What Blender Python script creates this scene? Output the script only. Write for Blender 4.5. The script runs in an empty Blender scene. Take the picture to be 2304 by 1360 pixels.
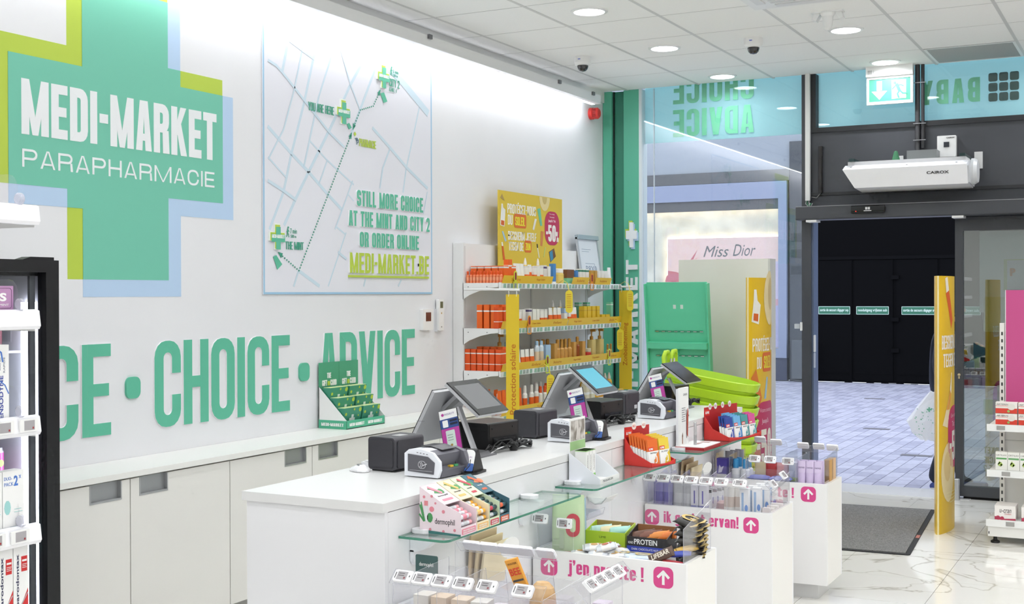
import bpy, math, random
from mathutils import Vector, Matrix
random.seed(7)
S = bpy.context.scene
COL = S.collection
R = math.radians

# ------------------------------------------------------------------ camera
cam_d = bpy.data.cameras.new('camera')
cam = bpy.data.objects.new('camera', cam_d); COL.objects.link(cam)
S.camera = cam
cam_d.sensor_width = 36.0
cam_d.lens = 2793.6 * 36.0 / 2304.0
cam_d.clip_start = 0.05; cam_d.clip_end = 200
yaw, pit, rol = R(27.7696), R(-0.3526), R(-0.1527)
fw = Vector((-math.sin(yaw)*math.cos(pit), math.cos(yaw)*math.cos(pit), math.sin(pit)))
rt = Vector((math.cos(yaw), math.sin(yaw), 0)); up = rt.cross(fw)
rt2 = math.cos(rol)*rt + math.sin(rol)*up; up2 = -math.sin(rol)*rt + math.cos(rol)*up
cam.matrix_world = Matrix(((rt2.x, up2.x, -fw.x, 4.437), (rt2.y, up2.y, -fw.y, 0.0), (rt2.z, up2.z, -fw.z, 1.6), (0, 0, 0, 1)))

# ------------------------------------------------------------------ world: bright overcast sky over the street
W = bpy.data.worlds.new('overcast_sky'); S.world = W; W.use_nodes = True
bg = W.node_tree.nodes['Background']
bg.inputs[0].default_value = (0.78, 0.85, 0.98, 1); bg.inputs[1].default_value = SKY = 2.3

LAMP = 5.1         # radiant power of one recessed downlight, W
COVE = 13.0        # emission of the LED line washing the left wall
S.view_settings.view_transform = 'Standard'; S.view_settings.look = 'None'
S.view_settings.exposure = 0.0; S.view_settings.gamma = 1.0; S.view_settings.use_curve_mapping = False
S.cycles.use_denoising = True
S.cycles.max_bounces = 6; S.cycles.diffuse_bounces = 4; S.cycles.glossy_bounces = 3
S.cycles.use_adaptive_sampling = True; S.cycles.adaptive_threshold = 0.07; S.cycles.adaptive_min_samples = 12
S.cycles.transmission_bounces = 6; S.cycles.transparent_max_bounces = 32
S.cycles.caustics_reflective = False; S.cycles.caustics_refractive = False
S.cycles.sample_clamp_indirect = 6.0

# ------------------------------------------------------------------ materials
def lin(h):
    h = h.lstrip('#'); o = []
    for i in (0, 2, 4):
        c = int(h[i:i+2], 16) / 255.0
        o.append(c/12.92 if c <= 0.04045 else ((c+0.055)/1.055)**2.4)
    return (o[0], o[1], o[2], 1.0)
MATS = {}
def mat(hexc, rough=0.5, metal=0.0, noise=0.0, scale=8.0, emit=0.0, bump=0.0, spec=0.5, coat=0.0, hex2=None):
    key = (hexc, rough, metal, noise, scale, emit, bump, spec, coat, hex2)
    if key in MATS: return MATS[key]
    m = bpy.data.materials.new('surface_' + hexc.lstrip('#')); m.use_nodes = True
    nt = m.node_tree; b = nt.nodes['Principled BSDF']
    b.inputs['Base Color'].default_value = lin(hexc)
    b.inputs['Roughness'].default_value = rough; b.inputs['Metallic'].default_value = metal
    b.inputs['Specular IOR Level'].default_value = spec
    b.inputs['Coat Weight'].default_value = coat
    if emit:
        b.inputs['Emission Color'].default_value = lin(hexc); b.inputs['Emission Strength'].default_value = emit
        if emit < 9.5: m.cycles.emission_sampling = 'NONE'
    if noise or hex2 or bump:
        tc = nt.nodes.new('ShaderNodeTexCoord'); n = nt.nodes.new('ShaderNodeTexNoise')
        n.inputs['Scale'].default_value = scale; n.inputs['Detail'].default_value = 1.5
        nt.links.new(tc.outputs['Object'], n.inputs['Vector'])
        if noise or hex2:
            r = nt.nodes.new('ShaderNodeValToRGB')
            c = lin(hexc); c2 = lin(hex2) if hex2 else tuple(v*(1-noise) for v in c[:3]) + (1,)
            r.color_ramp.elements[0].position = 0.35; r.color_ramp.elements[1].position = 0.65
            r.color_ramp.elements[0].color = c2; r.color_ramp.elements[1].color = c
            nt.links.new(n.outputs['Fac'], r.inputs['Fac']); nt.links.new(r.outputs['Color'], b.inputs['Base Color'])
        if bump:
            bp = nt.nodes.new('ShaderNodeBump'); bp.inputs['Strength'].default_value = bump
            bp.inputs['Distance'].default_value = 0.002
            nt.links.new(n.outputs['Fac'], bp.inputs['Height']); nt.links.new(bp.outputs['Normal'], b.inputs['Normal'])
    MATS[key] = m
    return m
def glass(name, tint=(1, 1, 1), ior=1.45, rough=0.0, body=0.0, bodyc=(1, 1, 1), refl=1.0):
    key = ('glass', name)
    if key in MATS: return MATS[key]
    m = bpy.data.materials.new(name); m.use_nodes = True
    nt = m.node_tree; nt.nodes.clear()
    out = nt.nodes.new('ShaderNodeOutputMaterial'); mx = nt.nodes.new('ShaderNodeMixShader')
    tr = nt.nodes.new('ShaderNodeBsdfTransparent'); tr.inputs[0].default_value = tint + (1,)
    gl = nt.nodes.new('ShaderNodeBsdfGlossy'); gl.inputs['Roughness'].default_value = rough
    gl.inputs['Color'].default_value = (refl, refl, refl, 1)
    lw = nt.nodes.new('ShaderNodeLayerWeight'); lw.inputs['Blend'].default_value = 0.5
    pw = nt.nodes.new('ShaderNodeMath'); pw.operation = 'POWER'; pw.inputs[1].default_value = 5.0
    fr = nt.nodes.new('ShaderNodeMapRange'); f0 = ((ior-1)/(ior+1))**2
    fr.inputs['To Min'].default_value = f0; fr.inputs['To Max'].default_value = 1.0
    nt.links.new(lw.outputs['Facing'], pw.inputs[0]); nt.links.new(pw.outputs[0], fr.inputs['Value'])
    nt.links.new(fr.outputs[0], mx.inputs[0])
    if body:
        df = nt.nodes.new('ShaderNodeBsdfDiffuse'); df.inputs[0].default_value = bodyc + (1,)
        m2 = nt.nodes.new('ShaderNodeMixShader'); m2.inputs[0].default_value = body
        nt.links.new(tr.outputs[0], m2.inputs[1]); nt.links.new(df.outputs[0], m2.inputs[2])
        nt.links.new(m2.outputs[0], mx.inputs[1])
    else: nt.links.new(tr.outputs[0], mx.inputs[1])
    nt.links.new(gl.outputs[0], mx.inputs[2]); nt.links.new(mx.outputs[0], out.inputs[0])
    MATS[key] = m
    return m
def film(name, hexc, through=0.5, clear=0.0):
    key = ('film', name)
    if key in MATS: return MATS[key]
    m = bpy.data.materials.new(name); m.use_nodes = True
    nt = m.node_tree; nt.nodes.clear(); c = lin(hexc)
    out = nt.nodes.new('ShaderNodeOutputMaterial'); mx = nt.nodes.new('ShaderNodeMixShader')
    df = nt.nodes.new('ShaderNodeBsdfDiffuse'); df.inputs[0].default_value = c
    tl = nt.nodes.new('ShaderNodeBsdfTranslucent'); tl.inputs[0].default_value = c
    mx.inputs[0].default_value = through
    nt.links.new(df.outputs[0], mx.inputs[1]); nt.links.new(tl.outputs[0], mx.inputs[2])
    last = mx
    if clear:
        tr = nt.nodes.new('ShaderNodeBsdfTransparent'); tr.inputs[0].default_value = c
        m2 = nt.nodes.new('ShaderNodeMixShader'); m2.inputs[0].default_value = clear
        nt.links.new(mx.outputs[0], m2.inputs[1]); nt.links.new(tr.outputs[0], m2.inputs[2]); last = m2
    nt.links.new(last.outputs[0], out.inputs[0]); MATS[key] = m
    return m
WHITE = mat('#f0f0ef', 0.35); PAPER = mat('#f4f4f2', 0.6); OFFW = mat('#e6e5e0', 0.45)
BLACK = mat('#17181a', 0.4); DARK = mat('#3a3b3f', 0.45); CHROME = mat('#d8d8d8', 0.12, 1.0)
SILVER = mat('#b9babd', 0.35, 0.6); GREY = mat('#8e8f92', 0.5)
GREEN = mat('#5fbb9c', 0.55); LIME = mat('#b9cf4a', 0.55); SKYB = mat('#b9d2ee', 0.55); PINK = mat('#d94a8c', 0.5)
SUN = mat('#e8c62d', 0.5); SUNTXT = mat('#c8741e', 0.6); ORANGE = mat('#ea661f', 0.45); RED = mat('#cc2a2c', 0.45)
ACRYL = glass('clear_acrylic', (0.975, 0.975, 0.985), 1.45, 0.02, 0.02, (0.85, 0.85, 0.9))
ACRYLEDGE = glass('acrylic_edge', (0.85, 0.85, 0.9), 1.45, 0.05, 0.45, (0.78, 0.78, 0.84))
PANE = glass('window_glass', (0.95, 0.97, 0.97), 1.55)
SHELFGLASS = glass('shelf_glass', (0.93, 0.985, 0.965), 1.5)
GLASSEDGE = mat('#2f6b57', 0.15, spec=0.8)

# ------------------------------------------------------------------ mesh helper
def overlap2(A, B):      # do two convex outlines share area? (separating axes)
    for P in (A, B):
        for i in range(len(P)):
            (ax, ay), (bx, by) = P[i][:2], P[(i+1) % len(P)][:2]
            nx, ny = ay-by, bx-ax; L = math.hypot(nx, ny)
            if L < 1e-9: continue
            pa = [(x*nx+y*ny)/L for x, y in A]; pb = [(x*nx+y*ny)/L for x, y in B]
            if min(max(pa), max(pb)) - max(min(pa), min(pb)) < 2e-4*(max(pa)-min(pa)+max(pb)-min(pb)): return False
    return True
class MB:
    def __init__(s): s.v = []; s.f = []; s.m = []; s.sm = []
    def add(s, vs, fs, m=0, smooth=False):
        o = len(s.v); s.v.extend([tuple(p) for p in vs])
        for f in fs: s.f.append([i+o for i in f]); s.m.append(m); s.sm.append(smooth)
        return s
    def box(s, x0, y0, z0, x1, y1, z1, m=0, fm=None):
        vs = [(x, y, z) for z in (z0, z1) for y in (y0, y1) for x in (x0, x1)]
        fs = [(0, 2, 3, 1), (4, 5, 7, 6), (0, 1, 5, 4), (2, 6, 7, 3), (0, 4, 6, 2), (1, 3, 7, 5)]  # -z +z -y +y -x +x
        for i, f in enumerate(fs): s.add(vs, [f], (fm or {}).get(i, m)) if fm else None
        if not fm: s.add(vs, fs, m)
        return s
    def prism(s, poly, axis, a, b, m=0, smooth=False, cap=None):
        # poly in the two other axes (order xyz without axis), extruded a..b
        n = len(poly)
        def P(u, w, t): return {'x': (t, u, w), 'y': (u, t, w), 'z': (u, w, t)}[axis]
        vs = [P(u, w, a) for u, w in poly] + [P(u, w, b) for u, w in poly]
        s.add(vs, [[i, (i+1) % n, n+(i+1) % n, n+i] for i in range(n)], m, smooth)
        s.add(vs, [list(range(n))[::-1], list(range(n, 2*n))], m if cap is None else cap)
        return s
    def rbox(s, x0, y0, z0, x1, y1, z1, r, axis='z', m=0, n=3, cap=None):
        lo = {'x': (y0, z0, y1, z1), 'y': (x0, z0, x1, z1), 'z': (x0, y0, x1, y1)}[axis]
        ab = {'x': (x0, x1), 'y': (y0, y1), 'z': (z0, z1)}[axis]
        return s.prism(rrect(*lo, r, n), axis, ab[0], ab[1], m, False, cap)
    def lathe(s, prof, n=14, m=0, c=(0, 0, 0), sx=1, sy=1, mats=None, smooth=True):
        vs = []; 
        for r, z in prof:
            for i in range(n):
                a = 2*math.pi*i/n; vs.append((c[0]+r*sx*math.cos(a), c[1]+r*sy*math.sin(a), c[2]+z))
        for k in range(len(prof)-1):
            fs = [[k*n+i, k*n+(i+1) % n, (k+1)*n+(i+1) % n, (k+1)*n+i] for i in range(n)]
            o = len(s.v)
            s.add([vs[j] for j in range(k*n, (k+2)*n)], [[q-k*n for q in f] for f in fs], mats[k] if mats else m, smooth)
        if prof[0][0] > 1e-5: s.add(vs[:n], [list(range(n))[::-1]], mats[0] if mats else m)
        if prof[-1][0] > 1e-5: s.add(vs[-n:], [list(range(n))], mats[-1] if mats else m)
        return s
    def tube(s, pts, r, n=8, m=0, closed=False):
        pts = [Vector(p) for p in pts]; rings = []; prev = None
        for i, p in enumerate(pts):
            if closed: d = pts[(i+1) % len(pts)] - pts[i-1]
            else: d = (pts[min(i+1, len(pts)-1)] - pts[max(i-1, 0)])
            d.normalize()
            if prev is None:
                q = Vector((0, 0, 1)) if abs(d.z) < 0.9 else Vector((1, 0, 0))
                u = d.cross(q).normalized()
            else: u = (prev - d*prev.dot(d)).normalized()
            prev = u; w = d.cross(u); rr = r[i] if isinstance(r, (list, tuple)) else r
            rings.append([p + rr*(math.cos(2*math.pi*k/n)*u + math.sin(2*math.pi*k/n)*w) for k in range(n)])
        L = len(rings); vs = [q for g in rings for q in g]
        s.add(vs, [[k*n+i, k*n+(i+1) % n, ((k+1) % L)*n+(i+1) % n, ((k+1) % L)*n+i] for k in range(L if closed else L-1) for i in range(n)], m, True)
        if not closed: s.add(vs, [list(range(n))[::-1], list(range((L-1)*n, L*n))], m)
        return s
    def loft(s, rings, m=0, smooth=True, caps=True, mats=None):
        n = len(rings[0]); vs = [q for g in rings for q in g]
        for k in range(len(rings)-1):
            s.add(vs[k*n:(k+2)*n], [[i, (i+1) % n, n+(i+1) % n, n+i] for i in range(n)], mats[k] if mats else m, smooth)
        if caps: s.add(rings[0], [list(range(n))[::-1]], mats[0] if mats else m); s.add(rings[-1], [list(range(n))], mats[-1] if mats else m)
        return s
    def plate(s, shapes, o, r, u, d, m=0, side=None):
        # 2D polygons -> plates lying on the plane (o, r, u) with thickness d along r x u
        o, r, u = Vector(o), Vector(r), Vector(u); nn = r.cross(u).normalized()*d
        lev = []
        for k, poly in enumerate(shapes):
            n = len(poly); xs = [p[0] for p in poly]; ys = [p[1] for p in poly]; l_ = 0
            if n > 3 and len(shapes) < 160:      # overlapping strokes sit a hair above each other
                bb = (min(xs), min(ys), max(xs), max(ys))
                used = {q[1] for q in lev if q[0][0] < bb[2] and q[0][2] > bb[0] and q[0][1] < bb[3] and q[0][3] > bb[1] and overlap2(poly, q[2])}
                while l_ in used: l_ += 1
                lev.append((bb, l_, poly))
            e = nn.normalized()*(min(l_, 8)*1.1e-4)
            a = [o + r*p[0] + u*p[1] + e for p in poly]; b = [q + nn for q in a]
            s.add(a+b, [list(range(n, 2*n))], m); s.add(a+b, [[i, (i+1) % n, n+(i+1) % n, n+i] for i in range(n)], m if side is None else side)
        return s
    def quad(s, pts, m=0): return s.add(pts, [list(range(len(pts)))], m)
    def mesh(s, name, mats):
        me = bpy.data.meshes.new(name); me.from_pydata(s.v, [], s.f)
        for q in (mats if isinstance(mats, (list, tuple)) else [mats]): me.materials.append(q)
        me.polygons.foreach_set('material_index', s.m); me.polygons.foreach_set('use_smooth', s.sm)
        me.update()
        return me
    def build(s, name, mats, parent=None, loc=None, rot=None):
        return put(name, s.mesh(name, mats), parent, loc, rot)
def put(name, me, parent=None, loc=None, rot=None):
    o = bpy.data.objects.new(name, me); COL.objects.link(o)
    if parent: o.parent = parent
    if loc: o.location = loc
    if rot: o.rotation_euler = rot
    return o
def rrect(x0, y0, x1, y1, r, n=3):
    r = min(r, (x1-x0)/2*0.999, (y1-y0)/2*0.999); P = []
    for cx, cy, a0 in ((x1-r, y0+r, -90), (x1-r, y1-r, 0), (x0+r, y1-r, 90), (x0+r, y0+r, 180)):
        for k in range(n+1):
            a = R(a0 + 90*k/n); P.append((cx+r*math.cos(a), cy+r*math.sin(a)))
    return P
LABELS = {}
def tag(o, label, cat, group=None):
    o['label'] = label; o['category'] = cat
    if group: o['group'] = group
    return o
def thing(name, label, cat, loc=(0, 0, 0), rz=0.0, group=None):
    o = bpy.data.objects.new(name, None); COL.objects.link(o); o.location = loc; o.rotation_euler = (0, 0, rz)
    o.empty_display_size = 0.05
    return tag(o, label, cat, group)
def struct(o): o['kind'] = 'structure'; return o
def stuff(o): o['kind'] = 'stuff'; return o
ORD = ['first', 'second', 'third', 'fourth', 'fifth', 'sixth', 'seventh', 'eighth', 'ninth', 'tenth', 'eleventh', 'twelfth', 'thirteenth',
       'fourteenth', 'fifteenth', 'sixteenth', 'seventeenth', 'eighteenth', 'nineteenth', 'twentieth', 'twenty-first', 'twenty-second',
       'twenty-third', 'twenty-fourth', 'twenty-fifth', 'twenty-sixth', 'twenty-seventh', 'twenty-eighth', 'twenty-ninth', 'thirtieth',
       'thirty-first', 'thirty-second', 'thirty-third', 'thirty-fourth', 'thirty-fifth', 'thirty-sixth', 'thirty-seventh', 'thirty-eighth']

# ------------------------------------------------------------------ lettering
def ringc(x0, y0, x1, y1, rad, sv, sh, skip=None, sharp='', n=4, cuts=()):
    """rounded frame as quads; sharp lists square corners out of 'br tr tl bl'; skip(mx,my) drops a piece"""
    ix0, iy0, ix1, iy1 = x0+sv, y0+sh, x1-sv, y1-sh
    out = []; inn = []
    cor = [('br', x1, y0, ix1, iy0, -90), ('tr', x1, y1, ix1, iy1, 0), ('tl', x0, y1, ix0, iy1, 90), ('bl', x0, y0, ix0, iy0, 180)]
    ys = sorted(cuts)
    for k, (nm, ox, oy, jx, jy, a0) in enumerate(cor):
        ro = 0 if nm in sharp else min(rad, (x1-x0)/2, (y1-y0)/2); ri = max(0.0, min(ro-min(sv, sh)*0.9, (ix1-ix0)/2))
        sxn = -1 if nm[1] == 'r' else 1; syn = 1 if nm[0] == 'b' else -1
        for q in range(n+1):
            a = R(a0+90*q/n)
            out.append((ox+sxn*ro+ro*math.cos(a), oy+syn*ro+ro*math.sin(a)))
            inn.append((jx+sxn*ri+ri*math.cos(a), jy+syn*ri+ri*math.sin(a)))
        if nm == 'br':
            for y in ys: out.append((x1, y)); inn.append((ix1, y))
        if nm == 'tl':
            for y in ys[::-1]: out.append((x0, y)); inn.append((ix0, y))
    P = []; L = len(out)
    for i in range(L):
        j = (i+1) % L
        q = [out[i], out[j], inn[j], inn[i]]
        mx = sum(p[0] for p in q)/4; my = sum(p[1] for p in q)/4
        if skip and skip(mx, my): continue
        P.append(q)
    return P
def rc(x0, y0, x1, y1): return [(x0, y0), (x1, y0), (x1, y1), (x0, y1)]
def glyph(c, s, w0=0.44, sh=None):
    """heavy condensed face, cap height 1; returns polygons, advance width"""
    sh = sh or s*0.88; w = w0; rad = w*0.42; xh = 0.76
    P = []
    if c == ' ': return [], w*0.5
    if c in 'IÍ': return [rc(0, 0, s, 1)], s
    if c == '-': return [rc(0, 0.42, w*0.5, 0.42+sh)], w*0.5
    if c == '.': return [rc(0, 0, s, sh)], s
    if c == '·': return [rrect(0, 0.36, w*0.5, 0.36+w*0.55, w*0.18)], w*0.5
    if c == '!': return [[(s*0.12, 0.27), (s*0.88, 0.27), (s, 1), (0, 1)], rc(0, 0, s, 0.18)], s
    if c == "'": return [rc(0, 0.8, s, 1), [(s*0.2, 0.62), (s*0.6, 0.62), (s, 0.8), (s*0.3, 0.8)]], s
    if c == 'A':
        return [[(0, 0), (s, 0), (w/2+s*0.12, 1), (w/2-s*0.62, 1)], [(w-s, 0), (w, 0), (w/2+s*0.62, 1), (w/2-s*0.12, 1)], rc(w*0.24, 0.2, w*0.76, 0.2+sh*0.8)], w
    if c == 'B':
        return ringc(0, 0, w, 0.5+sh/2, rad, s, sh, None, 'bl tl') + ringc(0, 0.5-sh/2, w, 1, rad, s, sh, None, 'bl tl'), w
    if c == 'C': return ringc(0, 0, w, 1, rad, s, sh, lambda x, y: x > w*0.6 and 0.37 < y < 0.62, '', 4, (0.37, 0.62)), w
    if c == 'D': return ringc(0, 0, w, 1, rad, s, sh, None, 'bl tl'), w
    if c in 'EÉ':
        h_ = s*0.5; P = [rc(0, 0.001, s, 0.999), rc(h_, 0, w*0.88, sh), rc(h_, 0.5-sh/2, w*0.82, 0.5+sh/2), rc(h_, 1-sh, w*0.88, 1)]
        if c == 'É': P.append([(w*0.3, 1.05), (w*0.6, 1.05), (w*0.85, 1.2), (w*0.45, 1.2)])
        return P, w*0.88
    if c == 'F': return [rc(0, 0, s, 0.999), rc(s*0.5, 0.5-sh/2, w*0.8, 0.5+sh/2), rc(s*0.5, 1-sh, w*0.86, 1)], w*0.86
    if c == 'G': return ringc(0, 0, w, 1, rad, s, sh, lambda x, y: x > w*0.6 and 0.52 < y < 0.68, '', 4, (0.52, 0.68)) + [rc(w*0.5, 0.52-sh*0.8, w, 0.52)], w
    if c == 'H': return [rc(0, 0, s, 1), rc(w-s, 0, w, 1), rc(s, 0.5-sh/2, w-s, 0.5+sh/2)], w
    if c == 'J': return [rc(w-s, 0.3, w, 1)] + ringc(0, 0, w, 0.6, rad, s, sh, lambda x, y: y > 0.3, '', 4, (0.3,)), w
    if c == 'K': return [rc(0, 0, s, 1), [(s*0.8, 0.34), (s*0.8, 0.62), (w*1.02-s, 1), (w*1.02, 1)], [(w*0.36, 0.55), (w*0.62, 0.72), (w*1.06, 0), (w*1.06-s*1.05, 0)]], w*1.06
    if c == 'L': return [rc(0, 0.001, s, 1), rc(s*0.5, 0, w*0.84, sh)], w*0.84
    if c == 'M':
        w = w*1.42
        return [rc(0, 0, s, 1), rc(w-s, 0, w, 1), [(s*0.2, 1), (s, 1), (w/2+s*0.38, 0), (w/2-s*0.38, 0)], [(w-s, 1), (w-s*0.2, 1), (w/2+s*0.38, 0), (w/2-s*0.38, 0)]], w
    if c == 'N': return [rc(0, 0, s, 1), rc(w-s, 0, w, 1), [(0, 1), (s, 1), (w, 0), (w-s, 0)]], w
    if c in 'O0Q': return ringc(0, 0, w, 1, rad, s, sh), w
    if c == 'P': return ringc(0, 0.4, w, 1, rad, s, sh, None, 'bl tl') + [rc(0, 0, s, 0.4)], w
    if c == 'R': return ringc(0, 0.42, w, 1, rad, s, sh, None, 'bl tl') + [rc(0, 0, s, 0.42), [(w-s, 0), (w*1.03, 0), (w*0.97, 0.47), (w*0.97-s, 0.47)]], w*1.02
    if c == 'S': return ringc(0, 0.5-sh/2, w, 1, rad, s, sh, lambda x, y: x > w*0.6 and y < 0.68, '', 4, (0.68,)) + ringc(0, 0, w, 0.5+sh/2, rad, s, sh, lambda x, y: x < w*0.4 and y > 0.32, '', 4, (0.32,)), w
    if c == 'T': return [rc(w*0.5-s/2-0.02, 0, w*0.5+s/2-0.02, 0.998), rc(0, 1-sh, w*0.96, 1)], w*0.96
    if c == 'U': return [rc(0, 0.3, s, 1), rc(w-s, 0.3, w, 1)] + ringc(0, 0, w, 0.6, rad, s, sh, lambda x, y: y > 0.3, '', 4, (0.3,)), w
    if c == 'V': return [[(0, 1), (s, 1), (w/2+s*0.5, 0), (w/2-s*0.55, 0)], [(w-s, 1), (w, 1), (w/2+s*0.55, 0), (w/2-s*0.5, 0)]], w
    if c == 'W':
        w *= 1.5
        return [[(0, 1), (s, 1), (w*0.33, 0), (w*0.2, 0)], [(w/2-s*0.45, 1), (w/2+s*0.3, 1), (w*0.33, 0), (w*0.2, 0)], [(w/2-s*0.3, 1), (w/2+s*0.45, 1), (w*0.8, 0), (w*0.67, 0)], [(w-s, 1), (w, 1), (w*0.8, 0), (w*0.67, 0)]], w
    if c == 'X': return [[(0, 0), (s, 0), (w, 1), (w-s, 1)], [(0, 1), (s, 1), (w, 0), (w-s, 0)]], w
    if c == 'Y': return [rc(w/2-s/2, 0, w/2+s/2, 0.5), [(0, 1), (s, 1), (w/2+s/2, 0.42), (w/2-s/2, 0.42)], [(w-s, 1), (w, 1), (w/2+s/2, 0.42), (w/2-s/2, 0.42)]], w
    if c == 'Z': return [rc(0, 0, w*0.9, sh), rc(0, 1-sh, w*0.9, 1), [(0, sh*0.6), (s*1.1, sh*0.6), (w*0.9, 1-sh*0.6), (w*0.9-s*1.1, 1-sh*0.6)]], w*0.9
    if c == '1': return [rc(s*0.6, 0, s*1.6, 1), [(0, 0.78), (s*0.7, 0.78), (s*0.7, 1)]], s*1.6
    if c == '2': return ringc(0, 0.42, w, 1, rad, s, sh, lambda x, y: y < 0.55 or (x < w*0.4 and y < 0.7), '', 4, (0.55, 0.7)) + [[(0, sh*0.5), (s, sh*0.5), (w, 0.6), (w-s, 0.6)], rc(0, 0, w*0.98, sh)], w
    if c == '5': return ringc(0, 0, w, 0.64, rad, s, sh, lambda x, y: x < w*0.4 and 0.28 < y < 0.5, '', 4, (0.28, 0.5)) + [rc(0, 0.45, s, 1), rc(0, 1-sh, w*0.92, 1)], w
    if c == '7': return [rc(0, 1-sh, w*0.9, 1), [(w*0.12, 0), (w*0.12+s, 0), (w*0.9, 1), (w*0.9-s, 1)]], w*0.9
    if c == '%': return ringc(0, 0.55, w*0.5, 1, 0.1, s*0.55, sh*0.6) + ringc(w*0.5, 0, w, 0.45, 0.1, s*0.55, sh*0.6) + [[(w*0.2, 0), (w*0.34, 0), (w*0.8, 1), (w*0.66, 1)]], w
    if c == 'a': return ringc(0, 0, w, 0.46, rad*0.8, s, sh*0.9) + [rc(w-s, 0, w, 0.5)] + ringc(0, 0.2, w, xh, rad, s, sh, lambda x, y: y < 0.5 and x < w*0.5, '', 4, (0.5,))[:], w
    if c == 'e': return ringc(0, 0, w, xh, rad, s, sh, lambda x, y: x > w*0.6 and 0.22 < y < 0.34, '', 4, (0.22, 0.34)) + [rc(s*0.6, 0.34, w-s*0.4, 0.34+sh*0.7)], w
    if c == 'g': return ringc(0, 0, w, xh, rad, s, sh) + [rc(w-s, -0.12, w, xh)] + ringc(0, -0.24, w, 0.2, rad, s, sh, lambda x, y: y > -0.08, '', 4, (-0.08,)), w
    if c == 'i': return [rc(0, 0, s, xh), rc(0, 0.84, s, 0.98)], s
    if c == 'j': return [rc(w*0.25, -0.1, w*0.25+s, xh), rc(w*0.25, 0.84, w*0.25+s, 0.98), rc(0, -0.2, w*0.25+s*0.8, -0.2+sh)], w*0.25+s
    if c == 'k': return [rc(0, 0, s, 1), [(s*0.8, 0.26), (s*0.8, 0.46), (w-s, xh), (w, xh)], [(w*0.36, 0.42), (w*0.62, 0.55), (w, 0), (w-s, 0)]], w
    if c == 'n': return [rc(0, 0, s, xh), rc(w-s, 0, w, 0.5)] + ringc(0, 0.3, w, xh, rad, s, sh, lambda x, y: y < 0.5, '', 4, (0.5,)), w
    if c == 'o': return ringc(0, 0, w, xh, rad, s, sh), w
    if c == 'p': return ringc(0, 0, w, xh, rad, s, sh) + [rc(0, -0.24, s, xh)], w
    if c == 'r': return [rc(0, 0, s, xh), [(s, xh-sh*1.5), (w*0.72, xh-sh*1.2), (w*0.72, xh), (s, xh-sh*0.2)]], w*0.72
    if c == 't': return [rc(s*0.4, 0.05, s*1.4, 0.95), rc(0, xh-sh, s*2.1, xh), rc(s*0.6, 0, s*2.1, sh)], s*2.1
    if c == 'f': return [rc(s*0.4, 0, s*1.4, 0.92), rc(0, xh-sh, s*2.1, xh), rc(s*0.6, 1-sh, s*2.1, 1)], s*2.1
    if c == 'v': return [[(0, xh), (s, xh), (w/2+s*0.45, 0), (w/2-s*0.5, 0)], [(w-s, xh), (w, xh), (w/2+s*0.5, 0), (w/2-s*0.45, 0)]], w
    return [rc(0, 0, w, 1)], w
def block(txt, x0, x1, y0, y1, s=0.15, w0=0.44, gap=None, sh=None):
    """lettering fitted to a box; returns list of (letter, polygons)"""
    gap = s*0.35 if gap is None else gap
    out = []; x = 0
    for c in txt:
        P, a = glyph(c, s, w0, sh); out.append((c, [[(p[0]+x, p[1]) for p in q] for q in P])); x += a+gap
    k = (x1-x0)/(x-gap); h = y1-y0
    return [(c, [[(x0+p[0]*k, y0+p[1]*h) for p in q] for q in P]) for c, P in out if P]
def flat(bl): return [q for c, P in bl for q in P]
_fc = {}
def sans(txt, x0, x1, y0, y1, shear=0.0, bold=0.0):
    """built-in face, fitted to a box -> triangles"""
    key = (txt, shear, bold)
    if key not in _fc:
        cu = bpy.data.curves.new('lettering', 'FONT'); cu.body = txt; cu.shear = shear; cu.offset = bold; cu.fill_mode = 'FRONT' if False else 'BOTH'
        cu.resolution_u = 3
        o = bpy.data.objects.new('lettering', cu); me = bpy.data.meshes.new_from_object(o)
        vs = [(v.co.x, v.co.y) for v in me.vertices]
        # keep only upward faces once
        seen = set(); fs = []
        for p in me.polygons:
            k = tuple(sorted((round(vs[i][0], 4), round(vs[i][1], 4)) for i in p.vertices))
            if k in seen: continue
            seen.add(k); fs.append([vs[i] for i in p.vertices])
        bpy.data.meshes.remove(me); bpy.data.objects.remove(o); bpy.data.curves.remove(cu)
        xs = [v[0] for v in vs] or [0, 1]; ys = [v[1] for v in vs] or [0, 1]
        _fc[key] = (fs, min(xs), max(xs), min(ys), max(ys))
    fs, a, b, c, d = _fc[key]
    kx = (x1-x0)/max(b-a, 1e-6); ky = (y1-y0)/max(d-c, 1e-6)
    out = []
    for f in fs:
        q = [(x0+(p[0]-a)*kx, y0+(p[1]-c)*ky) for p in f]
        ar = sum(q[i][0]*q[(i+1) % len(q)][1]-q[(i+1) % len(q)][0]*q[i][1] for i in range(len(q)))
        out.append(q if ar > 0 else q[::-1])
    return out
X, Y, Z = Vector((1, 0, 0)), Vector((0, 1, 0)), Vector((0, 0, 1))
def letters(polys, o, r, u, m, name='lettering', parent=None, d=0.0012):
    return MB().plate(polys, o, r, u, d).build(name, m, parent)
def line2(pts, w):
    """polyline of constant width -> quads"""
    P = []
    for (a, b), (c, d) in zip(pts, pts[1:]):
        dx, dy = c-a, d-b; L = math.hypot(dx, dy) or 1; ex, ey = dx/L*w*0.3, dy/L*w*0.3; nx, ny = -dy/L*w/2, dx/L*w/2
        P.append([(a-ex-nx, b-ey-ny), (c+ex-nx, d+ey-ny), (c+ex+nx, d+ey+ny), (a-ex+nx, b-ey+ny)])
    return P
def disc2(cx, cy, r, n=14, ry=None): return [(cx+r*math.cos(2*math.pi*i/n), cy+(ry or r)*math.sin(2*math.pi*i/n)) for i in range(n)]
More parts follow.
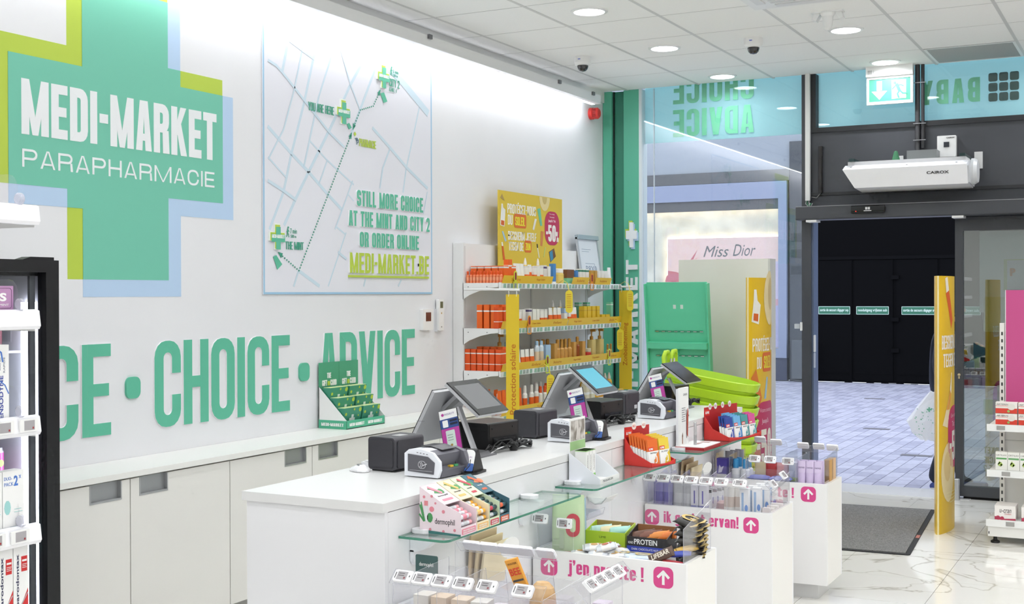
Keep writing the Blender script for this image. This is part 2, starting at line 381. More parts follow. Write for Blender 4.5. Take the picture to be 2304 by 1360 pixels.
# ================================================================== the room shell
YF = 10.19; ZC = 3.397
WALLM = mat('#e9e9ec', 0.55, noise=0.015, scale=3)
struct(MB().box(-0.12, -4, 0, 0, YF, 3.7).build('wall_left', WALLM))
struct(MB().box(8.5, -4, 0, 8.6, YF, 3.7).build('wall_right', mat('#e8e8e6', 0.6)))
struct(MB().box(-0.12, -4.1, 0, 8.6, -4, 3.7).build('wall_back', mat('#e8e8e6', 0.6)))
struct(MB().box(4.4, YF, 0, 8.6, YF+0.1, 3.7).build('wall_front', mat('#2d2f33', 0.5)))

# floor of large glossy marble tiles
def marble():
    m = bpy.data.materials.new('marble_tile'); m.use_nodes = True; nt = m.node_tree; b = nt.nodes['Principled BSDF']
    b.inputs['Roughness'].default_value = 0.06; b.inputs['Specular IOR Level'].default_value = 0.6
    tc = nt.nodes.new('ShaderNodeTexCoord'); geo = nt.nodes.new('ShaderNodeNewGeometry')
    n1 = nt.nodes.new('ShaderNodeTexNoise'); n1.inputs['Scale'].default_value = 1.3; n1.inputs['Detail'].default_value = 4
    n1.inputs['Distortion'].default_value = 1.2
    nt.links.new(geo.outputs['Position'], n1.inputs['Vector'])
    s1 = nt.nodes.new('ShaderNodeMath'); s1.operation = 'SUBTRACT'; s1.inputs[1].default_value = 0.5; nt.links.new(n1.outputs['Fac'], s1.inputs[0])
    s2 = nt.nodes.new('ShaderNodeMath'); s2.operation = 'ABSOLUTE'; nt.links.new(s1.outputs[0], s2.inputs[0])
    r = nt.nodes.new('ShaderNodeValToRGB'); e = r.color_ramp.elements
    e[0].position = 0.0; e[0].color = lin('#c4c0b6'); e[1].position = 0.014; e[1].color = lin('#f4f2ec')
    q = e.new(0.005); q.color = lin('#dedad1')
    nt.links.new(s2.outputs[0], r.inputs['Fac']); nt.links.new(r.outputs['Color'], b.inputs['Base Color'])
    return m
MARBLE = marble()
floor = struct(MB().box(0, -4, -0.06, 8.6, YF+0.06, -0.004).build('floor', mat('#8d8a84', 0.7)))
TX0, TY0, TS = 2.14, 5.1, 0.6
tile_me = MB().box(0.0015, 0.0015, -0.01, TS-0.0015, TS-0.0015, 0).mesh('floor_tile', MARBLE)
for i in range(0, 5):
    for j in range(0, 9):
        put('floor_tile', tile_me, floor, (TX0-0.0+i*TS, TY0-0.3+j*TS, 0))
rest = MB()
for i in range(-4, 11):
    for j in range(-15, 9):
        if 0 <= i < 5 and j >= 0: continue
        x0 = TX0+i*TS; y0 = TY0-0.3+j*TS
        if x0 < -0.3 or x0 > 8.3 or y0 < -4: continue
        rest.box(max(0, x0+0.0015), y0+0.0015, -0.01, x0+TS-0.0015, y0+TS-0.0015, 0)
stuff(rest.build('floor_tiling', MARBLE, floor))

# suspended ceiling: slab, bars and mineral tiles
ceiling = struct(MB().box(-0.1, -4, ZC+0.012, 8.6, YF+0.02, ZC+0.2).build('ceiling', mat('#e2e2e0', 0.7)))
TILEM = mat('#fbfbf9', 0.8, noise=0.015, scale=60)
GS = 0.651; GX = [0.241+i*GS for i in range(-1, 7)]; GY = [10.156-i*GS for i in range(0, 9)]
GX[0] = 0.0
ct = MB().box(0.006, 0.006, 0, GS-0.006, GS-0.006, 0.011).mesh('ceiling_tile', TILEM)
ct0 = MB().box(0.004, 0.006, 0, 0.235, GS-0.006, 0.011).mesh('ceiling_tile', TILEM)
VENT = (5, 1)
for i in range(0, 7):
    for j in range(1, 9):
        if (i, j) in ((4, 5), VENT): continue
        put('ceiling_tile', ct0 if i == 0 else ct, ceiling, (GX[i], GY[j], ZC))
BARM = mat('#d4d4d3', 0.5)
for x in GX[1:]:
    MB().box(x-0.011, GY[8], ZC-0.002, x+0.011, YF, ZC+0.011).build('ceiling_bar', BARM, ceiling)
for y in GY:
    MB().box(0, y-0.005, ZC+0.001, GX[7], y+0.005, ZC+0.011).build('ceiling_cross_bar', mat('#bcbcbb', 0.6), ceiling)
far = MB()
for i in range(-1, 13):
    for j in range(0, 24):
        x0 = 0.241+i*GS; y0 = 10.156-j*GS
        if i < 6 and j <= 8 or y0-GS < -4 or x0 > 8: continue
        far.box(max(0, x0+0.008), y0-GS+0.006, ZC, x0+GS-0.008, y0-0.006, ZC+0.011)
stuff(far.build('ceiling_tiling', TILEM, ceiling))
# perforated grey air grille standing in for one ceiling tile at the right edge
v = thing('ceiling_vent', 'grey perforated vent panel set in the ceiling at the right edge', 'vent', (GX[5], GY[1], ZC))
MB().box(0.01, 0.01, 0, GS-0.01, GS-0.01, 0.01).build('panel', mat('#b4b4b2', 0.6, noise=0.25, scale=220), v)
fr = MB()
for a in ((0.01, 0.01, GS-0.01, 0.03), (0.01, GS-0.03, GS-0.01, GS-0.01), (0.01, 0.03, 0.03, GS-0.03), (GS-0.03, 0.03, GS-0.01, GS-0.03)): fr.box(a[0], a[1], -0.003, a[2], a[3], 0)
fr.build('frame', WHITE, v)
# air-conditioning cassette
v = thing('air_conditioning_cassette', 'white ceiling air conditioning cassette with slatted grille at the top edge', 'air conditioner', (GX[4], GY[5], ZC))
MB().box(-0.03, -0.03, -0.025, GS+0.03, GS+0.03, 0.0).build('panel', WHITE, v)
MB().box(0.12, 0.12, -0.031, GS-0.12, GS-0.12, -0.025).build('grille_recess', mat('#77736f', 0.7), v)
for k in range(14): MB().box(0.12, 0.128+k*0.029, -0.035, GS-0.12, 0.142+k*0.029, -0.031).build('slat', WHITE, v)
for a in ((0.13, 0.03, GS-0.13, 0.085), (0.13, GS-0.085, GS-0.13, GS-0.03), (0.03, 0.13, 0.085, GS-0.13), (GS-0.085, 0.13, GS-0.03, GS-0.13)):
    MB().box(a[0], a[1], -0.034, a[2], a[3], -0.025).build('flap', mat('#e2e2e2', 0.4), v)

# recessed downlights through the whole shop
trim_me = MB().lathe([(0.118, 0.0), (0.118, -0.006), (0.098, -0.009), (0.098, 0.0)], 28).mesh('trim', WHITE)
dif_me = MB().lathe([(0.001, -0.003), (0.1, -0.003)], 28).mesh('diffuser', mat('#fbfcff', 0.5, emit=9.0))
lamp_d = bpy.data.lights.new('lamp', 'AREA'); lamp_d.shape = 'DISK'; lamp_d.size = 0.17; lamp_d.energy = LAMP; lamp_d.spread = R(160); lamp_d.color = (0.955, 0.975, 1.0)
names = {(0, 0): 'round downlight in the ceiling nearest the storefront above the wall siren', (0, 1): 'round downlight between the two dome cameras',
         (0, 2): 'round downlight nearest the top edge above the wall light line', (1, 0): 'round downlight just above the exit sign', (1, 1): 'round downlight right of the motion sensor'}
for i, x in enumerate((1.2, 2.51, 3.82, 5.13, 6.44, 7.75)):
    for j in range(10):
        y = 9.88-1.335*j
        if (i, j) == (1, 2): continue
        lab = names.get((i, j))
        t = thing('ceiling_downlight', lab or 'round recessed downlight behind or beside the camera', 'downlight', (x, y, ZC), 0, 'recessed ceiling downlights' if lab else 'recessed downlights out of view')
        put('trim', trim_me, t); put('diffuser', dif_me, t)
        lo = bpy.data.objects.new('lamp', lamp_d); COL.objects.link(lo); lo.parent = t; lo.location = (0, 0, -0.012)

# LED line hung along the left wall
cv = thing('linear_wall_light', 'long white linear light fixture washing the left wall under the ceiling', 'light', (0, 0, 0))
MB().box(0.115, -3.8, 3.212, 0.2, 9.67, 3.284).build('housing', mat('#efefef', 0.4), cv)
MB().box(0.035, -3.8, 3.278, 0.115, 9.67, 3.284).build('spill_baffle', mat('#ececec', 0.4), cv)  # added plate that holds back light spilling up to the ceiling
MB().quad([(0.112, -3.8, 3.215), (0.112, 9.66, 3.215), (0.112, 9.66, 3.28), (0.112, -3.8, 3.28)][::-1]).build('led_strip', mat('#fbfcff', 0.5, emit=COVE), cv)
MB().quad([(0.118, -3.8, 3.2105), (0.118, 9.66, 3.2105), (0.15, 9.66, 3.2105), (0.15, -3.8, 3.2105)][::-1]).build('led_strip', mat('#fbfcff', 0.5, emit=COVE), cv)
for y in (1.6, 3.4, 5.0, 6.9, 8.85, 9.5):
    MB().box(0.2, y-0.02, 3.262, 0.215, y+0.02, 3.29).build('clip', mat('#77777a', 0.4, 0.5), cv)
struct(MB().box(0, -3.9, 3.3, 0.018, YF, ZC).build('trim_1', WHITE))

# dome cameras, motion sensor
def dome(x, y, label):
    t = thing('dome_camera', label, 'camera', (x, y, ZC), 0, 'ceiling dome cameras')
    MB().lathe([(0.066, 0), (0.066, -0.045), (0.058, -0.062), (0.046, -0.066)], 24).build('housing', WHITE, t)
    MB().lathe([(0.042, -0.062), (0.042, -0.075), (0.036, -0.093), (0.022, -0.107), (0.001, -0.112)], 24).build('dome', mat('#2b2b2c', 0.08, spec=0.8), t)
    MB().box(-0.01, -0.0675, -0.028, 0.01, -0.066, -0.022).build('emblem', mat('#5566cc', 0.4), t)
dome(0.53, 8.58, 'white dome camera near the wall light line'); dome(1.87, 8.53, 'white dome camera right of the others, nearer the doors')
t = thing('motion_sensor', 'white three-lobed motion sensor under the ceiling beside the cassette', 'sensor', (2.53, 7.95, ZC))
MB().lathe([(0.05, 0.0), (0.05, -0.012), (0.036, -0.03), (0.03, -0.08), (0.026, -0.105), (0.012, -0.118), (0.001, -0.12)], 16, 0, (0, 0, 0), 1.0, 0.9).build('body', WHITE, t)
for a in (20, 160):
    MB().prism([(-0.02, 0), (0.02, 0), (0.014, -0.05), (-0.014, -0.05)], 'y', -0.03, 0.03).build('wing', WHITE, t, (0.07*math.cos(R(a)), 0.02, -0.004), (0, R(25 if a > 90 else -25), 0))
MB().box(-0.1, -0.035, -0.008, 0.1, 0.035, 0).build('mount', WHITE, t)
# exit sign hung from the ceiling
t = thing('exit_sign', 'green illuminated emergency exit sign with arrow and running figure', 'exit sign', (2.508, 10.08, ZC))
MB().box(-0.18, -0.035, -0.08, 0.18, 0.035, 0).build('housing', WHITE, t)
fr = MB()
for a in ((-0.178, -0.3, 0.178, -0.278), (-0.178, -0.1, 0.178, -0.08), (-0.178, -0.278, -0.16, -0.1), (0.16, -0.278, 0.178, -0.1)): fr.box(a[0], -0.014, a[1], a[2], 0.014, a[3])
fr.build('frame', WHITE, t)
MB().box(-0.16, -0.008, -0.278, 0.16, 0.008, -0.1).build('panel', mat('#4f9d86', 0.4, emit=0.06), t)
sg = MB(); o = (0, -0.0085, 0); WH = mat('#e4efea', 0.4, emit=0.08)
sg.plate([rc(-0.1, -0.19, -0.06, -0.115), [(-0.14, -0.195), (-0.02, -0.195), (-0.08, -0.262)], rc(0.015, -0.262, 0.125, -0.115)], o, X, Z, 0.001); sg.build('pictogram', WH, t)
run = MB().plate([disc2(0.04, -0.137, 0.012)] + line2([(0.055, -0.15), (0.075, -0.2)], 0.024) + line2([(0.02, -0.185), (0.045, -0.16), (0.085, -0.155), (0.105, -0.165)], 0.01) + line2([(0.075, -0.2), (0.06, -0.225), (0.07, -0.255)], 0.013) + line2([(0.078, -0.2), (0.1, -0.222), (0.128, -0.225)], 0.013), (0, -0.0098, 0), X, Z, 0.0008)
run.build('running_figure', mat('#4f9d86', 0.4, emit=0.06), t)
letters([rc(-0.165, -0.062, -0.13, -0.03), rc(-0.12, -0.06, -0.117, -0.03)], (0, -0.0355, 0), X, Z, mat('#b8b8b8', 0.5), 'label', t)

# red siren on the wall
t = thing('fire_siren', 'round red fire alarm siren on the white wall near the storefront', 'alarm', (0, 9.9, 3.172))
lat = [(0.052, 0), (0.052, 0.03), (0.046, 0.034), (0.05, 0.05), (0.05, 0.07), (0.036, 0.085), (0.001, 0.088)]
MB().lathe(lat, 20).build('body', mat('#e2403c', 0.35), t, (0, 0, 0), (0, R(90), 0))
for k in range(5): MB().box(0.04, -0.055, -0.03+k*0.014, 0.07, -0.045, -0.024+k*0.014).build('sound_slot', mat('#8e1f1d', 0.6), t)
# ================================================================== storefront
ANTH = mat('#46484e', 0.45, noise=0.06, scale=5)
DGREEN = mat('#3d9077', 0.5)
p = struct(MB().box(0.004, YF-0.025, 0, 0.088, YF+0.1, ZC).build('trim_2', GREEN))
MB().box(0.088, YF+0.005, 0, 0.1, YF+0.1, ZC).build('shadow_gap', mat('#1d2b28', 0.6), p)
MB().box(0.1, YF+0.02, 0, 0.205, YF+0.1, ZC).build('recess', DGREEN, p)
MB().box(0.205, YF-0.03, 0, 0.348, YF+0.1, ZC).build('flange', GREEN, p)
MB().box(0.348, YF-0.03, 0, 0.374, YF+0.1, ZC).build('white_edge', mat('#dfe9ec', 0.35), p)
# vertical name sign on the pilaster: cross and letters reading upwards
t = thing('pilaster_sign', 'white upright MEDI-MARKET letters with cross on the green pilaster', 'sign', (0.284, YF-0.03, 0))
x0, x1 = -0.052, 0.052
for c, P in block('MEDI-MARKET', 0, 1.62, x0, x1, 0.2, 0.6, 0.12):
    MB().plate([[(-q[1], q[0]) for q in pl] for pl in P], (0, 0, 0.28), X, Z, 0.022).build('letter', mat('#eef1f4', 0.4), t)
def cross2(cx, cz, w, h):      # one twelve-cornered outline
    a, b, c, d = w*0.17, w/2, h*0.17, h/2
    return [[(cx+x, cz+z) for x, z in ((-a, -d), (a, -d), (a, -c), (b, -c), (b, c), (a, c), (a, d), (-a, d), (-a, c), (-b, c), (-b, -c), (-a, -c))]]
MB().plate(cross2(-0.012, 2.135, 0.1, 0.22), (0, 0, 0), X, Z, 0.012).build('lime_cross', LIME, t)
MB().plate(cross2(0.01, 2.105, 0.1, 0.22), (0, 0, 0), X, Z, 0.014).build('blue_cross', SKYB, t)
MB().plate(cross2(0, 2.12, 0.1, 0.22), (0, 0, 0), X, Z, 0.026).build('white_cross', mat('#eef1f4', 0.4), t)

# big fixed pane left of the doors
w1 = struct(MB().box(0.48, YF+0.0, 0, 1.79, YF+0.012, ZC).build('window_1', PANE))
MB().box(0.376, YF+0.0, 0, 0.474, YF+0.012, ZC).build('glass_strip', PANE, w1)
MB().box(0.474, YF-0.002, 0, 0.48, YF+0.014, ZC).build('joint', mat('#d5dde2', 0.3), w1)
TEAL = film('teal_sign_film', '#cdeeef', 0.65)
t = thing('sign_band', 'teal sign band across the shop window reading CHOICE ADVICE backwards', 'sign', (0, YF+0.05, 0))
MB().box(0.376, 0, 2.925, 1.79, 0.006, 3.75).build('film', TEAL, t)
MINT = mat('#7fdcb0', 0.6)
for c, P in block('ADVICE', 0, 0.72, 2.965, 3.2, 0.17, 0.46, 0.1):
    MB().plate([[(-q[0], q[1]) for q in pl][::-1] for pl in P], (1.36, -0.006, 0), X, Z, 0.004).build('letter', MINT, t)
for c, P in block('CHOICE', 0, 0.72, 3.25, 3.485, 0.17, 0.46, 0.1):
    MB().plate([[(-q[0], q[1]) for q in pl][::-1] for pl in P], (1.36, -0.006, 0), X, Z, 0.004).build('letter', MINT, t)

# black frame, transom window, header and doors
fr = struct(MB().box(1.79, YF-0.05, 0, 1.865, YF+0.08, ZC).build('trim_3', ANTH))
MB().box(1.865, YF-0.03, 0, 1.882, YF+0.12, 2.2).build('jamb_return', mat('#5d6b86', 0.4), fr)  # blue-grey colour paints in the daylight reflecting off the frame edge
MB().box(1.865, YF-0.03, 2.28, 4.4, YF+0.06, 2.93).build('black_panel', ANTH, fr)
MB().box(1.865, YF-0.045, 2.915, 4.4, YF+0.06, 2.955).build('transom_sill', mat('#2c2d30', 0.5), fr)
MB().box(1.865, YF-0.045, 2.955, 1.905, YF+0.06, ZC).build('transom_jamb', mat('#2c2d30', 0.5), fr)
MB().box(1.8, YF-0.045, 2.4, 4.4, YF-0.03, 2.425).build('panel_joint', mat('#2a2b2e', 0.5), fr)
hd = thing('door_operator', 'long black automatic door operator box above the sliding doors', 'door operator', (0, YF, 0))
MB().rbox(1.78, -0.2, 2.195, 4.3, -0.03, 2.305, 0.012, 'x').build('cover', ANTH, hd)
MB().box(1.78, -0.203, 2.3, 4.3, -0.2, 2.306).build('edge', mat('#85868a', 0.4), hd)
MB().box(1.86, -0.19, 2.178, 1.945, -0.06, 2.195).build('guide', WHITE, hd); MB().box(2.985, -0.19, 2.178, 3.07, -0.06, 2.195).build('guide', WHITE, hd)
s = thing('door_sensor', 'small black motion sensor on the door operator with white logo', 'sensor', (2.36, YF-0.2, 2.265))
MB().rbox(-0.13, -0.035, -0.03, 0.13, 0, 0.03, 0.015, 'x').build('body', mat('#111214', 0.35), s)
letters([rc(-0.018, -0.004, -0.002, 0.016), rc(0.002, -0.004, 0.018, 0.016), rc(-0.03, -0.016, 0.03, -0.01)], (0, -0.0352, 0), X, Z, mat('#d8d8d8', 0.5), 'logo', s)
MB().box(-0.094, -0.0365, -0.019, -0.088, -0.035, -0.013).build('indicator', mat('#ff3020', 0.4, emit=2), s)
w2 = struct(MB().box(1.905, YF+0.0, 2.955, 4.4, YF+0.01, ZC).build('window_2', PANE))
t = thing('transom_sign', 'teal sign band over the doors reading BABY backwards', 'sign', (0, YF+0.05, 0))
MB().box(1.87, 0, 2.93, 4.4, 0.006, 3.75).build('film', TEAL, t)
for c, P in block('BABY', 0, 0.44, 3.09, 3.28, 0.2, 0.5, 0.16):
    MB().plate([[(-q[0], q[1]) for q in pl][::-1] for pl in P], (3.16, -0.006, 0), X, Z, 0.004).build('letter', MINT, t)
for i in range(3):
    for j in range(3):
        cx, cz = 3.255+i*0.077, 3.115+j*0.077
        MB().plate([rrect(cx-0.033, cz-0.033, cx+0.033, cz+0.033, 0.014)], (0, -0.006, 0), X, Z, 0.004).build('square', mat('#1f4a48', 0.5), t)
# sliding leaf parked at the right
d1 = struct(MB().box(2.985, YF-0.03, 0.02, 3.045, YF+0.03, 2.19).build('door_1', ANTH))
MB().box(3.045, YF-0.03, 0.02, 4.2, YF+0.03, 0.1).build('bottom_rail', ANTH, d1)
MB().box(3.045, YF-0.03, 2.085, 4.2, YF+0.03, 2.19).build('top_rail', ANTH, d1)
MB().box(4.14, YF-0.03, 0.1, 4.2, YF+0.03, 2.085).build('stile', ANTH, d1)
MB().box(3.045, YF-0.006, 0.1, 4.14, YF+0.006, 2.085).build('pane', glass('door_glass', (0.62, 0.68, 0.66), 2.7), d1)
MB().box(3.045, YF-0.02, 0.0, 4.3, YF+0.02, 0.02).build('brush', mat('#0c0c0d', 0.9), d1)
lk = MB().prism(disc2(3.015, 1.245-0.28, 0.011), 'y', YF-0.034, YF-0.03); lk.box(3.009, YF-0.034, 0.935, 3.021, YF-0.03, 0.96); lk.build('lock', mat('#d8c9a4', 0.3, 0.8), d1)
for z in (0.16, 0.29): MB().box(1.82, YF-0.052, z, 1.828, YF-0.05, z+0.008).build('screw', CHROME, fr)
MB().lathe([(0.03, 0), (0.03, 0.16), (0.026, 0.165)], 14).build('door_stop', mat('#c9cacc', 0.3, 0.7), None, (3.0, YF-0.1, 0))
tag(bpy.data.objects['door_stop'], 'short brushed metal door stop post by the right door leaf', 'door stop')
s = thing('door_contact', 'small white magnetic contact on the glass and black post', 'sensor', (1.79, YF-0.05, 1.33))
MB().rbox(-0.012, -0.012, -0.035, 0.006, 0.0, 0.035, 0.004, 'y').build('magnet', WHITE, s)
MB().rbox(-0.07, 0.03, -0.02, -0.025, 0.05, 0.02, 0.004, 'y').build('switch', mat('#d2d6da', 0.4), s)
s = thing('door_edge_sensor', 'slim white sensor strip on the door jamb beside the opening', 'sensor', (1.89, YF-0.02, 1.12))
MB().rbox(-0.008, -0.014, 0, 0.008, 0, 0.14, 0.006, 'y').build('strip', mat('#dfe2ea', 0.4), s); MB().rbox(-0.008, -0.01, -0.13, 0.006, 0, -0.005, 0.006, 'y').build('strip', mat('#b9c1d4', 0.4), s)
# white cable trunking with loose wires
t = thing('cable_trunking', 'white vertical cable trunking on the black post with loose wires below', 'trunking', (1.845, YF-0.06, 0))
MB().box(-0.018, -0.022, 2.36, 0.018, 0.01, ZC).build('channel', mat('#dfe0de', 0.5), t)
for k, c in enumerate(('#d7e6dc', '#58b07f', '#d9d9d9')):
    MB().tube([(-0.012+k*0.01, -0.008, 2.37), (-0.016+k*0.014, -0.014, 2.335), (0.0+k*0.012, -0.016, 2.315-k*0.006), (0.02+k*0.01, -0.01, 2.34)], 0.0025, 6).build('wire', mat(c, 0.5), t)
t = thing('pull_handle', 'slim dark vertical tube fixed on the black panel', 'tube', (1.945, YF-0.05, 2.5))
MB().rbox(-0.016, -0.02, -0.08, 0.016, 0.02, 0.3, 0.012, 'z').build('tube', mat('#1d1a1a', 0.4), t)
MB().tube([(0, 0, -0.08), (-0.03, -0.01, -0.12), (-0.07, -0.012, -0.11)], 0.004, 6).build('wire', mat('#8a8a88', 0.5), t)

# air curtain heater
t = thing('air_curtain', 'long white air curtain heater above the doors', 'air heater', (2.69, YF, 0))
prof = [(-0.1, 2.62), (-0.36, 2.6), (-0.46, 2.56), (-0.40, 2.42), (-0.12, 2.405)]
cs_ = MB(); xl = (-0.475, -0.475, -0.475, -0.395, -0.395); n = len(prof)
vs = [(xl[i], p[0], p[1]) for i, p in enumerate(prof)] + [(0.44, p[0], p[1]) for p in prof]
cs_.add(vs, [list(range(n)), list(range(n, 2*n))[::-1]] + [[i, n+i, n+(i+1) % n, (i+1) % n] for i in range(n)]); cs_.build('casing', mat('#fafaff', 0.35), t)
MB().box(-0.455, -0.36, 2.6, 0.42, -0.12, 2.628).build('top_tray', mat('#dcdcde', 0.4), t)
pr2 = [(-0.12, 2.61), (-0.36, 2.595), (-0.44, 2.55), (-0.39, 2.43), (-0.13, 2.415)]
MB().prism(pr2, 'x', 0.44, 0.452).build('end_plate', mat('#d2d4d8', 0.35), t)
MB().lathe([(0.1, 0), (0.1, 0.02), (0.085, 0.045), (0.03, 0.05)], 20).build('fan_housing', mat('#dfe1e4', 0.35), t, (0.45, -0.26, 2.52), (0, R(90), 0))
for x in (-0.42, 0.4):
    MB().box(x-0.02, -0.4, 2.628, x+0.02, -0.0, 2.65).build('bracket', mat('#33484a', 0.4, 0.4), t)
for x in (-0.12, 0.47):
    MB().box(x-0.03, -0.05, 2.56, x+0.03, -0.03, 2.69).build('wall_plate', mat('#d8d8d8', 0.35, 0.3), t)
MB().box(-0.02, -0.3, 2.628, 0.2, -0.14, 2.7).build('terminal_box', mat('#85898a', 0.4), t)
MB().lathe([(0.035, 0), (0.03, 0.02), (0.014, 0.08), (0.008, 0.085)], 12).build('grommet', mat('#3d7a55', 0.5), t, (-0.12, -0.2, 2.628))
for x in (-0.42, -0.0, 0.36): MB().box(x-0.006, -0.412, 2.575, x+0.006, -0.405, 2.584).build('screw', GREY, t)
letters(sans('CAIROX', 0.15, 0.31, 0, 0.022, 0, 0.02), (0, -0.4355, 2.5), X, Vector((0, -0.40, 0.9)).normalized()*1.0, mat('#2b2b30', 0.4), 'logo', t)
MB().tube([(0.02, -0.06, ZC), (0.02, -0.06, 2.74), (0.03, -0.08, 2.7), (0.08, -0.14, 2.68)], 0.02, 8).build('cable', mat('#39393c', 0.5), t)
MB().tube([(0.06, -0.06, ZC), (0.06, -0.06, 2.74)], 0.014, 8).build('cable', mat('#39393c', 0.5), t)
for z in (2.8, 2.93, 3.25): MB().box(-0.01, -0.085, z, 0.085, -0.08, z+0.006).build('cable_tie', GREY, t)
c = thing('heater_control', 'small white control box with dark dial above the air curtain', 'control box', (2.86, YF-0.03, 2.66))
MB().rbox(0, -0.05, 0, 0.14, 0, 0.165, 0.006, 'y').build('box', WHITE, c)
MB().box(0.05, -0.056, 0.075, 0.09, -0.05, 0.115).build('dial', mat('#2c3038', 0.4), c)
letters(sans('CAIROX', 0.07, 0.13, 0.142, 0.153, 0, 0.02), (0, -0.0505, 0), X, Z, mat('#2b2b30', 0.4), 'logo', c)

# mat, threshold
MB().box(1.5, YF-0.1, -0.004, 3.1, YF+0.35, 0.003).build('trim_4', mat('#e3e2e2', 0.25)); struct(bpy.data.objects['trim_4'])
t = thing('entrance_mat', 'grey speckled entrance mat with black rubber border', 'mat', (2.45, 8.63, 0), R(4))
MB().rbox(-0.55, -0.86, 0.0, 0.55, 0.86, 0.006, 0.02).build('border', mat('#2a2a2c', 0.8), t)
MB().box(-0.52, -0.83, 0.006, 0.52, 0.83, 0.01).build('pile', mat('#8b8a89', 0.95, noise=0.5, scale=140, bump=0.6), t)
MB().box(0.525, -0.3, 0.006, 0.548, -0.2, 0.0075).build('tab', mat('#b06a5a', 0.6), t)

# stickers on the parked door leaf
t = thing('door_lettering', 'mirrored white MEDI-MARKET PHARMACIE lettering and cross on the right door glass', 'sticker', (0, YF+0.007, 0))
WL = mat('#cfd6d2', 0.6)
for i, (s_, a, b) in enumerate((('MEDI-MARKET', 3.19, 0.36), ('PHARMACIE', 3.19, 0.285), ('RUE NEUVE 2', 3.19, 0.22))):
    ww = (0.3, 0.27, 0.25)[i]
    MB().plate([[(-q[0], q[1]) for q in pl][::-1] for pl in flat(block(s_, 0, ww, 0, 0.05, 0.17, 0.46))], (a+ww, 0, b), X, Z, 0.001).build('lettering', WL, t)
cs = MB().plate(cross2(3.34, 0.72, 0.3, 0.34), (0, 0, 0), X, Z, 0.001); cs.build('cross', film('pale_green_film', '#d6e8d8', 0.3, 0.4), t)
t = thing('glass_sticker', 'pale green rounded sticker panel on the right door glass', 'sticker', (0, YF+0.008, 0))
MB().plate([rrect(3.19, 1.3, 3.42, 1.57, 0.015)], (0, 0, 0), X, Z, 0.001).build('panel', mat('#c6d4b8', 0.5), t)
t = thing('window_poster', 'white window poster with green frame and orange P on the right door glass', 'poster', (0, YF+0.012, 0))
MB().box(3.16, 0, 1.45, 4.12, 0.004, 2.08).build('sheet', mat('#dbe6ee', 0.5), t)
MB().plate([rc(3.335, 1.62, 3.7, 1.86)], (0, -0.002, 0), X, Z, 0.001).build('green_frame', mat('#bcd694', 0.5), t)
MB().plate([rc(3.36, 1.63, 3.7, 1.85)], (0, -0.0035, 0), X, Z, 0.001).build('panel', mat('#cdd8ea', 0.5), t)
MB().plate(flat(block('P', 3.38, 3.42, 1.73, 1.79, 0.26, 0.6)), (0, -0.005, 0), X, Z, 0.001).build('lettering', mat('#d39a6a', 0.6), t)
MB().plate([rc(3.36, 1.61, 3.7, 1.63)], (0, -0.005, 0), X, Z, 0.001).build('teal_bar', mat('#5aa59c', 0.6), t)

# ================================================================== the street outside
ST = mat('#c9c6c8', 0.85)
PV = [mat('#b6b6c6', 0.85, noise=0.1, scale=20), mat('#a6a6b8', 0.85, noise=0.1, scale=20), mat('#b0b0c0', 0.85, noise=0.1, scale=20), mat('#a0a0b2', 0.85, noise=0.1, scale=20)]
pave = struct(MB().box(-14, YF+0.3, -0.09, 18, 22.9, -0.022).build('pavement', mat('#a6a5b2', 0.95)))
PWD = 0.13; LENS = (0.19, 0.25, 0.31)
pmes = {(k, L): MB().box(0.003, 0.003, -0.03, PWD-0.003, L-0.003, 0).mesh('paver', q) for k, q in enumerate(PV) for L in LENS}
slots = []; random.seed(9)
for i in range(-90, 100):
    x = 0.3+i*PWD; y = YF+0.35-random.choice((0, 0.06, 0.12)); first = True
    while y < 22.6:
        L = random.choice(LENS); slots.append((y, x, L, random.choice((0, 0, 1, 2, 2, 3)), first)); y += L; first = False
def seen(y, x):     # strip of street that the window and doors open on to
    k = y/YF; return 4.437+(0.35-4.437)*k < x < 4.437+(3.0-4.437)*k
vis = sorted(q for q in slots if seen(q[0], q[1]) and not q[4])
near = set((q[0], q[1]) for q in vis[:300])
for y, x, L, k, _ in vis[:300]: put('paver', pmes[(k, L)], pave, (x, y, -0.012))
fp = [MB() for _ in PV]
for y, x, L, k, _ in slots:
    if (y, x) in near or not (-9 < x < 9): continue
    fp[k].box(x+0.003, y+0.003, -0.042, x+PWD-0.003, y+L-0.003, -0.012)
for k in range(4): stuff(fp[k].build('paving', PV[k], pave))
for x, y in ((1.25, 15.0), (0.35, 19.3), (1.55, 18.0), (2.1, 12.7)):
    MB().box(x, y, -0.012, x+0.3, y+0.12, -0.008).build('drain_cover', mat('#6d6b70', 0.7), pave)

# opposite facade: black emergency doors
FY = 22.7
fac = struct(MB().box(-14, FY+0.05, 0, 18, FY+0.6, 7.5).build('wall_opposite', mat('#3a3b3f', 0.6, noise=0.08, scale=2)))
BK = mat('#08080a', 0.6, spec=0.05)
MB().box(-1.35, FY-0.03, 0, 7, FY+0.05, 4.2).build('black_cladding', BK, fac)
for a, b in ((-1.18, -0.56), (-0.54, 0.16), (0.2, 0.92), (0.94, 1.66), (1.68, 2.4)):
    MB().box(a+0.01, FY-0.045, 0.03, b-0.01, FY-0.03, 2.2).build('door_panel', mat('#0a0a0c', 0.6, spec=0.05), fac)
    MB().box(a+0.04, FY-0.05, 0.14, b-0.04, FY-0.045, 0.17).build('kick_line', BK, fac)
MB().box(-1.2, FY-0.06, 2.21, 3, FY-0.03, 2.27).build('head_rail', mat('#0e0e10', 0.6, spec=0.05), fac)
